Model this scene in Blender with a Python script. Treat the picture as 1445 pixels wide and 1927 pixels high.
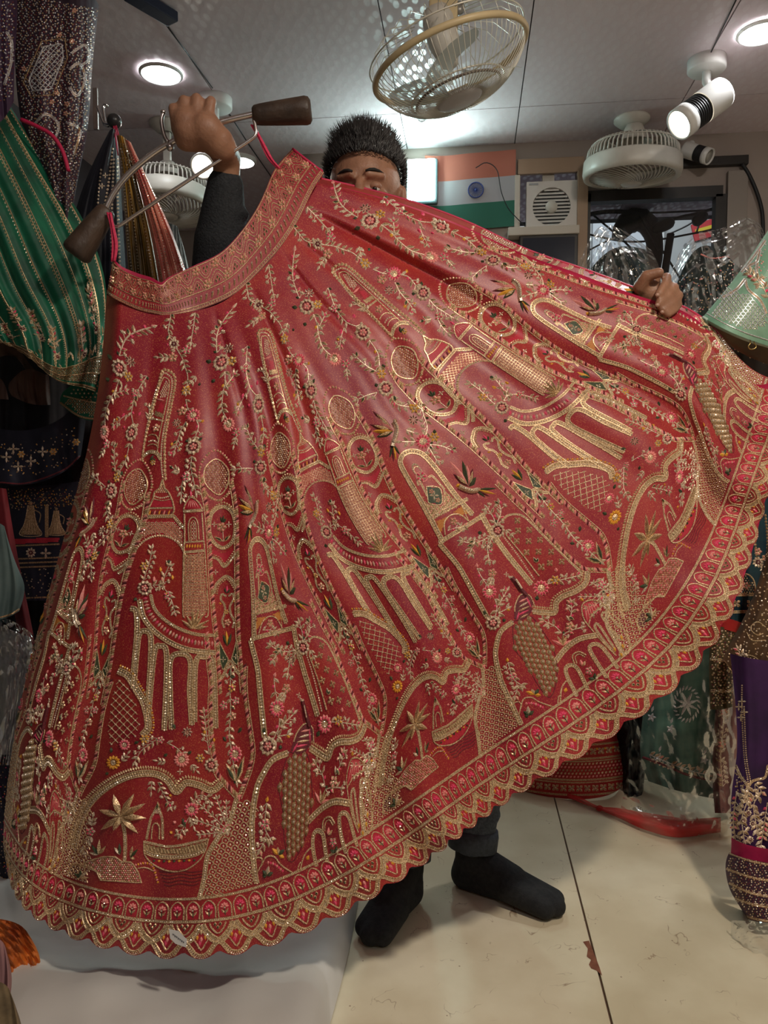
import bpy, bmesh, math, random
import numpy as np
from mathutils import Vector, Matrix, Euler

for o in list(bpy.data.objects):
    bpy.data.objects.remove(o)
SC = bpy.context.scene
COL = SC.collection
random.seed(7)
RNG = np.random.default_rng(7)
PI = math.pi

# ------------------------------------------------------------------ camera
FPX = 1400.0                     # focal length in pixels of the 1445 x 1927 frame
CX, CY = 722.5, 963.5
CAMZ = 0.95
_y = np.array([(885 - CX) / FPX, (CY - 880) / FPX, 1.0]); _y /= np.linalg.norm(_y)
# rotation: room +Y has camera coordinates _y ; no roll
pitch = math.asin(_y[1]); yaw = math.atan2(_y[0], _y[2])
FWD = np.array([-math.sin(yaw) * math.cos(pitch), math.cos(yaw) * math.cos(pitch), -math.sin(pitch)])
RIGHT = np.array([math.cos(yaw), math.sin(yaw), 0.0])
UP = np.cross(RIGHT, FWD)
CAM = np.array([0.0, 0.0, CAMZ])
cam = bpy.data.cameras.new('camera')
cam_o = bpy.data.objects.new('camera', cam); COL.objects.link(cam_o)
cam_o.matrix_world = Matrix(((RIGHT[0], UP[0], -FWD[0], 0), (RIGHT[1], UP[1], -FWD[1], 0), (RIGHT[2], UP[2], -FWD[2], CAMZ), (0, 0, 0, 1)))
cam.sensor_fit = 'VERTICAL'; cam.sensor_height = 24.0
cam.lens = 24.0 * FPX / 1927.0
cam.clip_start = 0.05
SC.camera = cam_o

# ------------------------------------------------------------------ view, world, lights
SC.view_settings.view_transform = 'Standard'
SC.view_settings.look = 'None'
SC.view_settings.exposure = 0.36
SC.view_settings.gamma = 1.0
SC.view_settings.use_curve_mapping = False
wd = bpy.data.worlds.new('world'); SC.world = wd; wd.use_nodes = True
wd.node_tree.nodes['Background'].inputs[0].default_value = (0.75, 0.80, 0.95, 1)
wd.node_tree.nodes['Background'].inputs[1].default_value = 0.10

CEIL = 2.35
def lamp(kind, name, loc, target, energy, color, size=0.1, spot=None, blend=0.5):
    l = bpy.data.lights.new(name, kind); l.energy = energy; l.color = color
    if kind == 'AREA':
        l.shape = 'DISK'; l.size = size
    elif kind == 'SPOT':
        l.shadow_soft_size = size; l.spot_size = spot; l.spot_blend = blend
    else:
        l.shadow_soft_size = size
    o = bpy.data.objects.new(name, l); COL.objects.link(o)
    o.location = loc
    d = Vector(target) - Vector(loc)
    o.rotation_euler = d.to_track_quat('-Z', 'Y').to_euler()
    return o
# unseen ceiling lamps added on the camera's side, as key and fill light
lamp('SPOT', 'ceiling_lamp', (0.80, 0.35, CEIL - 0.03), (0.55, 1.35, 0.80), 72, (1.0, 0.89, 0.74), 0.07, 2.4, 0.8)
lamp('SPOT', 'ceiling_lamp', (-0.10, 0.10, CEIL - 0.03), (0.1, 1.3, 0.8), 6, (1.0, 0.93, 0.84), 0.07, 2.4, 0.8)
lamp('SPOT', 'ceiling_lamp', (0.75, -0.9, CEIL - 0.03), (0.3, 1.3, 0.6), 14, (0.95, 0.96, 1.0), 0.07, 2.2, 0.8)
lamp('SPOT', 'ceiling_lamp', (-0.30, -0.8, CEIL - 0.03), (0.0, 1.3, 0.4), 4, (0.95, 0.96, 1.0), 0.07, 2.2, 0.8)

# ------------------------------------------------------------------ helpers
def at(px, py, d):
    px = np.asarray(px, float); py = np.asarray(py, float); d = np.asarray(d, float)
    return CAM + d[..., None] * (FWD + RIGHT * ((px - CX) / FPX)[..., None] - UP * ((py - CY) / FPX)[..., None])
def at1(px, py, d):
    return Vector(at(px, py, d))
def atfloor(px, py, z=0.0):
    r = FWD + RIGHT * (px - CX) / FPX - UP * (py - CY) / FPX
    t = (z - CAMZ) / r[2]
    return Vector(CAM + r * t)
def atY(px, py, Y):
    r = FWD + RIGHT * (px - CX) / FPX - UP * (py - CY) / FPX
    return Vector(CAM + r * (Y / r[1]))

def tag(o, label=None, cat=None, group=None, kind=None):
    if label: o['label'] = label
    if cat: o['category'] = cat
    if group: o['group'] = group
    if kind: o['kind'] = kind
    return o
def empty(name, loc, label=None, cat=None, group=None):
    o = bpy.data.objects.new(name, None); COL.objects.link(o)
    o.location = loc; o.empty_display_size = 0.05
    return tag(o, label, cat, group)

def par(o, parent):
    if parent is not None:
        o.parent = parent
        o.matrix_parent_inverse = Matrix.Translation(-Vector(parent.location)) if parent.parent is None else Matrix.Identity(4)
    return o

def raw(name, verts, faces, mats, midx=None, parent=None, smooth=True):
    """verts in world space"""
    me = bpy.data.meshes.new(name)
    verts = np.asarray(verts, float).reshape(-1, 3)
    me.from_pydata(verts.tolist(), [], faces if isinstance(faces, list) else faces.tolist())
    if not isinstance(mats, (list, tuple)): mats = [mats]
    for m in mats: me.materials.append(m)
    if midx is not None:
        me.polygons.foreach_set('material_index', np.asarray(midx, dtype=np.int32))
    if smooth is True:
        me.polygons.foreach_set('use_smooth', np.ones(len(me.polygons), dtype=bool))
    elif smooth is not False:
        me.polygons.foreach_set('use_smooth', np.asarray(smooth, dtype=bool))
    me.update()
    o = bpy.data.objects.new(name, me); COL.objects.link(o)
    par(o, parent)
    return o

class MB:
    """collects primitives; build() links them as one mesh"""
    def __init__(s): s.v = []; s.f = []; s.m = []; s.sm = []
    def add(s, vs, fs, mi=0, smooth=False):
        b = len(s.v)
        s.v += [tuple(map(float, v)) for v in vs]
        for f in fs:
            s.f.append([b + i for i in f]); s.m.append(mi); s.sm.append(smooth)
        return s
    def box(s, c, size, mi=0, R=None, bev=0.0):
        hx, hy, hz = size[0] / 2, size[1] / 2, size[2] / 2
        if bev <= 0:
            vs = [(x, y, z) for x in (-hx, hx) for y in (-hy, hy) for z in (-hz, hz)]
            fs = [(0, 1, 3, 2), (4, 6, 7, 5), (0, 4, 5, 1), (2, 3, 7, 6), (0, 2, 6, 4), (1, 5, 7, 3)]
        else:
            bm = bmesh.new(); bmesh.ops.create_cube(bm, size=1)
            for v in bm.verts: v.co = Vector((v.co.x * size[0], v.co.y * size[1], v.co.z * size[2]))
            bmesh.ops.bevel(bm, geom=bm.edges[:], offset=bev, segments=2, profile=0.6, affect='EDGES')
            bm.verts.index_update()
            vs = [v.co[:] for v in bm.verts]; fs = [[v.index for v in f.verts] for f in bm.faces]; bm.free()
        out = []
        for v in vs:
            p = Vector(v)
            if R is not None: p = R @ p
            out.append(p + Vector(c))
        return s.add(out, fs, mi)
    def lathe(s, prof, c, axis=(0, 0, 1), n=32, mi=0, smooth=True, cap=True):
        """prof: list of (r, h) along axis"""
        q = Vector(axis).to_track_quat('Z', 'Y')
        vs = []; fs = []
        for r, h in prof:
            for i in range(n):
                a = 2 * PI * i / n
                vs.append(q @ Vector((r * math.cos(a), r * math.sin(a), h)) + Vector(c))
        for j in range(len(prof) - 1):
            for i in range(n):
                k = (i + 1) % n
                fs.append((j * n + i, j * n + k, (j + 1) * n + k, (j + 1) * n + i))
        if cap:
            fs.append(tuple(range(n - 1, -1, -1)))
            fs.append(tuple((len(prof) - 1) * n + i for i in range(n)))
        return s.add(vs, fs, mi, smooth)
    def tube(s, pts, r, mi=0, n=8, closed=False, smooth=True):
        pts = [Vector(p) for p in pts]
        N = len(pts)
        rr = r if isinstance(r, (list, tuple)) else [r] * N
        vs = []; fs = []
        up = None
        for i, p in enumerate(pts):
            a = pts[i - 1] if (i > 0 or closed) else p
            b = pts[(i + 1) % N] if (i < N - 1 or closed) else p
            t = (b - a)
            if t.length < 1e-9: t = Vector((0, 0, 1))
            t.normalize()
            if up is None:
                up = t.orthogonal().normalized()
            up = (up - t * up.dot(t))
            if up.length < 1e-6: up = t.orthogonal()
            up.normalize()
            w = t.cross(up)
            for k in range(n):
                an = 2 * PI * k / n
                vs.append(p + (up * math.cos(an) + w * math.sin(an)) * rr[i])
        M = N if closed else N - 1
        for i in range(M):
            j = (i + 1) % N
            for k in range(n):
                l = (k + 1) % n
                fs.append((i * n + k, i * n + l, j * n + l, j * n + k))
        if not closed:
            fs.append(tuple(range(n - 1, -1, -1))); fs.append(tuple((N - 1) * n + k for k in range(n)))
        return s.add(vs, fs, mi, smooth)
    def ball(s, c, r, mi=0, n=10, m=7, sc=(1, 1, 1), R=None):
        vs = []; fs = []
        for j in range(m + 1):
            th = PI * j / m
            for i in range(n):
                a = 2 * PI * i / n
                p = Vector((r * sc[0] * math.sin(th) * math.cos(a), r * sc[1] * math.sin(th) * math.sin(a), r * sc[2] * math.cos(th)))
                if R is not None: p = R @ p
                vs.append(p + Vector(c))
        for j in range(m):
            for i in range(n):
                k = (i + 1) % n
                fs.append((j * n + i, (j + 1) * n + i, (j + 1) * n + k, j * n + k))
        return s.add(vs, fs, mi, True)
    def build(s, name, mats, parent=None):
        return raw(name, s.v, s.f, mats, s.m, parent, s.sm)

def smooth_line(pts, step=None, n=None, closed=False):
    """Catmull-Rom resample (any dimension)"""
    P = np.asarray(pts, float)
    if closed: P = np.vstack([P[-1:], P, P[:2]])
    else: P = np.vstack([2 * P[0] - P[1], P, 2 * P[-1] - P[-2]])
    out = []
    for i in range(1, len(P) - 2):
        p0, p1, p2, p3 = P[i - 1], P[i], P[i + 1], P[i + 2]
        t = np.linspace(0, 1, 12, endpoint=False)[:, None]
        out.append(0.5 * ((2 * p1) + (-p0 + p2) * t + (2 * p0 - 5 * p1 + 4 * p2 - p3) * t * t + (-p0 + 3 * p1 - 3 * p2 + p3) * t ** 3))
    out.append(P[-2][None, :])
    Q = np.vstack(out)
    return resample(Q, step, n)
def resample(Q, step=None, n=None):
    Q = np.asarray(Q, float)
    d = np.concatenate([[0], np.cumsum(np.linalg.norm(np.diff(Q, axis=0), axis=1))])
    L = d[-1]
    if n is None: n = max(2, int(round(L / step)) + 1)
    t = np.linspace(0, L, n)
    return np.stack([np.interp(t, d, Q[:, k]) for k in range(Q.shape[1])], 1)

def nat_spline(xk, yk, xq):
    """natural cubic spline; yk (n, m); linear extrapolation"""
    xk = np.asarray(xk, float); yk = np.asarray(yk, float); xq = np.asarray(xq, float)
    n = len(xk); h = np.diff(xk)
    A = np.eye(n); B = np.zeros((n, yk.shape[1]))
    for i in range(1, n - 1):
        A[i, i - 1] = h[i - 1]; A[i, i] = 2 * (h[i - 1] + h[i]); A[i, i + 1] = h[i]
        B[i] = 6 * ((yk[i + 1] - yk[i]) / h[i] - (yk[i] - yk[i - 1]) / h[i - 1])
    M = np.linalg.solve(A, B)
    idx = np.clip(np.searchsorted(xk, xq) - 1, 0, n - 2)
    hh = h[idx][:, None]; a = ((xk[idx + 1] - xq)[:, None]) / hh; b = 1 - a
    r = a * yk[idx] + b * yk[idx + 1] + ((a ** 3 - a) * M[idx] + (b ** 3 - b) * M[idx + 1]) * hh ** 2 / 6
    lo = xq < xk[0]; hi = xq > xk[-1]
    if lo.any():
        s0 = (yk[1] - yk[0]) / h[0] - h[0] * M[1] / 6
        r[lo] = yk[0] + (xq[lo] - xk[0])[:, None] * s0
    if hi.any():
        s1 = (yk[-1] - yk[-2]) / h[-1] + h[-1] * M[-2] / 6
        r[hi] = yk[-1] + (xq[hi] - xk[-1])[:, None] * s1
    return r

# ------------------------------------------------------------------ materials
def mat(name, color, rough=0.6, metal=0.0, spec=0.5, noise=0.0, nscale=20.0, color2=None, bump=0.0, bscale=60.0, sheen=0.0, sheen_tint=None,
        emit=None, estr=0.0, trans=0.0, coat=0.0, alpha=None, ramp=(0.35, 0.65), detail=3.0, ior=1.45, stretch=None):
    m = bpy.data.materials.new(name); m.use_nodes = True
    nt = m.node_tree; b = nt.nodes['Principled BSDF']
    c4 = (*color, 1)
    b.inputs['Base Color'].default_value = c4
    b.inputs['Roughness'].default_value = rough
    b.inputs['Metallic'].default_value = metal
    b.inputs['Specular IOR Level'].default_value = spec
    b.inputs['IOR'].default_value = ior
    b.inputs['Transmission Weight'].default_value = trans
    b.inputs['Coat Weight'].default_value = coat
    if sheen:
        b.inputs['Sheen Weight'].default_value = sheen
        b.inputs['Sheen Roughness'].default_value = 0.4
        b.inputs['Sheen Tint'].default_value = (*(sheen_tint or color), 1)
    if emit:
        b.inputs['Emission Color'].default_value = (*emit, 1); b.inputs['Emission Strength'].default_value = estr
    if alpha is not None: b.inputs['Alpha'].default_value = alpha
    tc = nt.nodes.new('ShaderNodeTexCoord')
    src = tc.outputs['Object']
    if stretch:
        mp = nt.nodes.new('ShaderNodeMapping'); mp.inputs['Scale'].default_value = stretch
        nt.links.new(src, mp.inputs['Vector']); src = mp.outputs['Vector']
    if color2 is not None:
        n = nt.nodes.new('ShaderNodeTexNoise'); n.inputs['Scale'].default_value = nscale; n.inputs['Detail'].default_value = detail
        r = nt.nodes.new('ShaderNodeValToRGB')
        r.color_ramp.elements[0].position = ramp[0]; r.color_ramp.elements[1].position = ramp[1]
        r.color_ramp.elements[0].color = c4; r.color_ramp.elements[1].color = (*color2, 1)
        nt.links.new(src, n.inputs['Vector']); nt.links.new(n.outputs['Fac'], r.inputs['Fac'])
        nt.links.new(r.outputs['Color'], b.inputs['Base Color'])
    if bump:
        n2 = nt.nodes.new('ShaderNodeTexNoise'); n2.inputs['Scale'].default_value = bscale; n2.inputs['Detail'].default_value = 3
        bp = nt.nodes.new('ShaderNodeBump'); bp.inputs['Strength'].default_value = bump; bp.inputs['Distance'].default_value = 0.01
        nt.links.new(src, n2.inputs['Vector']); nt.links.new(n2.outputs['Fac'], bp.inputs['Height'])
        nt.links.new(bp.outputs['Normal'], b.inputs['Normal'])
    return m

# embroidery threads and beads (index order is used by the Pen below); gold noise colours paint in glints and dark gaps
EMB = [
    mat('thread_gold', (0.33, 0.17, 0.08), 0.40, 0.40, color2=(1.0, 0.77, 0.47), nscale=620, detail=1, ramp=(0.38, 0.58)),      # 0
    mat('bead_silver_gold', (0.78, 0.57, 0.39), 0.24, 0.60, color2=(1.0, 0.90, 0.75), nscale=350, detail=1),      # 1
    mat('thread_pink', (0.80, 0.20, 0.20), 0.6, color2=(0.95, 0.42, 0.36), nscale=500),                              # 2
    mat('thread_hot_pink', (0.75, 0.04, 0.13), 0.55, color2=(0.9, 0.12, 0.22), nscale=500),                         # 3
    mat('thread_orange', (0.72, 0.28, 0.03), 0.55, color2=(0.90, 0.48, 0.06), nscale=500),                           # 4
    mat('thread_dark_green', (0.030, 0.042, 0.022), 0.55, color2=(0.07, 0.09, 0.04), nscale=400),                     # 5
    mat('thread_maroon', (0.09, 0.012, 0.018), 0.6, color2=(0.20, 0.03, 0.04), nscale=400),                           # 6
    mat('mesh_crimson', (0.40, 0.010, 0.030), 0.55, color2=(0.55, 0.03, 0.05), nscale=600),                           # 7
    mat('cloth_rust', (0.50, 0.15, 0.025), 0.6, color2=(0.6, 0.24, 0.05), nscale=500),                                # 8
    mat('thread_antique', (0.24, 0.13, 0.06), 0.45, 0.4, color2=(0.66, 0.45, 0.25), nscale=600, detail=1),          # 9
    mat('thread_pale_gold', (0.46, 0.31, 0.20), 0.45, 0.35, color2=(1.0, 0.84, 0.64), nscale=500, detail=1),      # 10
    mat('thread_silver', (0.42, 0.40, 0.42), 0.35, 0.4, color2=(0.92, 0.90, 0.90), nscale=500, detail=1),      # 11
]
GO, BE, PK, HP, OR, GR, MA, CR, RU, AN, SI, WH = range(12)

# ------------------------------------------------------------------ surfaces given by a control net
class Surf:
    def __init__(s, net, uk, vk, depth, nu, nv, ur=None, vr=None, warp=None):
        """net[col][row] = (px, py); depth(U, V, X, Y) -> distance along the view axis"""
        net = np.asarray(net, float)
        uk = np.asarray(uk, float); vk = np.asarray(vk, float)
        s.u0, s.u1 = ur or (uk[0], uk[-1]); s.v0, s.v1 = vr or (vk[0], vk[-1])
        s.nu, s.nv = nu, nv
        U = np.linspace(s.u0, s.u1, nu); V = np.linspace(s.v0, s.v1, nv)
        A = np.stack([nat_spline(vk, net[i], V) for i in range(len(uk))])      # cols, nv, 2
        P = nat_spline(uk, A.reshape(len(uk), -1), U).reshape(nu, nv, 2)
        if warp:
            for i in range(nu):
                vw = warp(U[i], V); P[i] = np.stack([np.interp(vw, V, P[i, :, 0]), np.interp(vw, V, P[i, :, 1])], 1)
        s.P = P
        UU, VV = np.meshgrid(U, V, indexing='ij')
        D = depth(UU, VV, P[..., 0], P[..., 1])
        s.W = at(P[..., 0], P[..., 1], D)
        s.finish()
    def finish(s):
        du = np.gradient(s.W, axis=0); dv = np.gradient(s.W, axis=1)
        N = np.cross(du, dv); N /= np.maximum(np.linalg.norm(N, axis=2, keepdims=True), 1e-12)
        c = (CAM - s.W)
        sg = np.sign(np.sum(N * c, axis=2).mean()); s.N = N * sg
    def samp(s, G, u, v):
        fu = (np.asarray(u) - s.u0) / (s.u1 - s.u0) * (s.nu - 1); fv = (np.asarray(v) - s.v0) / (s.v1 - s.v0) * (s.nv - 1)
        iu = np.clip(np.floor(fu).astype(int), 0, s.nu - 2); iv = np.clip(np.floor(fv).astype(int), 0, s.nv - 2)
        a = (fu - iu)[:, None]; b = (fv - iv)[:, None]
        return (G[iu, iv] * (1 - a) * (1 - b) + G[iu + 1, iv] * a * (1 - b) + G[iu, iv + 1] * (1 - a) * b + G[iu + 1, iv + 1] * a * b)
    def world(s, u, v, h):
        return s.samp(s.W, u, v) + s.samp(s.N, u, v) * np.asarray(h)[:, None]
    def inv(s, xy, ulim=None):
        xy = np.asarray(xy, float)
        su = max(1, s.nu // 60); sv = max(1, s.nv // 60)
        G = s.P[::su, ::sv]
        U = np.linspace(s.u0, s.u1, s.nu)[::su]; V = np.linspace(s.v0, s.v1, s.nv)[::sv]
        UU, VV = np.meshgrid(U, V, indexing='ij'); G = G.reshape(-1, 2); UU = UU.ravel(); VV = VV.ravel()
        if ulim:
            k = (UU >= ulim[0]) & (UU <= ulim[1]); G = G[k]; UU = UU[k]; VV = VV[k]
        u = np.empty(len(xy)); v = np.empty(len(xy))
        for i in range(0, len(xy), 8000):
            d = ((xy[i:i + 8000, None, :] - G[None]) ** 2).sum(2); j = d.argmin(1)
            u[i:i + 8000] = UU[j]; v[i:i + 8000] = VV[j]
        e = 1e-3
        for it in range(6):
            p = s.samp(s.P, u, v); ju = (s.samp(s.P, u + e, v) - p) / e; jv = (s.samp(s.P, u, v + e) - p) / e
            r = xy - p; det = ju[:, 0] * jv[:, 1] - ju[:, 1] * jv[:, 0]
            det = np.where(np.abs(det) < 1e-6, 1e-6, det)
            u = u + np.clip((r[:, 0] * jv[:, 1] - r[:, 1] * jv[:, 0]) / det, -0.3, 0.3)
            v = v + np.clip((ju[:, 0] * r[:, 1] - ju[:, 1] * r[:, 0]) / det, -0.1, 0.1)
            u = np.clip(u, s.u0 - .2, s.u1 + .2); v = np.clip(v, s.v0 - .05, s.v1 + .05)
        return u, v
    def mesh(s, name, m, parent=None, ua=None, ub=None, flip=False):
        i0 = 0 if ua is None else int(round((ua - s.u0) / (s.u1 - s.u0) * (s.nu - 1)))
        i1 = s.nu - 1 if ub is None else int(round((ub - s.u0) / (s.u1 - s.u0) * (s.nu - 1)))
        W = s.W[i0:i1 + 1]; nu = i1 - i0 + 1; nv = s.nv
        idx = np.arange(nu * nv).reshape(nu, nv)
        F = np.stack([idx[:-1, :-1], idx[1:, :-1], idx[1:, 1:], idx[:-1, 1:]], -1).reshape(-1, 4)
        return raw(name, W.reshape(-1, 3), F, m, None, parent, True)

# ------------------------------------------------------------------ embroidery pen
class Pen:
    def __init__(s, surf, K=(0, 0, 1), ulim=None, uvscale=None, mm=0.00092):
        s.S = surf; s.K = K; s.ulim = ulim; s.uvscale = uvscale; s.mm = mm; s.clear()
    def clear(s):
        s.xy = []; s.h = []; s.f = []; s.m = []; s.n = 0
    def k(s, K): s.K = K; return s
    def T(s, pts):
        p = np.asarray(pts, float).reshape(-1, 2)
        return np.stack([s.K[0] + p[:, 0] / s.K[2], s.K[1] + p[:, 1] / s.K[2]], 1)
    def L(s, w): return w / s.K[2]
    def _add(s, xy, h, faces, mi):
        xy = np.asarray(xy, float).reshape(-1, 2)
        s.xy.append(xy); s.h.append(np.asarray(h, float) * s.mm)
        b = s.n
        for f in faces: s.f.append([b + i for i in f]); s.m.append(mi)
        s.n += len(xy)
    # all _x functions take source pixels
    def _tube(s, P, w, mi, lift=0.6, base=0.0):
        P = np.asarray(P); n = len(P)
        if n < 2: return
        t = np.gradient(P, axis=0); t /= np.maximum(np.linalg.norm(t, axis=1, keepdims=True), 1e-9)
        q = np.stack([-t[:, 1], t[:, 0]], 1)
        xy = np.stack([P + q * w / 2, P + q * w * .25, P - q * w * .25, P - q * w / 2], 1).reshape(-1, 2)
        h = np.tile([0.05 + base, lift * w + base, lift * w + base, 0.05 + base], n)
        fs = []
        for i in range(n - 1):
            a = 4 * i; b = a + 4
            fs += [(a, b, b + 1, a + 1), (a + 1, b + 1, b + 2, a + 2), (a + 2, b + 2, b + 3, a + 3)]
        s._add(xy, h, fs, mi)
    def _bead(s, c, r, mi, hh=1.0, n=5, base=0.0):
        a = np.arange(n) * 2 * PI / n + random.random() * 6
        xy = np.vstack([np.stack([c[0] + r * np.cos(a), c[1] + r * np.sin(a)], 1), [c]])
        s._add(xy, [base] * n + [base + r * hh], [(i, (i + 1) % n, n) for i in range(n)], mi)
    def _leaf(s, p0, p1, w, mi, base=0.0, hh=0.5, fat=0.45, core=None):
        p0 = np.asarray(p0, float); p1 = np.asarray(p1, float)
        d = p1 - p0; L = np.linalg.norm(d)
        if L < 1e-6: return
        t = d / L; q = np.array([-t[1], t[0]])
        pts = [p0, p0 + d * .25 + q * w * .36, p0 + d * fat + q * w * .5, p0 + d * .8 + q * w * .26, p1,
               p0 + d * .8 - q * w * .26, p0 + d * fat - q * w * .5, p0 + d * .25 - q * w * .36,
               p0 + d * .3, p0 + d * .65]
        h = [0.1 + base] * 8 + [base + w * hh, base + w * hh]
        fs = [(0, 8, 1), (1, 8, 2), (2, 8, 9), (2, 9, 3), (3, 9, 4), (4, 9, 5), (5, 9, 6), (6, 9, 8), (6, 8, 7), (7, 8, 0)]
        s._add(pts, h, fs, mi)
        if core is not None:
            s._leaf(p0 + d * .16, p0 + d * .84, w * .55, core, base + w * hh * 0.75, 0.5)
    # public, crop coordinates
    def tube(s, pts, w, mi=GO, closed=False, sm=True, base=0.0):
        P = s.T(pts)
        if closed and not sm: P = np.vstack([P, P[:1]])
        P = smooth_line(P, 4.0, closed=closed) if sm and len(P) > 2 else resample(P, 6.0)
        s._tube(P, s.L(w), mi, base=base)
        return s
    def beads(s, pts, r, gap, mi=BE, closed=False, sm=True, base=0.0):
        P = s.T(pts)
        if closed and not sm: P = np.vstack([P, P[:1]])
        P = smooth_line(P, s.L(gap), closed=closed) if sm and len(P) > 2 else resample(P, s.L(gap))
        for p in P: s._bead(p, s.L(r), mi, base=base)
        return s
    def _off(s, P, d):
        t = np.gradient(P, axis=0); t /= np.maximum(np.linalg.norm(t, axis=1, keepdims=True), 1e-9)
        return P + np.stack([-t[:, 1], t[:, 0]], 1) * d
    def band(s, pts, w, closed=False, sm=True, rows=None, edge=GO, mid=BE, fringe=0, fmi=GO):
        """gold border: two chain-stitch cords, a couched ground and rows of beads between them"""
        P = s.T(pts); W = s.L(w)
        if closed and not sm: P = np.vstack([P, P[:1]])
        P = smooth_line(P, 3.5, closed=closed) if sm and len(P) > 2 else resample(P, 5.0)
        e = min(2.6, W * .26)
        n = len(P)
        A = s._off(P, W / 2); B = s._off(P, -W / 2)
        s._add(np.stack([A, B], 1).reshape(-1, 2), [0.25] * (2 * n), [(2 * i, 2 * i + 2, 2 * i + 3, 2 * i + 1) for i in range(n - 1)], AN)
        s._tube(s._off(P, W / 2 - e / 2), e, edge); s._tube(s._off(P, -W / 2 + e / 2), e, edge)
        inner = W - 2 * e
        rows = rows or max(1, int(round(inner / 4.2)))
        r = min(2.4, inner / rows / 2 * 1.05)
        for k in range(rows):
            o = (k + .5) / rows * inner - inner / 2
            Q = resample(s._off(P, o), r * 2.15)
            for j, p in enumerate(Q): s._bead(p, r, mid if (k + rows) % 2 or rows == 1 else GO, base=0.2)
        if fringe:
            s._fringe(s._off(P, (W / 2 + 0.5) * np.sign(fringe)), abs(s.L(fringe)) * np.sign(fringe), fmi)
        return s
    def _fringe(s, P, ln, mi, gap=4.6, slant=0.25):
        Q = resample(P, gap)
        t = np.gradient(Q, axis=0); t /= np.maximum(np.linalg.norm(t, axis=1, keepdims=True), 1e-9)
        q = np.stack([-t[:, 1], t[:, 0]], 1)
        for i in range(len(Q)):
            m = mi[i % len(mi)] if isinstance(mi, (list, tuple)) else mi
            s._leaf(Q[i], Q[i] + q[i] * ln + t[i] * ln * slant, gap * .95, m, core=None)
    def fringe(s, pts, ln, mi=GO, closed=False, gap=18, slant=.25):
        P = smooth_line(s.T(pts), 3, closed=closed)
        s._fringe(P, s.L(ln), mi, s.L(gap), slant); return s
    def rope(s, pts, w=34, mis=(PK, GO, AN, GO, PK, MA)):
        """twisted cord of slanting satin stitches with a chain line beside it"""
        P = smooth_line(s.T(pts), 3.0); W = s.L(w)
        Q = resample(P, 4.4)
        t = np.gradient(Q, axis=0); t /= np.maximum(np.linalg.norm(t, axis=1, keepdims=True), 1e-9)
        q = np.stack([-t[:, 1], t[:, 0]], 1)
        for i in range(len(Q)):
            a = Q[i] - q[i] * W * .5 - t[i] * W * .35; b = Q[i] + q[i] * W * .5 + t[i] * W * .5
            s._leaf(a, b, 4.6, mis[i % len(mis)])
        s._tube(s._off(P, W * .62), 1.9, GO); return s
    def leaf(s, a, b, w, mi=GO, core=None):
        P = s.T([a, b]); s._leaf(P[0], P[1], s.L(w), mi, core=core); return s
    def leaves(s, base, tips, w, mi=GO, core=None):
        for i, tpt in enumerate(tips):
            m = mi[i % len(mi)] if isinstance(mi, (list, tuple)) else mi
            s.leaf(base, tpt, w, m, core)
        return s
    def inside(s, P, poly):
        x, y = P[:, 0], P[:, 1]; r = np.zeros(len(P), bool); n = len(poly); j = n - 1
        for i in range(n):
            xi, yi = poly[i]; xj, yj = poly[j]
            c = ((yi > y) != (yj > y)) & (x < (xj - xi) * (y - yi) / (yj - yi + 1e-12) + xi)
            r ^= c; j = i
        return r
    def fill(s, poly, mi, h=0.35, cell=2.2):
        P = s.T(poly); lo = P.min(0); hi = P.max(0)
        xs = np.arange(lo[0], hi[0] + cell, cell); ys = np.arange(lo[1], hi[1] + cell, cell)
        nx, ny = len(xs), len(ys)
        X, Y = np.meshgrid(xs, ys, indexing='ij')
        cxy = np.stack([X + cell / 2, Y + cell / 2], -1).reshape(-1, 2)
        ins = s.inside(cxy, P).reshape(nx, ny)[:nx - 1, :ny - 1]
        ii, jj = np.nonzero(ins)
        if len(ii) == 0: return s
        idx = (ii * ny + jj)
        quads = np.stack([idx, idx + ny, idx + ny + 1, idx + 1], 1)
        used, invx = np.unique(quads, return_inverse=True)
        V = np.stack([X.ravel(), Y.ravel()], 1)[used]
        s._add(V, [h] * len(V), invx.reshape(-1, 4).tolist(), mi)
        return s
    def dots(s, poly, gap, r, mi=BE, ang=0.0, jit=0.0, mis=None, hh=1.0):
        P = s.T(poly); g = s.L(gap); rr = s.L(r); c = P.mean(0)
        R = np.abs(P - c).max() * 1.5; n = int(R / g) + 1
        I, J = np.meshgrid(np.arange(-n, n + 1), np.arange(-n, n + 1))
        X = (I + 0.5 * (J % 2)) * g; Y = J * g * .87
        Q = np.stack([c[0] + X * math.cos(ang) - Y * math.sin(ang), c[1] + X * math.sin(ang) + Y * math.cos(ang)], -1).reshape(-1, 2)
        if jit: Q = Q + RNG.normal(0, jit * g, Q.shape)
        Q = Q[s.inside(Q, P)]
        for i, p in enumerate(Q): s._bead(p, rr, mis[i % len(mis)] if mis else mi, hh=hh)
        return s
    def lattice(s, poly, gap, w, mi=GO, angs=(0, PI / 2), bead=None):
        P = s.T(poly); g = s.L(gap); c = P.mean(0); R = np.linalg.norm(P - c, axis=1).max()
        for a in angs:
            d = np.array([math.cos(a), math.sin(a)]); q = np.array([-d[1], d[0]])
            for k in np.arange(-R, R, g):
                L = c + q * k + d * np.linspace(-R, R, max(8, int(2 * R / 3)))[:, None]
                ins = s.inside(L, P); st = None
                for i in range(len(L) + 1):
                    if i < len(L) and ins[i]:
                        if st is None: st = i
                    elif st is not None:
                        if i - st >= 2: s._tube(L[st:i], s.L(w), mi)
                        st = None
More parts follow.
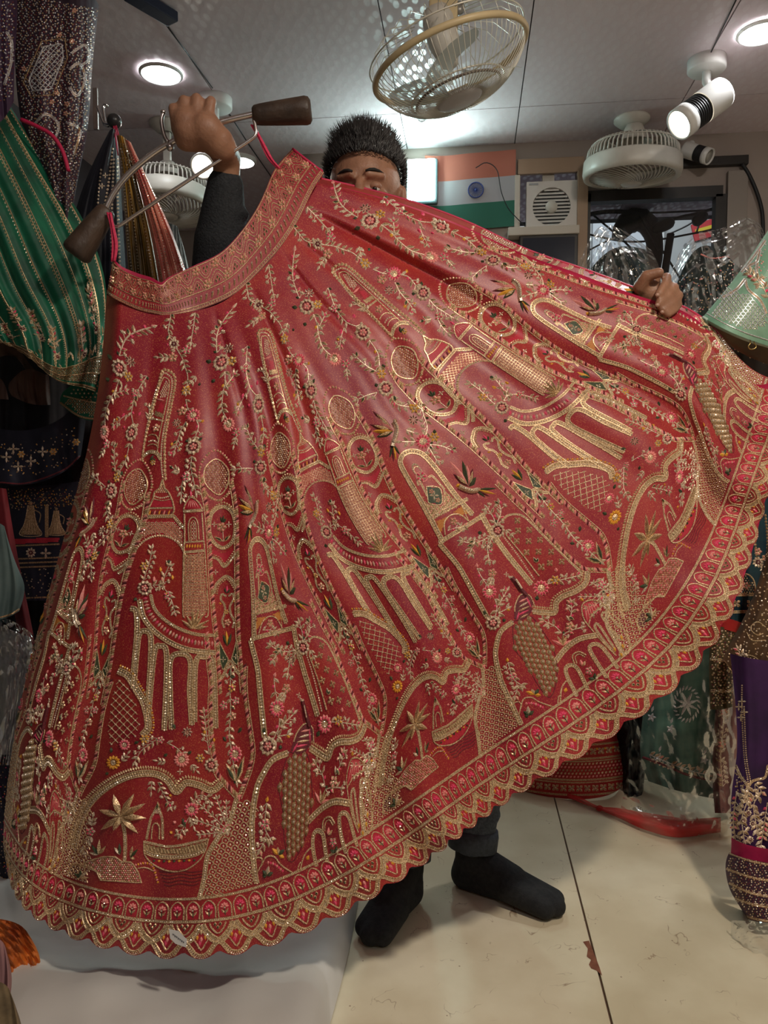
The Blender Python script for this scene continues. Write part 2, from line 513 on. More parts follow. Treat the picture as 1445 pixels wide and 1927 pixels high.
        if bead:
            d0 = np.array([math.cos(angs[0]), math.sin(angs[0])]); d1 = np.array([math.cos(angs[1]), math.sin(angs[1])])
            ks = np.arange(-R, R, g)
            q0 = np.array([-d0[1], d0[0]]); q1 = np.array([-d1[1], d1[0]])
            M = np.linalg.inv(np.stack([q0, q1]))
            Q = np.array([c + M @ np.array([a + g / 2 * bead[2], b + g / 2 * bead[2]]) for a in ks for b in ks])
            Q = Q[s.inside(Q, P)]
            for p in Q: s._bead(p, s.L(bead[0]), bead[1])
        return s
    def scales(s, poly, gap, w=5, mi=GO, ang=0.0):
        P = s.T(poly); g = s.L(gap); c = P.mean(0); R = np.linalg.norm(P - c, axis=1).max(); n = int(R / g) + 2
        ca, sa = math.cos(ang), math.sin(ang)
        for j in range(-n * 2, n * 2):
            for i in range(-n, n + 1):
                x = (i + .5 * (j % 2)) * g; y = j * g * .62
                o = np.array([c[0] + x * ca - y * sa, c[1] + x * sa + y * ca])
                if not s.inside(o[None], P)[0]: continue
                a = np.linspace(PI * 1.02, PI * 1.98, 6)
                ax = g * .5 * np.cos(a); ay = g * .55 * np.sin(a)
                A = np.stack([o[0] + ax * ca - ay * sa, o[1] + ax * sa + ay * ca], 1)
                s._tube(A, s.L(w), mi)
                s._bead(o + np.array([sa, -ca]) * g * .12, g * .17, BE)
        return s
    def flower(s, c, r, kind='pink', rot=0.0):
        c = s.T([c])[0]; r = s.L(r)
        def ring(n, r0, r1, w, mi, base=0.0, core=None, off=0.0):
            for i in range(n):
                a = 2 * PI * (i + off) / n + rot; d = np.array([math.cos(a), math.sin(a)])
                s._leaf(c + d * r0, c + d * r1, w, mi, base, fat=.6, core=core)
        if kind == 'brown':
            ring(10, r * .42, r * 1.02, r * .56, SI); ring(10, r * .40, r * .78, r * .30, MA, 1.2)
            ring(5, r * .08, r * .48, r * .34, PK, 1.6); s._bead(c, r * .13, BE, base=2.2)
        elif kind == 'pinkd':
            ring(12, r * .36, r * 1.0, r * .46, PK, core=HP); s.disc(c, r * .42)
        elif kind == 'salmon':
            ring(14, r * .36, r * 1.0, r * .42, PK); s.disc(c, r * .42)
        elif kind == 'oranged':
            ring(12, r * .36, r * 1.0, r * .44, OR); s.disc(c, r * .4)
        elif kind == 'orange':
            ring(6, r * .15, r * 1.0, r * .62, GO, core=OR); s._bead(c, r * .22, SI, base=1.2)
        elif kind == 'pink':
            ring(5, r * .12, r * 1.0, r * .72, SI, core=HP); s._bead(c, r * .22, BE, base=1.0)
        elif kind == 'lpink':
            ring(5, r * .12, r * 1.0, r * .74, GO, core=PK); s._bead(c, r * .2, BE, base=1.0)
        elif kind == 'silver':
            ring(8, r * .2, r * 1.0, r * .40, SI, core=MA); s._bead(c, r * .18, BE)
        elif kind == 'grey':
            ring(9, r * .3, r * 1.0, r * .44, SI); ring(6, r * .1, r * .5, r * .3, MA, 1.0); s._bead(c, r * .2, BE, base=1.5)
        elif kind == 'quat':
            ring(4, r * .12, r * 1.0, r * .72, GO, core=AN, off=.5); s._bead(c, r * .22, BE, base=1.0)
        elif kind == 'spray':
            ring(4, 0, r, r * .42, SI)
        return s
    def disc(s, c, r):
        s._bead(c, r, GO, hh=.3, n=8, base=.5)
        for i in range(6):
            a = i * PI / 3; s._bead(c + np.array([math.cos(a), math.sin(a)]) * r * .55, r * .27, BE, base=1.0)
        s._bead(c, r * .3, BE, base=1.0)
    def vine(s, pts, leaf=34, gap=46, w=9, mi=SI, tip=True, mis=None, seed=0):
        """stem with small paired outline leaves and buds"""
        P = smooth_line(s.T(pts), 3.0); s._tube(P, s.L(w), mi, lift=.45)
        Q = resample(P, s.L(gap))
        t = np.gradient(Q, axis=0); t /= np.maximum(np.linalg.norm(t, axis=1, keepdims=True), 1e-9)
        q = np.stack([-t[:, 1], t[:, 0]], 1); lf = s.L(leaf) * 1.5
        rr = random.Random(seed + len(pts))
        for i in range(len(Q)):
            for sd in (-1, 1):
                if rr.random() < .14: continue
                d = (t[i] * (.75 + .3 * rr.random()) + q[i] * sd * (.75 + .3 * rr.random())); d /= np.linalg.norm(d)
                kx = rr.random()
                a = Q[i] + d * .6
                if kx < .62: s._leaf(a, a + d * lf, lf * .46, SI, core=(AN if rr.random() < .55 else None))
                elif kx < .74: s._leaf(a, a + d * lf * .9, lf * .5, GO, core=rr.choice([GR, HP, PK]))
                elif kx < .94:
                    e = a + d * lf * .6; s._tube(np.array([a, (a + e) / 2, e]), s.L(w) * .7, mi)
                    for k in (-1, 0, 1):
                        dd = d + (t[i] * .1 - q[i] * sd * .0) + np.array([-d[1], d[0]]) * k * .9; dd /= np.linalg.norm(dd)
                        s._leaf(e, e + dd * lf * .5, lf * .4, SI)
                else: s._leaf(a, a + d * lf * .55, lf * .4, rr.choice([OR, HP, GR]))
        if tip: s._leaf(P[-1], P[-1] + (P[-1] - P[-3]) / max(np.linalg.norm(P[-1] - P[-3]), 1e-6) * lf, lf * .45, SI)
        return s
    def build(s, name, shifts=(0,), parent=None, labels=None, lim=None):
        if s.n == 0: return []
        xy = np.vstack(s.xy); h = np.concatenate(s.h)
        if s.uvscale: u, v = xy[:, 0] / s.uvscale[0], xy[:, 1] / s.uvscale[1]
        else: u, v = s.S.inv(xy, s.ulim)
        F = s.f; MI = np.asarray(s.m)
        lim = lim or (s.S.u0, s.S.u1)
        out = []
        for i, sh in enumerate(shifts):
            uu = u + sh
            ok = (uu >= lim[0]) & (uu <= lim[1]) & (v <= s.S.v1 + 1e-6)
            if not ok.any(): continue
            keep = [j for j, f in enumerate(F) if all(ok[q] for q in f)]
            if not keep: continue
            W = s.S.world(np.clip(uu, *lim), np.clip(v, s.S.v0, s.S.v1), h)
            fl = [F[j] for j in keep]
            used = np.unique(np.concatenate([np.asarray(f) for f in fl]))
            mp = np.full(len(W), -1); mp[used] = np.arange(len(used))
            fl = [[int(mp[q]) for q in f] for f in fl]
            o = raw(name, W[used], fl, EMB, MI[keep], parent, False)
            if labels: o['label'] = labels[i]
            out.append(o)
        s.clear()
        return out
# ================================================================== the room
def struct(o): o['kind'] = 'structure'; return o
BACK = 3.35
# floor: large cream slabs with thin dark joints
M_GROUT = mat('brown_grout', (0.10, 0.05, 0.03), .9)
M_TILE = bpy.data.materials.new('cream_slab'); M_TILE.use_nodes = True
def _tile():
    nt = M_TILE.node_tree; b = nt.nodes['Principled BSDF']; tc = nt.nodes.new('ShaderNodeTexCoord')
    n1 = nt.nodes.new('ShaderNodeTexNoise'); n1.inputs['Scale'].default_value = 5; n1.inputs['Detail'].default_value = 6
    r1 = nt.nodes.new('ShaderNodeValToRGB'); r1.color_ramp.elements[0].color = (.64, .54, .37, 1); r1.color_ramp.elements[1].color = (.78, .69, .51, 1)
    r1.color_ramp.elements[0].position = .35; r1.color_ramp.elements[1].position = .65
    # hair-thin veins and scratches
    n2 = nt.nodes.new('ShaderNodeTexNoise'); n2.inputs['Scale'].default_value = 7; n2.inputs['Detail'].default_value = 4; n2.inputs['Distortion'].default_value = .6
    r2 = nt.nodes.new('ShaderNodeValToRGB'); e = r2.color_ramp.elements
    e[0].position = .497; e[0].color = (0, 0, 0, 1); e[1].position = .503; e[1].color = (0, 0, 0, 1)
    k = e.new(.50); k.color = (1, 1, 1, 1)
    n3 = nt.nodes.new('ShaderNodeTexNoise'); n3.inputs['Scale'].default_value = 18
    r3 = nt.nodes.new('ShaderNodeValToRGB'); r3.color_ramp.elements[0].position = .50; r3.color_ramp.elements[1].position = .62
    mm = nt.nodes.new('ShaderNodeMath'); mm.operation = 'MULTIPLY'
    v = nt.nodes.new('ShaderNodeTexVoronoi'); v.inputs['Scale'].default_value = 28; v.inputs['Randomness'].default_value = 1
    r4 = nt.nodes.new('ShaderNodeValToRGB'); r4.color_ramp.elements[0].color = (1, 1, 1, 1); r4.color_ramp.elements[1].color = (0, 0, 0, 1); r4.color_ramp.elements[0].position = .035; r4.color_ramp.elements[1].position = .06
    mx = nt.nodes.new('ShaderNodeMix'); mx.data_type = 'RGBA'; mx.inputs['B'].default_value = (.22, .11, .05, 1)
    ad = nt.nodes.new('ShaderNodeMath'); ad.operation = 'MAXIMUM'; ad.use_clamp = True
    for n in (n1, n2, n3, v): nt.links.new(tc.outputs['Object'], n.inputs['Vector'])
    nt.links.new(n1.outputs['Fac'], r1.inputs['Fac']); nt.links.new(n2.outputs['Fac'], r2.inputs['Fac']); nt.links.new(n3.outputs['Fac'], r3.inputs['Fac'])
    nt.links.new(v.outputs['Distance'], r4.inputs['Fac'])
    nt.links.new(r2.outputs['Color'], mm.inputs[0]); nt.links.new(r3.outputs['Color'], mm.inputs[1])
    nt.links.new(mm.outputs[0], ad.inputs[0]); nt.links.new(r4.outputs['Color'], ad.inputs[1])
    ml = nt.nodes.new('ShaderNodeMath'); ml.operation = 'MULTIPLY'; ml.inputs[1].default_value = .75
    nt.links.new(ad.outputs[0], ml.inputs[0]); nt.links.new(ml.outputs[0], mx.inputs['Factor']); nt.links.new(r1.outputs['Color'], mx.inputs['A'])
    nt.links.new(mx.outputs['Result'], b.inputs['Base Color'])
    b.inputs['Roughness'].default_value = .38; b.inputs['Specular IOR Level'].default_value = .4
_tile()
floor = struct(MB().box((-.1, 1.2, -.03), (4.2, 6.6, .05)).build('floor', [M_GROUT]))
xs = [-1.75, -1.353, -.553, .247, 1.047, 1.75]; ys = [-1.2, -0.1, 1.1, 2.3, 3.4]
for i in range(len(xs) - 1):
    for j in range(len(ys) - 1):
        MB().box(((xs[i] + xs[i + 1]) / 2, (ys[j] + ys[j + 1]) / 2, -.0035), (xs[i + 1] - xs[i] - .004, ys[j + 1] - ys[j] - .004, .007), 0, None, .0012).build('floor_tile', [M_TILE], floor)
# chipped-away tile edge beside the joint
ch = [(1097, 1772), (1108, 1770), (1118, 1795), (1128, 1820), (1133, 1836), (1122, 1826), (1112, 1822), (1108, 1815), (1112, 1806), (1104, 1800), (1106, 1785)]
raw('chipped_patch', [atfloor(x, y, .0006) for x, y in ch] + [atfloor(x, y, -.004) for x, y in ch], [list(range(11))] + [[i, (i + 1) % 11, 11 + (i + 1) % 11, 11 + i] for i in range(11)], mat('bare_mortar', (.17, .055, .03), .9, color2=(.24, .09, .05), nscale=60), None, floor, False)
# walls
M_WALL = mat('taupe_wall', (.33, .27, .235), .75, color2=(.38, .315, .275), nscale=3)
wl = MB()
zt = CEIL
win = (atY(1103, 560, BACK).x, atY(1350, 560, BACK).x, atY(1100, 620, BACK).z, atY(1100, 366, BACK).z)
exo = (atY(978, 440, BACK).x, atY(1084, 440, BACK).x, atY(1000, 438, BACK).z, atY(1000, 320, BACK).z)
xl = atY(566, 400, BACK).x; xr = 1.75
def wallbox(x0, x1, z0, z1, y=BACK, t=.06): wl.box(((x0 + x1) / 2, y + t / 2, (z0 + z1) / 2), (x1 - x0, t, z1 - z0))
wallbox(xl, exo[0], 0, zt); wallbox(exo[0], exo[1], 0, exo[2]); wallbox(exo[0], exo[1], exo[3], zt); wallbox(exo[1], win[0], 0, zt); wallbox(win[0], win[1], 0, win[2]); wallbox(win[0], win[1], win[3], zt); wallbox(win[1], xr, 0, zt)
wl.box((xl + .02, BACK + .5, zt / 2), (.04, 1.0, zt)); wl.box((-1.2, BACK + 1.0, zt / 2), (1.3, .05, zt))
struct(wl.build('wall_back', [M_WALL]))
struct(MB().box((-1.78, 1.3, zt / 2), (.05, 6.3, zt)).build('wall_left', [mat('dim_wall', (.10, .09, .10), .8)]))
struct(MB().box((1.78, 1.0, zt / 2), (.05, 5.0, zt)).build('wall_right', [mat('cream_wall', (.62, .58, .52), .8)]))
struct(MB().box((0, -1.55, zt / 2), (3.6, .05, zt)).build('wall_front', [mat('pale_wall', (.68, .66, .63), .8)]))
# wood trim along the top of the wall and the posts round the exhaust fan
M_WOOD = mat('tan_wood', (.36, .235, .15), .5, color2=(.44, .30, .20), nscale=6, stretch=(1, 1, .1))
def trim(n, a, b, c, d, m, dy=.02, y=BACK):
    p0 = atY(a, b, y); p1 = atY(c, d, y)
    return struct(MB().box(((p0.x + p1.x) / 2, y - dy / 2, (p0.z + p1.z) / 2), (abs(p1.x - p0.x), dy, abs(p1.z - p0.z)), 0, None, .003).build('trim_%d' % n, [m]))
M_CREAM = mat('cream_paint', (.58, .52, .44), .5)
M_DARK = mat('dark_frame', (.022, .018, .016), .45)
trim(1, 974, 303, 1098, 326, M_WOOD); trim(2, 1085, 326, 1101, 560, M_WOOD, .04); trim(3, 968, 334, 977, 440, M_CREAM, .03); trim(4, 955, 437, 1086, 448, M_CREAM, .07)
trim(5, 1255, 303, 1404, 313, M_DARK, .03); trim(6, 1366, 326, 1396, 600, mat('grey_tan_panel', (.27, .23, .20), .6), .03)
# window, dark frame with glass and tangled wires outside
w1 = MB()
for a, b, c, d in ((1099, 364, 1356, 374), (1099, 370, 1106, 600), (1343, 370, 1357, 600), (1099, 596, 1357, 606)):
    p0 = atY(a, b, BACK); p1 = atY(c, d, BACK)
    w1.box(((p0.x + p1.x) / 2, BACK - .005, (p0.z + p1.z) / 2), (abs(p1.x - p0.x), .05, abs(p1.z - p0.z)))
w1 = struct(w1.build('window_1', [M_DARK]))
M_GLASS = bpy.data.materials.new('clear_glass'); M_GLASS.use_nodes = True
def _sheer(M, tint, rough, k, bump=0, bscale=30, dist=.01):
    nt = M.node_tree; nt.nodes.clear()
    out = nt.nodes.new('ShaderNodeOutputMaterial'); tr = nt.nodes.new('ShaderNodeBsdfTransparent'); gl = nt.nodes.new('ShaderNodeBsdfGlossy'); mx = nt.nodes.new('ShaderNodeMixShader')
    tr.inputs[0].default_value = (*tint, 1); gl.inputs['Roughness'].default_value = rough
    fr = nt.nodes.new('ShaderNodeFresnel'); fr.inputs[0].default_value = 1.5
    ml = nt.nodes.new('ShaderNodeMath'); ml.operation = 'MULTIPLY'; ml.inputs[1].default_value = k; ml.use_clamp = True
    nt.links.new(fr.outputs[0], ml.inputs[0]); nt.links.new(ml.outputs[0], mx.inputs[0]); nt.links.new(tr.outputs[0], mx.inputs[1]); nt.links.new(gl.outputs[0], mx.inputs[2]); nt.links.new(mx.outputs[0], out.inputs[0])
    if bump:
        tc = nt.nodes.new('ShaderNodeTexCoord'); n = nt.nodes.new('ShaderNodeTexNoise'); n.inputs['Scale'].default_value = bscale; n.inputs['Detail'].default_value = 4
        bp = nt.nodes.new('ShaderNodeBump'); bp.inputs['Strength'].default_value = bump; bp.inputs['Distance'].default_value = dist
        nt.links.new(tc.outputs['Object'], n.inputs['Vector']); nt.links.new(n.outputs['Fac'], bp.inputs['Height'])
        nt.links.new(bp.outputs[0], gl.inputs['Normal']); nt.links.new(bp.outputs[0], fr.inputs['Normal'])
_sheer(M_GLASS, (.9, .93, .93), .03, 1)
MB().box(((win[0] + win[1]) / 2, BACK + .01, (win[2] + win[3]) / 2), (win[1] - win[0], .004, win[3] - win[2])).build('pane', [M_GLASS], w1)
# outside: neighbouring house wall and a dark shed, lit by the street
ob = empty('neighbour_house', (1.2, 6.2, 0), 'grey rendered house wall with a pale column seen through window', 'building')
MB().box((.9, 6.25, 1.9), (3.2, .1, 3.4)).build('house_wall', [mat('grey_render', (.36, .37, .37), .85, color2=(.48, .48, .47), nscale=2.5)], ob)
p0 = atY(1235, 380, 6.1); MB().box((p0.x, 6.15, 1.9), (.13, .12, 3.4), 0, None, .01).build('column', [mat('pale_column', (.62, .62, .60), .8)], ob)
p0 = atY(1170, 380, 6.1); MB().box((p0.x, 6.17, 2.2), (.42, .06, 2.6)).build('shutter', [mat('pale_shutter', (.52, .54, .57), .7)], ob)
lamp('AREA', 'daylight_lamp', (.9, 4.6, 3.2), (.95, 6.2, 1.9), 26, (.9, .95, 1.0), 1.0)
M_WIRE = mat('black_rubber', (.012, .012, .013), .55)
def wire(name, pts, r, Y, label, n=6, dy=0.0):
    m = MB(); L = smooth_line(pts, 8)
    m.tube([atY(x, y, Y + dy * math.sin(i * .1)) for i, (x, y) in enumerate(L)], r, 0, n)
    return tag(m.build(name, [M_WIRE]), label, 'wire')
wset = [([(1095, 385), (1200, 400), (1350, 395)], 'topmost level black wire crossing outside the window'), ([(1105, 395), (1190, 470), (1260, 560)], 'steep black wire from upper left corner of window'),
        ([(1150, 370), (1230, 450), (1290, 540)], 'slanting black wire behind the cable splices'), ([(1100, 440), (1200, 455), (1345, 432)], 'sagging black wire low across the window'),
        ([(1220, 372), (1180, 430), (1110, 470)], 'black wire slanting down to the left outside'), ([(1290, 372), (1318, 400), (1310, 440)], 'short looped black wire near window mullion'),
        ([(1105, 410), (1140, 380), (1160, 372)], 'short black wire in window top left corner'), ([(1345, 385), (1300, 420), (1260, 440)], 'black wire running from mullion to cable splice')]
cs = empty('street_cables', atY(1200, 560, 4.2), 'tangle of black street cables with thick splice boxes outside the window', 'cable')
for i, (w_, lb) in enumerate(wset):
    m = MB(); m.tube([atY(x, y, 4.25 + .06 * i + .02 * math.sin(k * .1)) for k, (x, y) in enumerate(smooth_line(w_, 8))], .0055, 0, 6); m.build('street_wire', [M_WIRE], cs)
m = MB(); m.tube([atY(x, y, 4.2) for x, y in smooth_line([(1100, 405), (1150, 398), (1200, 405), (1225, 440), (1240, 470)], 8)], .012, 0, 8); m.tube([atY(x, y, 4.2) for x, y in smooth_line([(1262, 440), (1250, 520), (1242, 600)], 8)], .02, 0, 8)
m.tube([atY(x, y, 4.2) for x, y in smooth_line([(1245, 425), (1275, 410), (1310, 402), (1345, 392)], 8)], .008, 0, 8); m.build('heavy_cable', [M_WIRE], cs)
for pts in ([(1228, 432), (1240, 428), (1255, 422), (1268, 416)], [(1305, 422), (1318, 410), (1330, 402)]):
    m = MB(); P = [atY(x, y, 4.2) for x, y in smooth_line(pts, n=9)]; m.tube(P, [.012, .026, .03, .031, .031, .031, .03, .026, .012], 0, 12); m.build('splice_box', [M_WIRE], cs)
m = MB(); P = [atY(x, y, 4.25) for x, y in smooth_line([(1160, 450), (1180, 420), (1210, 415), (1228, 440), (1232, 475), (1225, 520)], n=12)]; m.tube(P, [.03, .05, .06, .065, .06, .055, .05, .045, .045, .045, .045, .045], 0, 12); m.build('cable_hood', [M_WIRE], cs)
sg = MB(); sg.box(atY(1328, 432, 6.18), (.20, .02, .13), 0, Matrix.Rotation(-.25, 3, 'Y')); sg.box(atY(1328, 430, 6.165), (.16, .02, .025), 1, Matrix.Rotation(-.25, 3, 'Y'))
sg = sg.build('sign_board', [mat('sign_red', (.55, .04, .05), .6), mat('sign_yellow', (.75, .55, .05), .6)], ob); sg['label'] = 'small tilted red and yellow board'
# black conduit cable hanging on the right of the window
m = MB(); m.tube([atY(x, y, BACK - .03) for x, y in smooth_line([(1396, 308), (1410, 330), (1425, 365), (1434, 400), (1436, 450), (1437, 520)], 6)], .008, 0, 8)
tag(m.build('hanging_cable', [M_WIRE]), 'black cable hanging down the wall right of window', 'cable')
# ceiling: glossy printed panels with thin joints
M_CEIL = bpy.data.materials.new('printed_ceiling_panel'); M_CEIL.use_nodes = True
def _ceil():
    nt = M_CEIL.node_tree; b = nt.nodes['Principled BSDF']; tc = nt.nodes.new('ShaderNodeTexCoord')
    b.inputs['Base Color'].default_value = (.72, .61, .635, 1)
    mp = nt.nodes.new('ShaderNodeMapping'); mp.inputs['Rotation'].default_value = (0, 0, .7); mp.inputs['Scale'].default_value = (34, 17, 1)
    v = nt.nodes.new('ShaderNodeTexVoronoi'); v.inputs['Scale'].default_value = 1; v.inputs['Randomness'].default_value = .55; v.voronoi_dimensions = '2D'
    r = nt.nodes.new('ShaderNodeValToRGB'); r.color_ramp.elements[0].position = .30; r.color_ramp.elements[1].position = .33
    r.color_ramp.elements[0].color = (1, 1, 1, 1); r.color_ramp.elements[1].color = (.0, .0, .0, 1)
    nt.links.new(tc.outputs['Object'], mp.inputs['Vector']); nt.links.new(mp.outputs[0], v.inputs['Vector']); nt.links.new(v.outputs['Distance'], r.inputs['Fac']); nt.links.new(r.outputs['Color'], b.inputs['Specular IOR Level'])
    b.inputs['Roughness'].default_value = .36
    bp = nt.nodes.new('ShaderNodeBump'); bp.inputs['Strength'].default_value = .12; bp.inputs['Distance'].default_value = .006
    nt.links.new(v.outputs['Distance'], bp.inputs['Height']); nt.links.new(bp.outputs[0], b.inputs['Normal'])
_ceil()
ceil = struct(MB().box((-.1, 1.4, CEIL + .04), (4.0, 6.2, .06)).build('ceiling', [mat('joint_dark', (.04, .035, .035), .9)]))
cx_ = [-1.8, -.963, -.286, .18, .795, 1.8]; cy_ = [-1.6, 0.9, 3.02, 4.4]
for i in range(5):
    for j in range(3):
        MB().box(((cx_[i] + cx_[i + 1]) / 2, (cy_[j] + cy_[j + 1]) / 2, CEIL + .004), (cx_[i + 1] - cx_[i] - .004, cy_[j + 1] - cy_[j] - .004, .008)).build('ceiling_panel', [M_CEIL], ceil)

# ================================================================== ceiling lights
M_WHITE = mat('white_enamel', (.72, .70, .67), .35)
M_CHROME = mat('chrome', (.8, .8, .82), .18, 1.0)
M_BLACK = mat('black_plastic', (.015, .015, .017), .4)
def ceilpt(px, py, z=CEIL):
    r = FWD + RIGHT * (px - CX) / FPX - UP * (py - CY) / FPX
    return Vector(CAM + r * ((z - CAMZ) / r[2]))
def emis(name, col, s):
    return mat(name, (.9, .9, .9), .4, emit=col, estr=s)
M_LED = emis('led_disc', (.93, .97, 1.0), 14)
def downlight(px, py, r, label, energy, z=CEIL):
    c = ceilpt(px, py, z - .004)
    t = empty('downlight', c, label, 'light', 'round ceiling downlights')
    MB().lathe([(r * 1.12, .0), (r * 1.12, -.004), (r * 1.02, -.010), (r * .98, -.006)], c, n=40, cap=False).build('rim', [M_WHITE], t)
    MB().lathe([(r, -.004), (r * .9, -.008), (.0001, -.009)], c, n=40).build('lens', [M_LED], t)
    lamp('SPOT', 'ceiling_lamp', c + Vector((0, 0, -.015)), c + Vector((0, -.15, -2)), energy, (.93, .97, 1.0), .06, 2.5, .9)
downlight(303, 138, .068, 'round white downlight above the raised hand', 5)
downlight(1432, 60, .066, 'round white downlight at the top right corner', 34)
c = ceilpt(452, 300)
t = empty('downlight', c, 'round white downlight behind the raised wrist', 'light', 'round ceiling downlights')
MB().lathe([(.075, 0), (.075, -.012), (.062, -.016)], c, n=32, cap=False).build('rim', [M_WHITE], t); MB().lathe([(.066, -.008), (.05, -.016), (.0001, -.017)], c, n=32).build('lens', [M_LED], t)
lamp('SPOT', 'ceiling_lamp', c + Vector((0, 0, -.02)), c + Vector((0, -.1, -2)), 5, (.93, .97, 1.0), .06, 2.3, .9)
def spotlight(bpx, bpy, head, aim, r, L, label, energy, lit=True, base=True):
    c = ceilpt(bpx, bpy)
    t = empty('spotlight', c, label, 'light', 'adjustable ceiling spotlights')
    if base: MB().lathe([(.0001, 0), (.063, 0), (.063, -.034), (.058, -.04), (.0001, -.04)], c, n=40, cap=False).build('base', [M_WHITE], t)
    h = Vector(head); a = Vector(aim).normalized()
    m = MB(); m.tube([c + Vector((0, 0, -.03)), c + Vector((0, 0, -.075)), h - a * L * .25 + Vector((0, 0, .03))], .014, 0, 12); m.build('arm', [M_WHITE], t)
    s = h - a * L * .5
    MB().lathe([(.0001, 0), (r * .98, 0), (r, .006), (r, L * .48)], s, a, 40, cap=False).build('housing', [M_WHITE], t)
    m = MB(); m.lathe([(r * .9, L * .47), (r * .9, L * .80)], s, a, 40, cap=False)
    for k in range(7): m.lathe([(r * .9, L * (.49 + .045 * k)), (r * .98, L * (.495 + .045 * k)), (r * .98, L * (.51 + .045 * k)), (r * .9, L * (.515 + .045 * k))], s, a, 40, cap=False)
    m.build('heat_sink', [M_BLACK], t)
    MB().lathe([(r * .92, L * .78), (r, L * .79), (r, L), (r * .86, L), (r * .84, L * .93)], s, a, 40, cap=False).build('front_ring', [M_WHITE], t)
    MB().lathe([(r * .85, L * .95), (.0001, L * .96)], s, a, 40).build('lens', [emis('spot_lens', (1, .93, .75), 12) if lit else mat('dark_lens', (.35, .33, .28), .1)], t)
    if lit: lamp('SPOT', 'spot_lamp', s + a * (L + .01), s + a * 3, energy, (1.0, .92, .78), .035, 1.3, .6)
    return t
spotlight(1330, 112, at1(1318, 205, 2.42), at1(1272, 232, 2.41) - at1(1345, 178, 2.43), .051, .19, 'white spotlight with black fins aimed down left near right edge', 10)
spotlight(405, 185, at1(392, 305, 2.75), at1(372, 318, 2.65) - at1(410, 290, 2.85), .045, .15, 'white spotlight partly hidden behind the raised fist', 6)
spotlight(1312, 268, at1(1312, 288, 3.05), Vector((.6, -.5, -.45)), .032, .12, 'small unlit spotlight far back above the window', 0, False, False)
# bright LED panel on the back wall
t = empty('led_panel', atY(795, 385, BACK), 'glowing rectangular white LED panel on the back wall', 'light')
p0 = atY(766, 306, BACK); p1 = atY(824, 388, BACK); cc = Vector(((p0.x + p1.x) / 2, BACK - .02, (p0.z + p1.z) / 2))
MB().box(cc, (p1.x - p0.x, .035, p0.z - p1.z), 0, None, .008).build('casing', [mat('panel_casing', (.10, .14, .15), .4)], t)
MB().box(cc + Vector((-.004, -.02, .006)), (p1.x - p0.x - .018, .012, p0.z - p1.z - .02), 0, None, .005).build('diffuser', [emis('panel_glow', (.62, 1.0, .95), 40)], t)
lamp('AREA', 'panel_lamp', cc + Vector((0, -.05, 0)), cc + Vector((0, -2, -.1)), 3, (.75, 1.0, .98), .16)
# overhead thin cords
for pts, lb in (([(300, 30), (352, 100), (400, 166)], 'thin dark cord along ceiling from black bracket to spotlight base'), ([(432, 215), (470, 275), (512, 335)], 'thin dark cord along ceiling below the raised hand'), ([(1385, 0), (1362, 48), (1338, 98)], 'thin dark cord along ceiling to right spotlight')):
    m = MB(); m.tube([ceilpt(x, y, CEIL - .008) for x, y in pts], .0022, 0, 6); m.build('cord', [M_BLACK], ceil)['label'] = lb
br = MB(); br.box(ceilpt(285, 12, CEIL - .02) , (.05, .16, .03), 0, Matrix.Rotation(-.5, 3, 'Z'), .004); tag(br.build('ceiling_bracket', [mat('navy_metal', (.02, .03, .06), .35)]), 'short dark metal bracket on ceiling at the top edge', 'bracket')

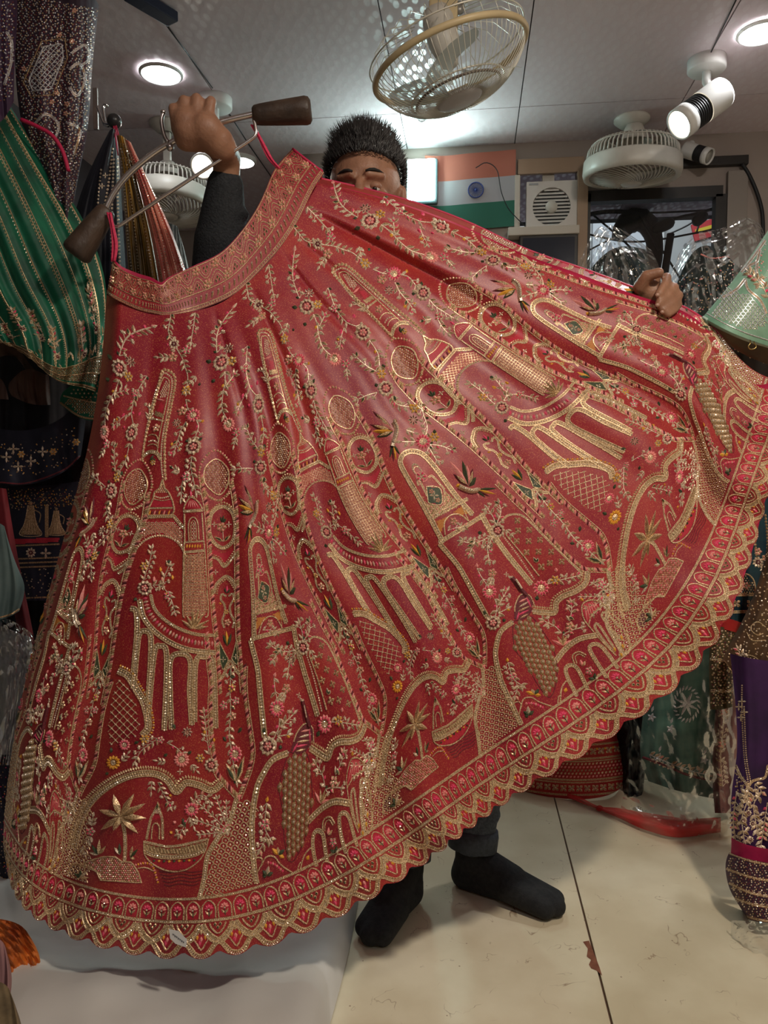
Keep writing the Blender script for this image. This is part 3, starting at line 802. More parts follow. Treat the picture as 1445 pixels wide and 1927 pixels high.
# ================================================================== fans
M_FANW = mat('aged_white_plastic', (.66, .62, .55), .38, color2=(.58, .54, .47), nscale=14)
M_FANY = mat('yellowed_plastic', (.66, .52, .30), .4, color2=(.58, .45, .26), nscale=10)
M_CAGE = mat('cage_wire', (.74, .70, .60), .35, .25)
M_BLADE = mat('smoky_blade', (.60, .66, .64), .3, alpha=.88)
M_DUST = mat('dusty_band', (.16, .12, .10), .8, color2=(.3, .26, .22), nscale=40)
def ringpts(c, q, R, h, n=48): return [c + q @ Vector((R * math.cos(2 * PI * i / n), R * math.sin(2 * PI * i / n), h)) for i in range(n)]
def cabin_fan(c, R, tilt, label, mount, plate=True):
    """drum fan hanging from the ceiling: c is the ring centre"""
    t = empty('cabin_fan', c, label, 'fan', 'white drum fans on the ceiling')
    ax = Vector(tilt).normalized(); q = Vector((0, 0, 1)).rotation_difference(ax)
    MB().lathe([(R * .86, -.030), (R * .97, -.034), (R, -.015), (R * .985, .03), (R * .95, .038), (R * .87, .036)], c, ax, 56, cap=False).build('ring', [M_FANW], t)
    m = MB()
    for i in range(60):
        a = 2 * PI * i / 60; d = lambda r, h: c + q @ Vector((r * math.cos(a), r * math.sin(a), h))
        m.tube([d(R * .93, .034), d(R * .90, .07), d(R * .78, .098), d(R * .5, .112)], .0032, 0, 5)
    m.tube(ringpts(c, q, R * .5, .112), .004, 0, 6, True); m.tube(ringpts(c, q, R * .85, .088), .002, 0, 5, True)
    m.build('rear_grille', [M_FANW], t)
    m = MB()
    for i in range(44):
        a = 2 * PI * i / 44
        P = []
        for k in range(7):
            f = k / 6; r = R * (.88 - .66 * f); aa = a + .9 * f
            P.append(c + q @ Vector((r * math.cos(aa), r * math.sin(aa), -.026 - .030 * math.sin(f * PI * .5))))
        m.tube(P, .0026, 0, 5)
    m.build('front_grille', [M_FANW], t)
    MB().lathe([(.0001, -.064), (R * .18, -.062), (R * .23, -.055), (R * .23, -.05)], c, ax, 32, cap=False).build('hub_disc', [M_FANW], t)
    m = MB()
    for b in range(3):
        a0 = 2 * PI * b / 3; vs = []; 
        for k in range(6):
            r = R * (.2 + .6 * k / 5)
            for s_ in (-1, 1):
                aa = a0 + s_ * (.25 + .2 * math.sin(k / 5 * PI))
                vs.append(c + q @ Vector((r * math.cos(aa), r * math.sin(aa), .02 + s_ * .02)))
        m.add(vs, [(2 * k, 2 * k + 1, 2 * k + 3, 2 * k + 2) for k in range(5)], 0, True)
    m.build('blades', [mat('fan_blade_brown', (.36, .27, .20), .35)], t)
    MB().lathe([(.0001, .17), (R * .16, .165), (R * .22, .14), (R * .26, .11), (R * .36, .10)], c, ax, 32, cap=False).build('motor_housing', [M_FANW], t)
    top = Vector(mount)
    m = MB(); m.box((c + q @ Vector((0, 0, .15)) + top) / 2 + Vector((0, 0, .0)), (.03, .018, (top - c).length - .10), 0, None, .003); m.build('stem', [M_FANW], t)
    if plate: MB().lathe([(.0001, 0), (.07, 0), (.07, -.008), (.045, -.03), (.02, -.035)], top, n=36, cap=False).build('mounting_plate', [M_FANW], t)
    return t
c3 = at1(1189, 318, 2.98)
cabin_fan(c3, .192, (.02, -.10, 1), 'white drum fan hanging in front of the window', (c3.x, c3.y + .02, CEIL))
c2 = at1(316, 382, 3.05)
cabin_fan(c2, .185, (-.02, .08, 1), 'white drum fan behind the hanging coral skirt', (c2.x, c2.y, CEIL))
# large wire-cage fan above the head
c1 = at1(846, 118, 1.96)
fan = empty('cage_fan', c1, 'tilted wire cage ceiling fan with yellowed ring above the head', 'fan')
ax = Vector((-.30, -.10, 1)).normalized(); q = Vector((0, 0, 1)).rotation_difference(ax); R = .205
m = MB(); m.tube(ringpts(c1, q, R, 0, 72), .0085, 0, 10, True); m.build('outer_ring', [M_FANY], fan)
m = MB(); m.tube(ringpts(c1, q, R * 1.02, .035, 60), .0022, 0, 5, True)
for i in range(80):
    a = 2 * PI * i / 80; P = []
    for k in range(8):
        f = k / 7; r = R * (1 - .70 * f ** 1.3); h = -.098 * math.sin(f * PI / 2) ** .9
        aa = a + .35 * f * 0
        P.append(c1 + q @ Vector((r * math.cos(aa), r * math.sin(aa), h)))
    m.tube(P, .0012, 0, 4)
for f in (.45,):
    m.tube(ringpts(c1, q, R * .62, -.074, 60), .0025, 0, 5, True)
m.build('front_cage', [M_CAGE], fan)
m = MB()
for i in range(28):
    a = 2 * PI * i / 28; P = [c1 + q @ Vector((R * r_ * math.cos(a), R * r_ * math.sin(a), h_)) for r_, h_ in ((1.0, .0), (.98, .05), (.8, .085), (.35, .10))]
    m.tube(P, .0011, 0, 4)
m.build('rear_cage', [M_CAGE], fan)
m = MB(); m.tube(ringpts(c1, q, R * .56, -.082, 60), .0035, 0, 5, True); m.build('dust_band', [M_DUST], fan)
MB().lathe([(.0001, -.104), (R * .26, -.102), (R * .31, -.096), (R * .31, -.09)], c1, ax, 40, cap=False).build('hub_disc', [mat('hub_plastic', (.58, .55, .54), .4)], fan)
for b in range(3):
    a0 = 2 * PI * b / 3 + .5; vs = []
    for k in range(8):
        r = R * (.16 + .72 * k / 7); wd_ = .30 + .30 * math.sin(k / 7 * PI * .9)
        for s_ in range(5):
            u = s_ / 4 * 2 - 1; aa = a0 + u * wd_
            vs.append(c1 + q @ Vector((r * math.cos(aa), r * math.sin(aa), -.03 + .028 * u - .01 * u * u)))
    m = MB(); m.add(vs, [(5 * k + j, 5 * k + j + 1, 5 * k + j + 6, 5 * k + j + 5) for k in range(7) for j in range(4)], 0, True); m.build('blade', [M_BLADE], fan)
MB().lathe([(.0001, .14), (R * .16, .135), (R * .20, .11), (R * .20, .05), (R * .10, -.01), (.0001, -.02)], c1, ax, 32, cap=False).build('motor_housing', [M_FANW], fan)
m = MB(); top = Vector((c1.x, c1.y + .03, CEIL)); m.box((c1 + q @ Vector((0, 0, .12)) + top) / 2, (.075, .04, (top - c1).length - .07), 0, None, .006); m.build('arm', [M_FANY], fan)
MB().lathe([(.016, 0), (.016, -.008), (.0001, -.009)], atY(863, 14, (c1.y + .03) - .028), (0, -1, 0), 20).build('arm_bolt', [mat('bolt_grey', (.3, .29, .27), .4, .5)], fan)

# ================================================================== back wall objects
fl = empty('wall_flag', atY(880, 432, BACK), 'orange white and green flag with blue wheel on back wall', 'flag')
fx0, fx1 = atY(800, 300, BACK).x, atY(970, 300, BACK).x; fz = [atY(880, y, BACK).z for y in (292, 340, 386, 434)]
fm = [mat('flag_orange', (.46, .15, .10), .8), mat('flag_white', (.38, .36, .37), .8), mat('flag_green', (.025, .13, .085), .8)]
for k in range(3):
    vs = []; n = 24
    for i in range(n + 1):
        f = i / n; x = fx0 + (fx1 - fx0) * f
        y = BACK - .022 + .006 * math.sin(f * 9 + .5)
        sag = -.006 * math.sin(f * 5)
        vs += [(x, y, fz[k] + sag), (x, y + .001, fz[k + 1] + sag)]
    raw(('orange_stripe', 'white_stripe', 'green_stripe')[k], vs, [(2 * i, 2 * i + 2, 2 * i + 3, 2 * i + 1) for i in range(n)], fm[k], None, fl)
wc = atY(895, 386 - 23, BACK); wc.y = BACK - .032; wc = Vector((atY(895, 386, BACK).x, BACK - .031, (fz[1] + fz[2]) / 2))
m = MB(); q0 = Vector((0, 0, 1)).rotation_difference(Vector((0, -1, 0))); m.tube(ringpts(wc, q0, .032, 0, 40), .0028, 0, 6, True); m.ball(wc, .006)
for i in range(24):
    a = 2 * PI * i / 24; m.tube([wc + Vector((.005 * math.cos(a), 0, .005 * math.sin(a))), wc + Vector((.031 * math.cos(a), 0, .031 * math.sin(a)))], .0011, 0, 4)
m.build('blue_wheel', [mat('flag_blue', (.04, .06, .22), .7)], fl)
m = MB(); m.tube([atY(x, y, BACK - .05) for x, y in smooth_line([(895, 316), (915, 306), (935, 320), (943, 360), (955, 390), (972, 410), (990, 428)], 6)], .002, 0, 6)
tag(m.build('loose_wire', [M_BLACK]), 'thin black wire looping over the flag to exhaust fan', 'wire')
# exhaust fan
ef = empty('exhaust_fan', atY(1036, 440, BACK), 'square white exhaust fan with round slatted grille on back wall', 'fan')
p0 = atY(990, 347, BACK); p1 = atY(1083, 439, BACK); ec = Vector(((p0.x + p1.x) / 2, BACK - .01, (p0.z + p1.z) / 2)); es = p1.x - p0.x
m = MB(); NR = 40
r0 = es * .375; sq = []
for i in range(NR):
    a = 2 * PI * i / NR; cxx, szz = math.cos(a), math.sin(a); k = 1 / max(abs(cxx), abs(szz)); sq.append((es / 2 * cxx * k, es / 2 * szz * k))
vs = [ec + Vector((x, -.02, z)) for x, z in sq] + [ec + Vector((r0 * math.cos(2 * PI * i / NR), -.02, r0 * math.sin(2 * PI * i / NR))) for i in range(NR)] + [ec + Vector((x, .03, z)) for x, z in sq] + [ec + Vector((r0 * math.cos(2 * PI * i / NR), .03, r0 * math.sin(2 * PI * i / NR))) for i in range(NR)]
fs = []
for i in range(NR):
    j = (i + 1) % NR; fs += [(i, j, NR + j, NR + i), (i, 2 * NR + i, 2 * NR + j, j), (NR + i, NR + j, 3 * NR + j, 3 * NR + i)]
m.add(vs, fs); m.build('face_plate', [mat('fan_white', (.62, .57, .52), .4)], ef)
for k in range(11):
    z = -r0 * .92 + k * r0 * 1.84 / 10; w = math.sqrt(max(r0 * r0 - z * z, 1e-5))
    MB().box(ec + Vector((0, -.008, z)), (2 * w, .012, .0065), 0, Matrix.Rotation(.5, 3, 'X')).build('slat', [M_WHITE], ef)
MB().lathe([(.0001, .026), (r0 * .28, .024), (r0 * .32, .016), (r0 * .32, 0)], ec, (0, -1, 0), 32, cap=False).build('hub', [M_FANW], ef)
MB().box(ec + Vector((0, .035, 0)), (es * .8, .004, es * .8)).build('dark_duct', [M_BLACK], ef)
MB().box(ec + Vector((-es * .36, -.021, es * .45)), (es * .18, .003, es * .035)).build('maker_plate', [mat('plate_grey', (.35, .35, .36), .4)], ef)
MB().box(ec + Vector((es * .42, -.021, -es * .44)), (es * .04, .003, es * .02)).build('maker_mark', [mat('mark_red', (.4, .08, .07), .5)], ef)
MB().box((atY(1032, 338, BACK).x, BACK + .02, atY(1032, 338, BACK).z), (.05, .03, .05)).build('mounting_tab', [M_CREAM], ef)
# dark cabinet below the exhaust fan
cb = empty('glass_cabinet', atY(1030, 620, BACK), 'dark glass-fronted cabinet under the exhaust fan shelf', 'cabinet')
p0 = atY(976, 450, BACK); p1 = atY(1082, 620, BACK); MB().box(((p0.x + p1.x) / 2, BACK - .03, (p0.z + p1.z) / 2), (p1.x - p0.x, .05, p0.z - p1.z), 0, None, .004).build('body', [M_DARK], cb)
MB().box(((p0.x + p1.x) / 2, BACK - .058, (p0.z + p1.z) / 2), (p1.x - p0.x - .03, .005, p0.z - p1.z - .03)).build('glass_front', [mat('dark_glass', (.03, .035, .05), .08)], cb)
# mirror in the left alcove
mr = empty('wall_mirror', atY(490, 560, BACK + .9), 'pale blue mirror panel behind the raised sleeve', 'mirror')
p0 = atY(430, 350, BACK + .95); p1 = atY(566, 560, BACK + .95)
MB().box(((p0.x + p1.x) / 2, BACK + .955, (p0.z + p1.z) / 2), (p1.x - p0.x, .02, p0.z - p1.z), 0, None, .004).build('mirror_glass', [mat('silvered_glass', (.62, .74, .80), .12, .85)], mr)
MB().box(((p0.x + p1.x) / 2, BACK + .95, p0.z + .02), (p1.x - p0.x, .04, .03)).build('top_rail', [M_DARK], mr)
# white sheeted mattress in the foreground
M_SHEET = mat('white_sheet', (.60, .58, .55), .8, color2=(.68, .66, .63), nscale=4, bump=.6, bscale=7)
nx, ny = 90, 90; vs = []; 
x0, x1, y0, y1 = -1.45, -.238, .2, 1.92
for i in range(nx + 1):
    for j in range(ny + 1):
        fx, fy = i / nx, j / ny; x = x0 + (x1 - x0) * fx; y = y0 + (y1 - y0) * fy
        z = .050 + .005 * math.sin(7 * y + 9 * x) + .004 * math.sin(17 * x - 11 * y + 1) + .003 * math.sin(31 * y + 5 * x) + .006 * abs(math.sin(4 * x + 9 * y + 2 * math.sin(5 * x))) ** 6 + .007 * abs(math.sin(13 * x + 3 * y)) ** 8 + .006 * abs(math.sin(6 * x - 8 * y + 1)) ** 10
        ex = (1 - fx) * 1.2; e = min(max((1 - fx) / .05, 0), 1); e2 = min(max((1 - fy) / .04, 0), 1)
        z = .003 + (z - .003) * math.sqrt(max(1 - (1 - e) ** 2, 0)) * math.sqrt(max(1 - (1 - e2) ** 2, 0))
        vs.append((x + .008 * math.sin(6 * y) * fx, y, z))
mt = raw('floor_mattress', vs, [(i * (ny + 1) + j, (i + 1) * (ny + 1) + j, (i + 1) * (ny + 1) + j + 1, i * (ny + 1) + j + 1) for i in range(nx) for j in range(ny)], M_SHEET)
tag(mt, 'wrinkled white sheet over a thin floor mattress under the red skirt', 'mattress')
# ================================================================== the red bridal skirt
M_RED = bpy.data.materials.new('red_shot_silk'); M_RED.use_nodes = True
def _red():
    nt = M_RED.node_tree; b = nt.nodes['Principled BSDF']
    tc = nt.nodes.new('ShaderNodeTexCoord')
    n1 = nt.nodes.new('ShaderNodeTexNoise'); n1.inputs['Scale'].default_value = 7; n1.inputs['Detail'].default_value = 5
    r1 = nt.nodes.new('ShaderNodeValToRGB')
    r1.color_ramp.elements[0].position = .38; r1.color_ramp.elements[0].color = (0.275, 0.007, 0.026, 1)
    r1.color_ramp.elements[1].position = .70; r1.color_ramp.elements[1].color = (0.40, 0.026, 0.026, 1)
    n2 = nt.nodes.new('ShaderNodeTexNoise'); n2.inputs['Scale'].default_value = 620; n2.inputs['Detail'].default_value = 1
    r2 = nt.nodes.new('ShaderNodeValToRGB')
    r2.color_ramp.elements[0].position = .56; r2.color_ramp.elements[0].color = (0, 0, 0, 1)
    r2.color_ramp.elements[1].position = .70; r2.color_ramp.elements[1].color = (.8, .8, .8, 1)
    mx = nt.nodes.new('ShaderNodeMix'); mx.data_type = 'RGBA'
    nt.links.new(tc.outputs['Object'], n1.inputs['Vector']); nt.links.new(tc.outputs['Object'], n2.inputs['Vector'])
    nt.links.new(n1.outputs['Fac'], r1.inputs['Fac']); nt.links.new(n2.outputs['Fac'], r2.inputs['Fac'])
    nt.links.new(r2.outputs['Color'], mx.inputs['Factor']); nt.links.new(r1.outputs['Color'], mx.inputs['A'])
    mx.inputs['B'].default_value = (0.60, 0.17, 0.07, 1)
    nt.links.new(mx.outputs['Result'], b.inputs['Base Color'])
    b.inputs['Roughness'].default_value = .42; b.inputs['Specular IOR Level'].default_value = .45
    b.inputs['Sheen Weight'].default_value = .35; b.inputs['Sheen Roughness'].default_value = .35; b.inputs['Sheen Tint'].default_value = (1, .35, .15, 1)
    n3 = nt.nodes.new('ShaderNodeTexNoise'); n3.inputs['Scale'].default_value = 14; n3.inputs['Detail'].default_value = 2
    bp = nt.nodes.new('ShaderNodeBump'); bp.inputs['Strength'].default_value = .22; bp.inputs['Distance'].default_value = .010
    nt.links.new(tc.outputs['Object'], n3.inputs['Vector']); nt.links.new(n3.outputs['Fac'], bp.inputs['Height']); nt.links.new(bp.outputs['Normal'], b.inputs['Normal'])
_red()
M_LINING = mat('magenta_lining', (0.45, 0.008, 0.06), 0.5, color2=(0.55, .02, .08), nscale=12, bump=.2, bscale=30)
M_CORD = mat('red_cord', (0.55, 0.01, 0.07), 0.6, color2=(.7, .05, .12), nscale=300)

ROWV = np.array([0, 145, 275, 365, 482, 640, 880, 1050, 1095, 1150]) / 1150.0
NET = [
    [(203, 556), (190, 712), (166, 850), (144, 935), (112, 1050), (75, 1185), (30, 1385), (10, 1545), (8, 1590), (14, 1632)],
    [(288, 590), (278, 735), (264, 868), (246, 958), (214, 1075), (193, 1246), (149, 1492), (127, 1656), (116, 1694), (98, 1750)],
    [(362, 586), (386, 725), (404, 850), (414, 940), (422, 1069), (432, 1226), (449, 1499), (435, 1682), (440, 1726), (447, 1797)],
    [(431, 561), (478, 672), (521, 800), (534, 888), (561, 1001), (632, 1157), (716, 1379), (730, 1541), (758, 1578), (800, 1626)],
    [(500, 499), (562, 620), (622, 732), (663, 814), (708, 919), (800, 1055), (910, 1254), (945, 1395), (962, 1437), (990, 1488)],
    [(537, 452), (640, 557), (739, 642), (785, 717), (880, 799), (992, 909), (1146, 1072), (1217, 1192), (1258, 1217), (1314, 1254)],
    [(572, 392), (705, 463), (833, 531), (900, 575), (992, 645), (1121, 712), (1304, 825), (1363, 944), (1398, 953), (1438, 966)],
    [(602, 338), (752, 376), (893, 428), (977, 468), (1078, 505), (1205, 552), (1345, 628), (1440, 720), (1480, 730), (1530, 745)],
]
DK = [0, .126, .5565, 1.0]
DT = np.array([[1.40, 1.40, 1.40, 1.42, 1.44, 1.46, 1.48, 1.50],
               [1.37, 1.36, 1.36, 1.38, 1.41, 1.44, 1.48, 1.52],
               [1.38, 1.31, 1.29, 1.32, 1.36, 1.42, 1.48, 1.54],
               [1.40, 1.29, 1.25, 1.27, 1.31, 1.37, 1.44, 1.52]])
def skirt_depth(U, V, X, Y):
    uu = U[:, 0]; vv = V[0]
    D = nat_spline(DK, DT, vv)                    # nv, 8
    D = nat_spline(np.arange(8.0), D.T, uu)        # nu, nv
    env = np.clip(V / .25, 0, 1) * (.35 + .9 * V)
    valley = np.zeros_like(U)
    for uc, a, w in ((1.0, 1.6, .16), (2.05, .8, .16), (2.95, 1.5, .16), (3.95, .9, .15), (4.98, .7, .14), (6.0, 1.3, .13), (1.55, .35, .1), (2.5, .6, .12), (3.4, .35, .09), (4.5, .4, .1), (5.5, .35, .1), (6.5, .7, .12)):
        valley += a * np.exp(-((U - uc - .05 * np.sin(V * 5 + uc)) / w) ** 2)
    top = np.exp(-((V - .22) / .22) ** 2)
    valley += 1.1 * top * (np.exp(-((U - 5.93) / .10) ** 2) + .5 * np.exp(-((U - 4.7) / .1) ** 2) + .5 * np.exp(-((U - 3.5) / .12) ** 2))
    D = D + .017 * valley * env
    D = D + .018 * np.exp(-((U - 6.0) / .10) ** 2) * np.exp(-((V - .2) / .2) ** 2) * np.clip(V / .06, 0, 1)
    for uc in (2.55, 3.5, 4.65, 5.3): D = D + .007 * np.exp(-((U - uc) / .09) ** 2) * np.exp(-((V - .12) / .12) ** 2) * np.clip(V / .04, 0, 1)
    D = D + .006 * np.sin(U * 9 + 6 * V) * env + .010 * np.sin(U * 5.3 + 1.0) * np.clip((V - .7) / .3, 0, 1) ** 2
    D = D + .13 * np.clip((.30 - U) / .34, 0, 1) ** 2 * .5 + .08 * np.clip((U - 6.82) / .25, 0, 1) ** 2
    return D
def hem_wave(u, V):
    t = np.clip((V - .945) / .055, 0, 1)
    return V - .0090 * (1 - abs(math.cos(6 * PI * u))) * t * t * (3 - 2 * t)
SK = Surf(NET, np.arange(8.0), ROWV, skirt_depth, 7 * 60 + 5, 240, ur=(-0.03, 7.05), vr=(0, 1.0), warp=hem_wave)
skirt = empty('bridal_skirt', at1(430, 1750, 1.27), 'flared red bridal skirt with gold palace embroidery held up on a metal hanger', 'skirt')
ed = [SK.u0] + list(range(1, 7)) + [SK.u1]
for a, b in zip(ed[:-1], ed[1:]):
    SK.mesh('gore', M_RED, skirt, a, b)
# back of the skirt, behind the front gores
def back_depth(U, V, X, Y):
    k = np.clip(np.sin(PI * np.clip(U / 7, 0, 1)), 0, 1) ** .6
    return skirt_depth(U, V, X, Y) * 0 + nat_spline(np.arange(8.0), nat_spline(DK, DT, V[0]).T, U[:, 0]) + .015 + .10 * k * np.clip(V * 3, .15, 1) + .012 * np.sin(U * 8)
NETB = [[((1 - .0) * x + (16 if i == 0 else (-6 if i == 7 else 0)), y - (18 if j >= 8 else 0) + (4 if i == 7 else 0)) for j, (x, y) in enumerate(c)] for i, c in enumerate(NET)]
SB = Surf(NETB, np.arange(8.0), ROWV, back_depth, 120, 70)
SB.mesh('back_gore', M_LINING, skirt)

K1 = (480, 560, 4.014); K2 = (780, 560, 4.014); K3 = (560, 980, 4.014); K4 = (860, 900, 4.014); K5 = (100, 1300, 4.014)
K6 = (200, 820, 4.014); K7 = (200, 270, 3.44); K8 = (540, 300, 4.014); K9 = (200, 500, 4.014); K0 = (0, 0, 1)
LIM = (-0.028, 7.045)
def P_(lim): return Pen(SK, ulim=lim)
def emit(p, name, sh): p.build(name, sh, skirt, lim=LIM)
SA = (0, 2, 4)            # traced on the first palace gore
SA3 = (0, -2, -4)         # traced on the third palace gore
SBq = (-4, -2, 0, 2)      # traced on the window gore 4..5
SC2 = (-2, -1, 0, 1, 2, 3, 4, 5)   # traced on strip 2
SC5 = (-5, -4, -3, -2, -1, 0, 1, 2)
SC4 = (-4, -3, -2, -1, 0, 1, 2, 3)

# ---------------- narrow strips between the gores (traced on strip 2)
p = P_((1.4, 2.6)).k(K6)
ov = [(820, 120), (735, 200), (712, 320), (760, 430), (860, 478), (925, 400), (945, 280), (905, 180)]
p.fringe(ov, 22, (GO, PK, GO), closed=True, gap=20)
p.tube([(820, 178), (748, 240), (740, 340), (790, 412), (860, 446), (916, 370), (922, 270), (880, 205)], 12, closed=True)
p.dots([(820, 185), (748, 250), (745, 335), (790, 405), (860, 440), (910, 370), (915, 275), (875, 210)], 18, 8, mis=(BE, GO, SI, AN))
p.fringe([(725, 400), (770, 470), (860, 500), (935, 440)], -24, GO, gap=18)
emit(p, 'oval_motif', SC2)
p.k(K6).rope([(722, 300), (735, 420), (758, 540), (782, 800), (795, 1100), (815, 1350), (838, 1560), (852, 1800), (862, 1940)])
p.rope([(945, 330), (970, 470), (985, 600), (990, 900), (992, 1200), (1000, 1500), (1020, 1760), (1035, 1940)])
emit(p, 'rope_border', SC2)
md = [(880, 535), (800, 580), (776, 690), (800, 790), (880, 848), (955, 795), (976, 690), (952, 580)]
p.k(K6).band(md, 30, closed=True)
p.fringe([(790, 580), (840, 535), (885, 515), (930, 540), (965, 590)], -20, GO, gap=18)
p.fill([(795, 855), (880, 890), (965, 850), (960, 890), (925, 945), (887, 962), (840, 915), (795, 905)], CR)
p.band([(790, 915), (845, 935), (887, 990), (930, 955), (978, 885)], 20, fringe=-14)
p.flower((870, 690), 42, 'lpink').leaves((885, 800), [(810, 760), (940, 750)], 26, GO, GR).leaves((880, 660), [(860, 610), (885, 600), (905, 625)], 20, GR)
p.flower((815, 670), 24, 'spray').flower((925, 670), 24, 'spray').tube([(880, 720), (885, 800)], 7, SI)
emit(p, 'medallion_motif', SC2)
p.k(K6).flower((825, 1030), 24, 'spray')
p.band([(815, 1190), (830, 1125), (868, 1085), (905, 1062), (945, 1085), (985, 1150)], 24, fringe=14)
p.band([(905, 1212), (872, 1196), (866, 1240), (892, 1275), (896, 1330), (876, 1400), (892, 1450)], 17)
p.band([(925, 1212), (955, 1190), (962, 1232), (934, 1290), (942, 1350), (965, 1400), (955, 1450)], 17)
p.leaves((910, 1190), [(890, 1150), (912, 1130), (935, 1160)], 20, (GR, HP, GR)).flower((915, 1410), 30, 'lpink').flower((905, 1330), 22, 'orange')
p.leaves((915, 1590), [(880, 1500), (905, 1470), (945, 1490)], 28, (GR, OR, GR)).leaf((850, 1260), (872, 1275), 14, OR).leaf((975, 1240), (955, 1260), 14, OR)
emit(p, 'paisley_motif', SC2)
p.k(K6).fill([(853, 1555), (858, 1700), (880, 1775), (925, 1690), (900, 1650)], GR).fill([(985, 1540), (960, 1640), (945, 1685), (985, 1735), (1012, 1660)], GR)
p.tube([(853, 1555), (858, 1700), (880, 1775), (925, 1690), (900, 1650)], 9, closed=True, sm=False).tube([(985, 1540), (960, 1640), (945, 1685), (985, 1735), (1012, 1660)], 9, closed=True, sm=False)
p.flower((882, 1690), 26, 'spray').flower((978, 1670), 24, 'spray')
p.band([(862, 1840), (892, 1795), (935, 1700), (985, 1780), (1030, 1812)], 26)
emit(p, 'spandrel_motif', SC2)
# lower half of the strips (traced on strip 5)
p = P_((4.4, 5.6)).k(K4)
p.rope([(300, 30), (450, 180), (560, 280), (640, 380), (780, 530), (900, 640), (960, 682), (1060, 690), (1150, 694)])
p.rope([(1150, 690), (1140, 600), (1120, 500), (1080, 420), (980, 330), (850, 220), (760, 130), (690, 40)])
emit(p, 'rope_border', SC5)
p.k(K4).vine([(600, 100), (700, 230), (800, 340), (880, 450), (960, 520), (1080, 625)], 32, 44)
p.flower((705, 215), 34, 'orange').flower((785, 260), 30, 'pink').flower((730, 338), 34, 'pink').flower((830, 348), 30, 'lpink').flower((990, 512), 52, 'pinkd')
p.leaves((640, 165), [(610, 130), (650, 115), (680, 150)], 22, (GR, SI, GR)).leaf((930, 360), (925, 405), 26, GR).leaf((850, 490), (890, 495), 24, GR)
p.leaf((1095, 640), (965, 598), 42, GO, GR).leaf((1095, 640), (1050, 480), 42, GO, GR)
emit(p, 'flower_spray', SC5)
# tree trunk under each strip (traced on strip 4)
p = P_((3.4, 4.7)).k(K0)
tr = [(912, 1258), (912, 1290), (905, 1320), (899, 1350), (903, 1385), (906, 1423), (945, 1395), (980, 1366), (962, 1320), (946, 1285), (943, 1262)]
p.scales(tr, 11, 2.0, GO, ang=-.6)
p.band([(908, 1256), (909, 1290), (900, 1320), (894, 1350), (899, 1385), (904, 1425)], 7)
p.k(K4)
for e_ in ((20, 1550), (40, 1640), (70, 1705), (95, 1485), (150, 1490)): p.vine([(215, 1620), ((215 + e_[0]) / 2 - 5, (1620 + e_[1]) / 2), e_], 20, 30, 6)
emit(p, 'tree_trunk_motif', SC4)

# ---------------- palace gores
p = P_((4.95, 6.1)).k(K8)       # spire, traced on the third palace gore
p.beads([(800, 1350), (560, 1090), (430, 950), (345, 850), (370, 805), (450, 800), (600, 930), (800, 1110), (940, 1220), (1035, 1310)], 15, 27, GO)
p.beads([(780, 1330), (600, 1150), (450, 990), (365, 860), (385, 830), (450, 830), (580, 940), (780, 1120), (920, 1240), (1015, 1320)], 9, 17, BE)
p.tube([(760, 1300), (600, 1130), (470, 990), (395, 880), (405, 855), (450, 855), (560, 950), (700, 1080), (860, 1230)], 9)
p.dots([(420, 870), (450, 860), (540, 950), (500, 985), (440, 920)], 17, 8, BE)
p.fill([(545, 1000), (580, 985), (615, 1030), (585, 1060)], CR).fill([(575, 1065), (640, 1025), (665, 1050), (600, 1090)], AN).leaf((500, 1010), (550, 965), 16, PK)
p.band([(610, 1115), (690, 1055)], 14, sm=False).flower((695, 1130), 34, 'lpink')
p.tube([(700, 1210), (715, 1180), (750, 1160), (790, 1170)], 9).tube([(760, 1260), (770, 1230), (800, 1205), (840, 1200)], 9).beads([(740, 1230), (760, 1200), (800, 1185)], 8, 16)
p.band([(790, 1330), (810, 1270), (860, 1235), (920, 1240)], 30).leaves((860, 1310), [(850, 1260), (885, 1270)], 24, GR).flower((885, 1300), 26, 'orange')
emit(p, 'spire_motif', SA3)
p = P_((0.95, 2.05)).k(K6)
p.tube([(425, 330), (405, 395), (365, 425), (355, 475), (325, 540), (312, 602), (498, 600), (516, 560), (500, 490), (470, 425), (440, 395)], 13, closed=True, sm=False)
p.dots([(425, 345), (405, 395), (365, 430), (475, 430), (440, 395)], 15, 7, mis=(GO, BE))
p.beads([(360, 455), (415, 470), (480, 455)], 8, 15).tube([(350, 475), (420, 490), (492, 478)], 8)
p.fill([(345, 485), (328, 540), (506, 540), (495, 488)], CR).band([(325, 548), (505, 545)], 13, sm=False)
for i in range(10): p.leaf((322 + 18 * i, 598), (336 + 18 * i, 562), 13, (OR, MA, PK, MA)[i % 4])
emit(p, 'dome_motif', SA)
p.k(K6).band([(170, 890), (210, 790), (255, 690), (300, 615), (400, 608), (510, 608), (585, 700)], 28, sm=False)
gp = [(300, 645), (262, 715), (215, 830), (260, 785), (335, 745), (430, 740), (520, 785), (582, 860), (578, 725), (510, 645)]
p.fill(gp, CR, .2).lattice(gp, 20, 5, GO, (PI / 4, -PI / 4), (6, BE, 1))
p.fringe([(190, 930), (230, 860), (300, 795), (390, 765), (480, 780), (550, 830), (595, 915)], -22, GO, gap=18)
p.beads([(190, 925), (230, 852), (300, 785), (390, 755), (480, 770), (550, 820), (595, 900)], 9, 17)
p.band([(90, 1040), (140, 1000), (190, 930)], 26)
emit(p, 'palace_gate_motif', SA)
p.k(K6).fill([(590, 550), (602, 510), (640, 472), (690, 500), (722, 548)], CR)
for x in (615, 635, 655, 675, 698): p.leaf((x, 548), (645 + (x - 655) * .3, 480), 10, PK)
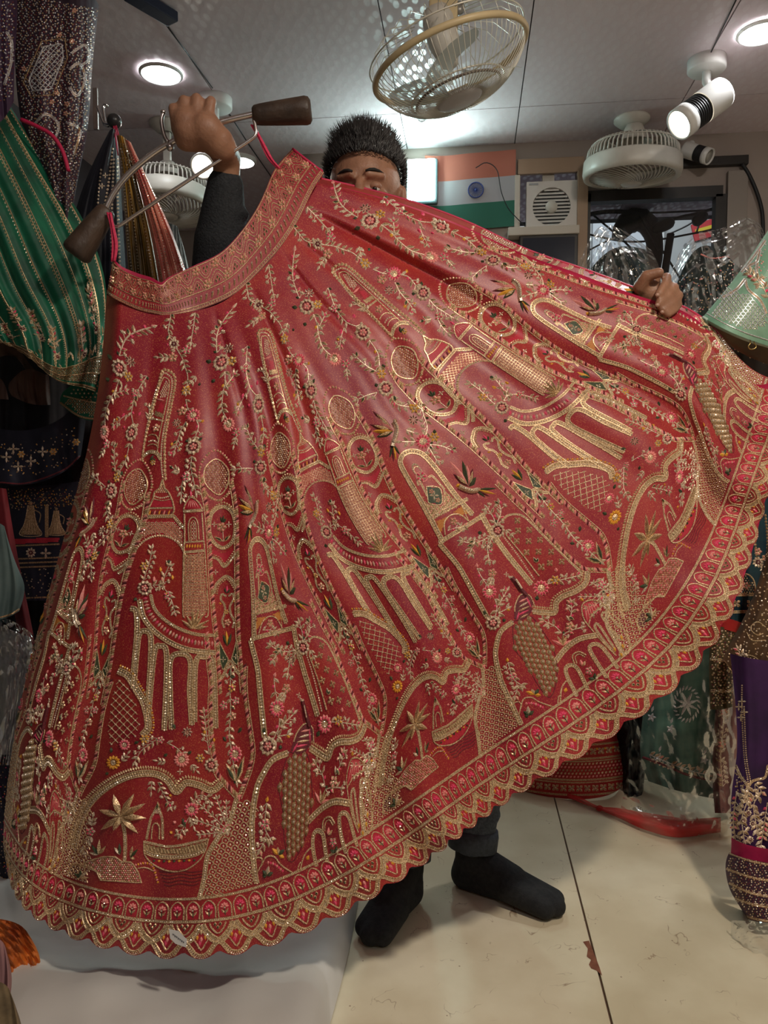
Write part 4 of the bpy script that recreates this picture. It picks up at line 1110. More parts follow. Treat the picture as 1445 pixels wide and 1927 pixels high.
p.tube([(585, 555), (602, 508), (640, 465), (692, 498), (726, 552)], 12).leaf((640, 465), (637, 405), 20, HP).beads([(620, 462), (640, 452), (662, 462)], 8, 14)
p.band([(583, 572), (728, 562)], 24, sm=False)
p.tube([(590, 590), (592, 780), (585, 900), (580, 1320), (592, 1375)], 12).tube([(722, 585), (735, 780), (745, 900), (770, 1320), (745, 1370)], 12)
p.tube([(625, 795), (622, 660), (655, 615), (690, 655), (700, 785)], 10).tube([(640, 795), (640, 670), (657, 640), (675, 668), (682, 790)], 8).dots([(645, 790), (645, 670), (657, 650), (672, 670), (675, 790)], 15, 7, SI)
p.band([(595, 805), (735, 795)], 14, sm=False)
for i in range(6): p.leaf((605 + 20 * i, 850), (612 + 20 * i, 818), 16, OR)
p.band([(592, 880), (738, 868)], 22, sm=False)
tw = [(592, 895), (740, 885), (766, 1325), (742, 1365), (595, 1368), (585, 1320)]
p.lattice(tw, 23, 6, GO, (0, PI / 2), (6.5, BE, 1))
emit(p, 'tower_motif', SA)
p.k(K6).leaves((660, 1458), [(565, 1390), (600, 1345), (650, 1300), (702, 1290), (742, 1330), (782, 1390), (772, 1440), (610, 1432)], 26, GO, AN)
emit(p, 'plant_motif', SA)
p.k(K6).band([(335, 1200), (362, 1300), (432, 1382), (540, 1452), (680, 1500), (825, 1508)], 26)
q = smooth_line(p.T([(292, 1230), (322, 1330), (400, 1430), (520, 1510), (660, 1560), (825, 1572)]), 6.5); t = np.gradient(q, axis=0); t /= np.linalg.norm(t, axis=1, keepdims=True); n_ = np.stack([-t[:, 1], t[:, 0]], 1)
for i in range(len(q)): p._leaf(q[i] - n_[i] * 5.5, q[i] + n_[i] * 5.5, 4.8, (HP, SI, PK, SI)[i % 4])
p.band([(252, 1240), (282, 1370), (370, 1480), (500, 1570), (640, 1620), (825, 1640)], 42)
emit(p, 'garland_arch_motif', SA)
p.k(K6).flower((292, 1150), 60, 'brown').flower((287, 985), 38, 'orange').flower((465, 1210), 36, 'pink').leaf((475, 935), (472, 968), 30, GR).leaf((410, 1030), (408, 990), 26, OR).leaf((500, 1090), (500, 1050), 24, OR)
p.vine([(285, 1090), (300, 1030), (330, 940), (345, 860)], 32, 40, 7).vine([(350, 1130), (420, 1120), (440, 1060), (470, 990)], 34, 42, 8).vine([(400, 1125), (450, 1170), (490, 1240), (515, 1320)], 32, 40, 7, seed=3)
p.leaf((360, 1110), (362, 1060), 26, PK).leaf((520, 1360), (525, 1330), 24, PK).leaf((215, 1250), (225, 1220), 34, GR)
emit(p, 'courtyard_flowers', SA)
p.k(K0)
for ar in ([(246, 1145), (256, 1150), (258, 1190), (252, 1262)], [(251, 1296), (258, 1222), (262, 1194), (272, 1187), (283, 1195), (284, 1235), (279, 1320)],
           [(277, 1372), (290, 1232), (302, 1216), (313, 1226), (313, 1290), (309, 1374)], [(323, 1372), (320, 1300), (321, 1242), (340, 1230), (358, 1243), (357, 1300), (361, 1364)],
           [(366, 1358), (368, 1250), (384, 1236), (401, 1250), (406, 1370)]):
    p.band(ar, 11)
    emit(p, 'aqueduct_arch_motif', SA); p.k(K0)
hill = [(222, 1275), (240, 1290), (256, 1322), (264, 1372), (255, 1385), (232, 1396), (206, 1402), (202, 1370), (212, 1310)]
p.lattice(hill, 10.5, 1.6, GO, (PI / 4, -PI / 4), (2.2, SI, 0))
p.band([(223, 1262), (241, 1272), (257, 1298), (272, 1326), (279, 1366), (268, 1384)], 14, fringe=-5, fmi=(OR, GO))
emit(p, 'lattice_hill_motif', SA)
p.k(K5).flower((455, 542), 56, 'oranged').flower((970, 520), 62, 'salmon').flower((690, 362), 42, 'orange').flower((1110, 508), 38, 'orange').flower((1195, 560), 56, 'brown').flower((812, 370), 30, 'pink')
p.flower((1012, 312), 42, 'silver').flower((540, 408), 44, 'pinkd').flower((958, 610), 26, 'spray')
for a, b in (((610, 395), (650, 385)), ((440, 470), (438, 425)), ((395, 630), (420, 620)), ((835, 495), (865, 475)), ((1015, 480), (1045, 455)), ((905, 245), (922, 290))): p.leaf(a, b, 26, GR)
p.vine([(790, 360), (720, 410), (660, 460), (620, 530)], 34, 44, 7).vine([(860, 390), (930, 430), (970, 470)], 32, 40, 7).vine([(1180, 480), (1160, 340), (1140, 170)], 34, 44, 8).vine([(1040, 560), (1080, 600)], 28, 30, 6).vine([(520, 530), (560, 480)], 28, 30, 6).vine([(850, 540), (790, 530)], 28, 34, 6)
p.leaf((1145, 330), (1142, 290), 26, OR).leaf((1215, 390), (1210, 350), 26, OR)
emit(p, 'flower_bed_motif', SA)
p.k(K5).band([(160, 1190), (200, 1000), (262, 872), (360, 765), (480, 685), (620, 632), (760, 625), (860, 672), (930, 762), (1000, 696), (1100, 712), (1200, 752), (1275, 700)], 54, fringe=-30)
emit(p, 'cove_border_motif', SA)
p.k(K5).leaves((505, 948), [(345, 898), (358, 1052), (455, 1058), (455, 780), (612, 775), (698, 850), (704, 962), (642, 1078)], 52, GO, AN)
p.band([(512, 962), (538, 1050), (545, 1180), (540, 1285)], 28, rows=1)
emit(p, 'palm_tree_motif', SA)
p.k(K5)
p.fill([(735, 1300), (880, 1352), (1000, 1342), (1105, 1272), (1080, 1262), (980, 1290), (870, 1290), (760, 1268)], CR)
p.tube([(685, 1130), (692, 1235), (760, 1312), (880, 1362), (1000, 1352), (1100, 1285), (1150, 1205), (1175, 1112)], 11)
p.band([(690, 1140), (860, 1178), (960, 1168), (1170, 1120)], 20, sm=False)
hb = [(690, 1155), (860, 1195), (960, 1185), (1165, 1135), (1145, 1195), (1060, 1225), (900, 1235), (760, 1230), (695, 1205)]
p.fill(hb, AN, .3); p.lattice(hb, 22, 9, GO, (PI / 2.6,)); p.band([(695, 1210), (765, 1242), (900, 1256), (1060, 1238), (1150, 1195)], 36)
for i in range(9): p.leaf((762 + 38 * i, 1275 - abs(i - 3) * 1.5 + 3), (762 + 38 * i, 1300 - abs(i - 3) * 2), 26, (GR, OR)[i % 2])
emit(p, 'boat_hull_motif', SA)
p.k(K5).band([(705, 1120), (735, 970), (790, 860), (825, 970), (828, 1120)], 20, sm=False).tube([(742, 1120), (752, 1020), (780, 998), (802, 1030), (802, 1120)], 11)
p.fill([(748, 940), (820, 938), (828, 968), (742, 970)], CR).leaf((790, 900), (790, 835), 28, GO, GR).dots([(790, 870), (765, 930), (815, 930)], 14, 7)
emit(p, 'boat_tower_motif', SA)
isl = [(205, 1318), (280, 1282), (380, 1252), (470, 1254), (520, 1292), (590, 1292), (640, 1362), (668, 1448), (360, 1430), (330, 1362)]
p.k(K5).tube(isl, 11, closed=True, sm=False).dots(isl, 17, 8, mis=(BE, GO, AN, PK))
p.tube([(108, 1384), (150, 1312), (222, 1312), (300, 1342), (350, 1384), (360, 1432)], 10).tube([(120, 1300), (130, 1240), (170, 1235), (205, 1280)], 9)
p.tube([(640, 1340), (700, 1335), (760, 1360)], 9).fringe([(620, 1305), (700, 1290), (760, 1320), (800, 1440)], 22, (PK, OR), gap=18)
p.leaves((200, 1415), [(160, 1370), (212, 1345), (260, 1360), (270, 1410)], 26, (GR, GR, SI, GO)).leaves((340, 1240), [(290, 1160), (350, 1120), (400, 1170), (270, 1220)], 28, (GR, GO, AN, SI)).leaves((505, 1240), [(460, 1180), (500, 1150)], 26, (SI, GR)).leaves((580, 1260), [(600, 1170), (640, 1195), (620, 1270)], 26, (GO, GR, AN))
p.fill([(130, 1330), (155, 1320), (215, 1325), (175, 1380), (130, 1390)], MA, .2)
for yy in (1362, 1386, 1410, 1436, 1462): p.tube([(800 + (yy - 1362) * .4, yy), (880, yy + 12), (960, yy - 4), (1050, yy + 8), (1150 - (yy - 1362) * .5, yy - 6)], 6, MA)
emit(p, 'island_motif', SA)
p.k(K5).flower((1045, 895), 58, 'pinkd').vine([(1060, 850), (1085, 800), (1140, 790), (1180, 830)], 36, 44, 7).vine([(1030, 950), (1000, 1000), (960, 1080)], 34, 40, 7).vine([(1040, 960), (1060, 1020)], 30, 36, 7)
p.leaf((930, 1000), (905, 985), 26, PK).leaf((900, 1080), (880, 1060), 24, OR).leaf((975, 1110), (960, 1090), 24, PK).leaf((975, 960), (1000, 1030), 30, GR)
emit(p, 'hanging_flowers_motif', SA)
p.k(K5).vine([(790, 690), (830, 770), (880, 870)], 32, 38, 7, seed=5).vine([(745, 680), (740, 760)], 30, 34, 7).leaf((880, 800), (890, 780), 24, OR).leaf((885, 880), (880, 850), 24, HP)
emit(p, 'hanging_flowers_motif', SA)
p.k(K5).flower((285, 1062), 36, 'pink').vine([(290, 1020), (300, 960)], 32, 38, 7).vine([(290, 1100), (230, 1190)], 32, 38, 7)
emit(p, 'hanging_flowers_motif', SA)
# vines above the palace (traced on the third palace gore)
p = P_((4.85, 6.2)).k(K8)
p.vine([(40, 500), (90, 560), (140, 615), (230, 640), (350, 655), (420, 680), (500, 710), (590, 785)], 34, 42).flower((232, 640), 46, 'grey').flower((328, 588), 42, 'pink').flower((305, 712), 42, 'lpink').flower((588, 786), 44, 'orange')
p.vine([(150, 360), (200, 410), (250, 465), (300, 520)], 34, 42, seed=2)
p.leaf((200, 690), (215, 680), 20, HP).leaf((630, 690), (610, 670), 24, GR).leaf((515, 780), (535, 765), 20, PK).vine([(290, 740), (250, 800)], 34, 40).vine([(545, 660), (560, 740)], 34, 36)
p.flower((808, 864), 58, 'pinkd').flower((715, 905), 42, 'lpink').flower((770, 988), 38, 'silver').flower((1027, 1010), 62, 'brown').vine([(650, 830), (720, 860), (760, 865)], 32, 38).vine([(860, 870), (920, 890), (970, 950)], 36, 42).vine([(815, 930), (850, 1000), (900, 1060), (945, 1120)], 36, 40, seed=4)
p.leaf((900, 1120), (880, 1100), 26, OR).leaf((960, 1100), (970, 1080), 26, OR).leaf((945, 1170), (935, 1145), 28, HP).leaf((1015, 960), (1015, 920), 28, GR).leaf((940, 1015), (970, 1015), 28, GR).leaf((905, 860), (900, 830), 26, OR)
p.vine([(1075, 1060), (1120, 1110), (1180, 1150), (1260, 1200)], 36, 40).vine([(1130, 1180), (1160, 1250), (1210, 1310)], 34, 38, seed=6).flower((1145, 1190), 36, 'pink').leaf((1005, 1220), (1035, 1220), 26, GR).vine([(1090, 1205), (1040, 1215)], 30, 30)
emit(p, 'flowering_vine', SA3)

# ---------------- window gores (traced on gore 4..5)
p = P_((3.9, 5.1)).k(K8)
p.vine([(95, 1050), (70, 990), (45, 900), (45, 790), (55, 700)], 36, 44).leaf((55, 700), (55, 655), 26, PK).flower((150, 1112), 64, 'brown').flower((232, 1096), 40, 'orange').flower((165, 1010), 42, 'silver').leaf((80, 1120), (35, 1115), 34, GR)
p.vine([(200, 1170), (225, 1240), (240, 1330), (270, 1420), (330, 1480)], 38, 44, seed=2).flower((360, 1512), 54, 'salmon').flower((442, 1545), 40, 'pink').vine([(450, 1580), (455, 1640)], 28, 30)
p.leaf((150, 1250), (120, 1240), 34, GR).vine([(240, 1270), (280, 1190)], 34, 38, seed=8).leaf((295, 1190), (280, 1160), 26, HP)
emit(p, 'flowering_vine', SBq)
p.k(K8).vine([(310, 970), (340, 1060), (380, 1150), (450, 1230), (520, 1260)], 36, 42).flower((360, 1130), 32, 'pink').flower((572, 1310), 64, 'brown').leaf((510, 1200), (500, 1165), 26, HP)
p.vine([(620, 1365), (660, 1420), (690, 1480), (700, 1560)], 38, 44, seed=3).flower((712, 1622), 42, 'orange').flower((746, 1730), 64, 'brown').vine([(670, 1600), (600, 1560), (530, 1500)], 36, 42, seed=5).vine([(680, 1760), (610, 1780), (540, 1810)], 38, 44, seed=6)
p.vine([(430, 1270), (410, 1340), (400, 1400)], 30, 34, 6).leaf((405, 1310), (410, 1280), 26, HP).leaf((380, 1370), (390, 1350), 26, OR).leaf((410, 1430), (410, 1400), 26, HP).leaf((480, 1350), (490, 1330), 26, HP)
p.leaf((735, 1580), (720, 1545), 32, GR).leaf((660, 1710), (690, 1700), 32, GR)
p.vine([(790, 1790), (830, 1850), (920, 1870)], 38, 44, seed=7).flower((962, 1882), 42, 'orange').leaf((800, 1780), (820, 1840), 36, GO, GR)
emit(p, 'flowering_vine', SBq)
p.k(K1).vine([(1250, 800), (1270, 880), (1300, 980), (1280, 1060)], 36, 42).flower((1195, 925), 44, 'silver').flower((1265, 1088), 60, 'pinkd').flower((1352, 1055), 44, 'orange').leaf((1300, 920), (1300, 890), 30, GR).leaf((1355, 1030), (1355, 995), 30, GR)
p.vine([(1320, 1110), (1400, 1120), (1480, 1150)], 34, 38, seed=2).vine([(1310, 1130), (1370, 1230)], 36, 40, seed=3).vine([(1210, 1090), (1110, 1090)], 38, 42).vine([(1140, 1000), (1200, 1020)], 32, 34)
p.vine([(100, 640), (60, 560)], 30, 30)
emit(p, 'flowering_vine', SBq)
# birds
p.k(K1)
for tpt, m in (((885, 855), MA), ((905, 890), PK), ((862, 958), MA), ((885, 1010), OR), ((915, 1055), GR)): p.leaf((1045, 1010), tpt, 46, m, GO if m in (MA, GR) else None)
p.leaf((1040, 1000), (940, 900), 26, SI).leaf((1040, 1030), (930, 985), 26, SI)
p.tube([(1048, 940), (1068, 985), (1062, 1040), (1045, 1090), (1035, 1125)], 38, SI).beads([(1048, 940), (1068, 985), (1062, 1040), (1045, 1090)], 12, 16, base=8).leaf((1040, 925), (1075, 935), 34, AN)
for tpt, m in (((1015, 1215), GR), ((1045, 1245), MA), ((1065, 1230), OR), ((1095, 1190), GR)): p.leaf((1040, 1105), tpt, 22, m)
emit(p, 'bird_motif', SBq)
p.k(K2)
for tpt, m in (((265, 1235), PK), ((290, 1330), MA), ((360, 1230), GR), ((395, 1265), PK), ((440, 1290), MA), ((465, 1355), GR)): p.leaf((410, 1430), tpt, 46, m, GO if m == MA else None)
p.leaf((400, 1420), (310, 1300), 26, SI).leaf((410, 1420), (390, 1290), 26, SI)
p.tube([(335, 1425), (380, 1445), (430, 1460), (480, 1452)], 38, SI).beads([(340, 1428), (385, 1448), (435, 1460), (480, 1452)], 12, 16, base=8).leaf((345, 1410), (312, 1430), 32, OR)
for tpt, m in (((625, 1440), GR), ((615, 1485), OR), ((570, 1505), MA), ((535, 1510), GR)): p.leaf((465, 1452), tpt, 22, m)
p.leaf((470, 1470), (490, 1515), 14, PK)
emit(p, 'bird_motif', SBq)
# arched window
p.k(K1).band([(1420, 1850), (1340, 1700), (1225, 1490), (1122, 1310), (1096, 1240), (1122, 1182), (1190, 1162), (1270, 1190), (1370, 1300), (1510, 1490), (1640, 1640)], 42)
p.fringe([(1240, 1380), (1185, 1310), (1185, 1255), (1225, 1255), (1270, 1310)], 20, SI, gap=18).tube([(1240, 1370), (1200, 1310), (1205, 1280), (1230, 1280)], 8)
p.flower((1252, 1355), 46, 'pink').tube([(1215, 1330), (1245, 1320), (1290, 1340), (1295, 1380), (1250, 1395), (1220, 1370)], 8, PK, closed=True)
p.fill([(1293, 1428), (1400, 1440), (1412, 1562), (1308, 1550)], GR).tube([(1293, 1428), (1345, 1425), (1400, 1440), (1412, 1500), (1412, 1562), (1360, 1570), (1308, 1550), (1300, 1490)], 9, closed=True, sm=False)
p.flower((1352, 1495), 40, 'spray').flower((1330, 1465), 22, 'lpink').flower((1380, 1530), 22, 'lpink')
p.band([(1235, 1420), (1225, 1390), (1250, 1400), (1300, 1500)], 16).band([(1310, 1360), (1340, 1350), (1430, 1450)], 16)
bp_ = [(1262, 1500), (1300, 1560), (1400, 1580), (1425, 1560), (1425, 1450), (1500, 1520), (1540, 1570), (1340, 1680)]
p.fill(bp_, AN, .2).dots(bp_, 17, 8, mis=(BE, GO, PK, AN))
p.k(K2).band([(110, 1670), (400, 1520)], 30, sm=False).band([(185, 1852), (525, 1642)], 36, sm=False)
p.fill([(165, 1690), (195, 1790), (216, 1730), (262, 1650)], RU).fill([(292, 1622), (362, 1572), (412, 1632), (352, 1642)], RU)
p.tube([(230, 1795), (225, 1700), (270, 1645), (340, 1640), (410, 1690)], 12).tube([(410, 1690), (350, 1560)], 8).tube([(195, 1800), (150, 1680)], 8)
p.flower((295, 1690), 34, 'lpink').vine([(250, 1760), (310, 1740), (370, 1730)], 30, 32, 6)
emit(p, 'window_motif', SBq)
p.k(K0).band([(827, 1023), (860, 1062), (877, 1090), (893, 1119), (907, 1144), (917, 1162)], 10).k(K4).band([(180, 268), (250, 400), (380, 580), (560, 800)], 44, sm=False).tube([(215, 360), (350, 540), (530, 760)], 8)
emit(p, 'pillar_motif', SBq)
p.k(K4).band([(330, 335), (375, 285), (450, 272), (520, 302), (620, 400), (760, 540), (945, 722)], 16, rows=1).tube([(370, 430), (480, 560), (620, 740)], 12).beads([(350, 440), (450, 570), (580, 760)], 8, 17)
for c in ((455, 320), (460, 395), (545, 390), (450, 475), (540, 475), (625, 465), (525, 560), (615, 555), (710, 555), (700, 640), (790, 630)): p.flower(c, 30, 'quat')
emit(p, 'starry_arch_motif', SBq)
p.k(K4).flower((635, 830), 64, 'pinkd').flower((740, 770), 42, 'orange').flower((635, 670), 34, 'quat').leaves((600, 640), [(575, 595), (610, 600)], 28, SI, GR).leaf((600, 925), (608, 885), 34, GR).leaf((750, 710), (745, 675), 28, PK)
p.vine([(680, 800), (780, 770), (900, 740)], 34, 42)
emit(p, 'garden_flowers', SBq)
p.k(K4).flower((305, 395), 60, 'brown').vine([(290, 340), (270, 290), (235, 240)], 36, 40).vine([(300, 340), (330, 260), (320, 200)], 36, 40, seed=2).vine([(370, 390), (400, 420)], 30, 30).vine([(250, 440), (190, 470), (120, 490), (50, 480)], 36, 40).vine([(270, 440), (230, 520), (240, 610)], 36, 40, seed=3).vine([(130, 470), (100, 560)], 36, 36, seed=9).leaf((155, 410), (190, 415), 34, GR).flower((235, 520), 36, 'silver')
emit(p, 'garden_flowers', SBq)
p.k(K4).flower((245, 860), 58, 'pinkd').flower((266, 715), 38, 'lpink').flower((270, 1092), 60, 'brown').vine([(150, 680), (180, 740), (220, 800)], 36, 40).vine([(265, 745), (250, 800)], 30, 32).vine([(285, 910), (300, 970), (290, 1040)], 38, 44).vine([(310, 960), (370, 860)], 36, 40, seed=4).vine([(310, 1020), (370, 990)], 36, 40, seed=5).leaf((150, 680), (148, 640), 26, PK).leaf((340, 1075), (370, 1070), 30, GR).leaf((205, 1030), (215, 1000), 30, GR)
emit(p, 'garden_flowers', SBq)
# peacock
p.k(K4).fill([(440, 960), (455, 910), (500, 870), (555, 885), (580, 950), (545, 1040), (480, 1075), (432, 1060)], MA, .5)
for a, b, m in (((460, 940), (540, 900), PK), ((455, 980), (560, 920), SI), ((450, 1010), (560, 960), GO), ((450, 1040), (550, 990), HP), ((470, 1060), (545, 1020), GO), ((450, 1075), (470, 1000), HP), ((520, 890), (565, 990), HP)): p.leaf(a, b, 18, m)
p.tube([(412, 752), (440, 790), (475, 835), (520, 885)], 34, MA).tube([(425, 770), (470, 840)], 14, SI, base=9).leaf((420, 760), (380, 735), 22, SI).flower((372, 725), 22, 'spray').beads([(415, 748), (418, 755)], 14, 20)
p.tube([(435, 1010), (440, 950), (480, 880), (545, 885), (585, 960)], 10)
emit(p, 'peacock_body_motif', SBq)
tail = [(425, 1090), (470, 1075), (560, 1048), (650, 1160), (722, 1280), (755, 1420), (742, 1570), (695, 1655), (610, 1560), (520, 1400), (435, 1280)]
p.k(K4); Pt = p.T(tail); c0 = np.array([585, 1340.]); ax = np.array([.40, .917]); bx = np.array([-.917, .40]); ax /= np.linalg.norm(ax)
for i in range(-7, 8):
    for j in range(-6, 7):
        c = c0 + ax * (i * 45 + (22 if j % 2 else 0)) + bx * j * 37
        if p.inside(p.T([c]), Pt)[0]:
            p.leaf(c - ax * 30, c + ax * 34, 42, AN, None); a_ = p.T([c - ax * 4])[0]; p._bead(a_, 2.6, BE, base=4)
            p.leaf(c - ax * 24, c + ax * 4, 20, GO)
p.tube(tail, 6, MA, closed=True)
emit(p, 'peacock_tail_motif', SBq)
p.k(K4).band([(985, 705), (970, 790), (900, 850), (800, 892), (748, 940), (738, 1012), (660, 1014), (570, 1004)], 46, fringe=22)
p.band([(420, 1085), (332, 1155), (300, 1250), (292, 1350), (330, 1520), (400, 1680), (485, 1860)], 40)
emit(p, 'cove_border_motif', SBq)
# pavilion and bridge
p.k(K4).fill([(948, 1000), (952, 945), (1020, 925), (1092, 968), (1010, 1028), (985, 1100)], CR)
for k in range(6): p.leaf((960 + 12 * k, 935 - 2 * k), (985 + 18 * k, 1090 - 20 * k), 14, PK)
p.tube([(990, 1112), (952, 1050), (945, 955), (1015, 920), (1105, 952), (1230, 1090), (1300, 1250), (1290, 1330)], 12).tube([(990, 1112), (1015, 1030), (1105, 952)], 12, sm=False).tube([(990, 1112), (1100, 1240), (1200, 1340)], 12).leaf((955, 930), (925, 900), 24, OR)
p.band([(1225, 1120), (1130, 1020), (1095, 1022), (1110, 1070), (1220, 1210)], 20, mid=SI).band([(1190, 1290), (1070, 1110), (1040, 1112), (1060, 1160), (1160, 1290)], 20, mid=SI)
for c in ((1235, 1205), (1245, 1270), (1185, 1295), (1235, 1335)): p.leaf((c[0] - 10, c[1] - 26), (c[0] + 10, c[1] + 26), 34, GO, OR)
emit(p, 'pavilion_motif', SBq)
p.k(K4).band([(740, 1385), (822, 1285), (920, 1215), (1055, 1185)], 44).band([(905, 1645), (832, 1500), (822, 1432), (862, 1412), (912, 1442), (985, 1592)], 32)
p.tube([(890, 1410), (870, 1342), (920, 1310), (975, 1335)], 12).tube([(905, 1400), (892, 1350), (922, 1328), (965, 1350)], 9)
p.band([(1130, 1505), (1030, 1350), (1000, 1275), (1050, 1252), (1110, 1292), (1215, 1435)], 32).tube([(780, 1700), (785, 1600), (815, 1540), (835, 1530)], 12).tube([(760, 1710), (765, 1650), (785, 1640)], 10).leaf((815, 1620), (825, 1580), 30, OR)
p.flower((1000, 1455), 36, 'pink').leaves((945, 1420), [(930, 1370), (970, 1380)], 30, (PK, GO)).leaves((1040, 1520), [(990, 1510), (1040, 1470), (1065, 1500)], 30, (GR, GR, SI))
emit(p, 'bridge_motif', SBq)
p.k(K4).flower((852, 1118), 40, 'lpink').vine([(850, 1080), (865, 1000), (860, 950)], 34, 36).leaf((830, 1000), (820, 980), 28, PK).leaf((905, 1010), (910, 985), 28, PK).leaf((860, 960), (860, 935), 26, HP).vine([(790, 1170), (740, 1120), (660, 1080)], 36, 40).vine([(800, 1180), (860, 1150), (930, 1130)], 32, 40, seed=2)
p.leaves((800, 1265), [(715, 1220), (755, 1190), (800, 1170), (830, 1185), (865, 1220)], 24, (PK, GO, AN, GO, PK))
p.leaf((840, 1040), (885, 1070), 30, GO, GR)
emit(p, 'bank_flowers', SBq)
p.k(K4).flower((1085, 805), 36, 'pink').vine([(1100, 760), (1085, 780)], 34, 30).vine([(1090, 850), (1110, 920)], 36, 38, seed=3).vine([(1160, 800), (1150, 900), (1150, 950)], 34, 38, seed=4)
emit(p, 'bank_flowers', SBq)
p.k(K4).vine([(385, 1390), (400, 1450), (430, 1520), (480, 1560)], 36, 40).flower((418, 1500), 34, 'pink').leaf((380, 1390), (378, 1355), 26, OR).vine([(460, 1560), (440, 1640)], 34, 36, seed=2).leaves((585, 1635), [(620, 1590), (560, 1590), (520, 1610), (635, 1640)], 32, (GR, GO, OR, OR))
p.tube([(440, 1790), (420, 1720), (445, 1690), (480, 1700), (470, 1780)], 10).tube([(480, 1740), (500, 1670), (560, 1655), (620, 1690), (720, 1725)], 11).leaves((540, 1790), [(500, 1760), (535, 1720), (580, 1755), (510, 1800)], 34, (GR, SI, GR, GR)).fringe([(520, 1690), (580, 1690), (650, 1720)], 24, (PK, HP), gap=20)
emit(p, 'shore_motif', SBq)

# ---------------- hem border, drawn straight in the skirt's own coordinates
SU, SV = 300.0, 1150.0
p = Pen(SK, uvscale=(SU, SV), mm=.00092)
p.k(K0)
vb, vm = 1050, 1095
for g in range(0, 7):
    ua = g * SU + (0 if g else -15); ub = (g + 1) * SU + (15 if g == 6 else 0)
    p.band([(ua, vb), (ub, vb)], 5.5, sm=False, rows=1); p.band([(ua, vm), (ub, vm)], 5.5, sm=False, rows=1)
    emit(p, 'hem_cord', (0,)); p.k(K0)
    for c in range(12):
        x = g * SU + (c + .5) * SU / 12; w = 10
        p.fill([(x - 10, vb + 8), (x + 10, vb + 8), (x + 10, vm - 4), (x - 10, vm - 4)], CR, .15, 4)
        p.tube([(x - w, vm - 4), (x - w, vb + 18), (x, vb + 6), (x + w, vb + 18), (x + w, vm - 4)], 2.6)
        mi = (HP, PK)[c % 2]
        for k in range(5):
            a = PI + PI * k / 4; p._leaf((x, vb + 22), (x + 7.5 * math.cos(a), vb + 22 + 8.5 * math.sin(a)), 6.2, mi)
        p._leaf((x, vb + 36), (x - 6, vb + 26), 4, GO); p._leaf((x, vb + 36), (x + 6, vb + 26), 4, GO); p._bead((x, vb + 24), 2, BE, base=2.5); p._tube(np.array([(x, vb + 26), (x, vb + 33.), (x, vb + 38)]), 1.6, GR)
    emit(p, 'hem_arcade', (0,)); p.k(K0)
    for c in range(6):
        x = g * SU + (c + .5) * SU / 6; w = 23
        # pendant
        p.band([(x - w, vm + 5.6), (x - w * .72, vm + 19.0), (x, vm + 37.0), (x + w * .72, vm + 19.0), (x + w, vm + 5.6)], 9.5, rows=2)
        p.tube([(x - w * .55, vm + 4.5), (x - w * .4, vm + 13.4), (x, vm + 25.8), (x + w * .4, vm + 13.4), (x + w * .55, vm + 4.5)], 2.8)
        for dx, dy in ((-4, 8), (4, 8), (0, 14)): p._leaf((x + dx, vm + dy - 4), (x + dx, vm + dy + 4), 5, GO, core=GR)
        # ogee between two pendants, with a red lozenge and petals
        xm = x + SU / 12
        p.fill([(xm, vm + 11.2), (xm + 12, vm + 30.2), (xm, vm + 40.3), (xm - 12, vm + 30.2)], CR, .15, 3)
        for dx, dy, m in ((0, 17, GO), (-6, 25, OR), (6, 25, OR), (0, 28, PK), (-2, 33, HP)): p._leaf((xm + dx, vm + dy - 4.5), (xm + dx, vm + dy + 4.5), 5, m)
        p.tube([(xm - 14, vm + 24.6), (xm - 6, vm + 34.7), (xm, vm + 42.6), (xm + 6, vm + 34.7), (xm + 14, vm + 24.6)], 2.6)
        p.band([(xm - 27, vm + 37.0), (xm - 18, vm + 42.6), (xm - 9, vm + 50.4), (xm, vm + 52.6), (xm + 9, vm + 50.4), (xm + 18, vm + 42.6), (xm + 27, vm + 37.0)], 10, rows=2)
    emit(p, 'hem_scallops', (0,)); p.k(K0)

# ---------------- waistband
WT = [(212, 489), (230, 507), (262, 522), (284, 528), (303, 536), (318, 524), (363, 502), (415, 476), (456, 433), (488, 383), (508, 337), (522, 312), (550, 280)]
WB = [(201, 553), (222, 566), (262, 584), (292, 591), (316, 594), (345, 590), (374, 583), (432, 559), (479, 520), (528, 466), (563, 412), (587, 362), (610, 325)]
tk = np.linspace(0, 1, len(WT))
netw = [[a, ((a[0] + b[0]) / 2, (a[1] + b[1]) / 2 + 1), b] for a, b in zip(WT, WB)]
def wdepth(U, V, X, Y):
    return nat_spline(np.linspace(0, 1, 8), DT[0][:, None], U[:, 0]) + 0 * V - .004 - .012 * np.sin(PI * V) * 0 + .06 * np.clip((.06 - U) / .1, 0, 1) ** 2 - .004 * np.cos(U * 14)
WS = Surf(netw, tk, [0, .5, 1], wdepth, 150, 14)
wb = WS.mesh('waistband', M_RED, skirt)
WL, WH = 640.0, 74.0
p = Pen(WS, uvscale=(WL, WH), mm=.00092); p.k(K0)
for y, w in ((2.0, 2), (45, 2.2), (66.5, 2), (72, 2)): p.tube([(0.5, y), (WL - .5, y)], w, AN, sm=False)
p.beads([(3, 69), (WL - 3, 69)], 1.6, 4, sm=False)
for i in range(64):
    x = 5 + i * 10; p._leaf((x, 63), (x + 5, 50), 4, AN); p._bead((x + 3, 53), 1.8, BE, base=1.5); pass
emit2 = lambda nm: p.build(nm, (0,), wb)
emit2('waist_chain')
p.k(K0)
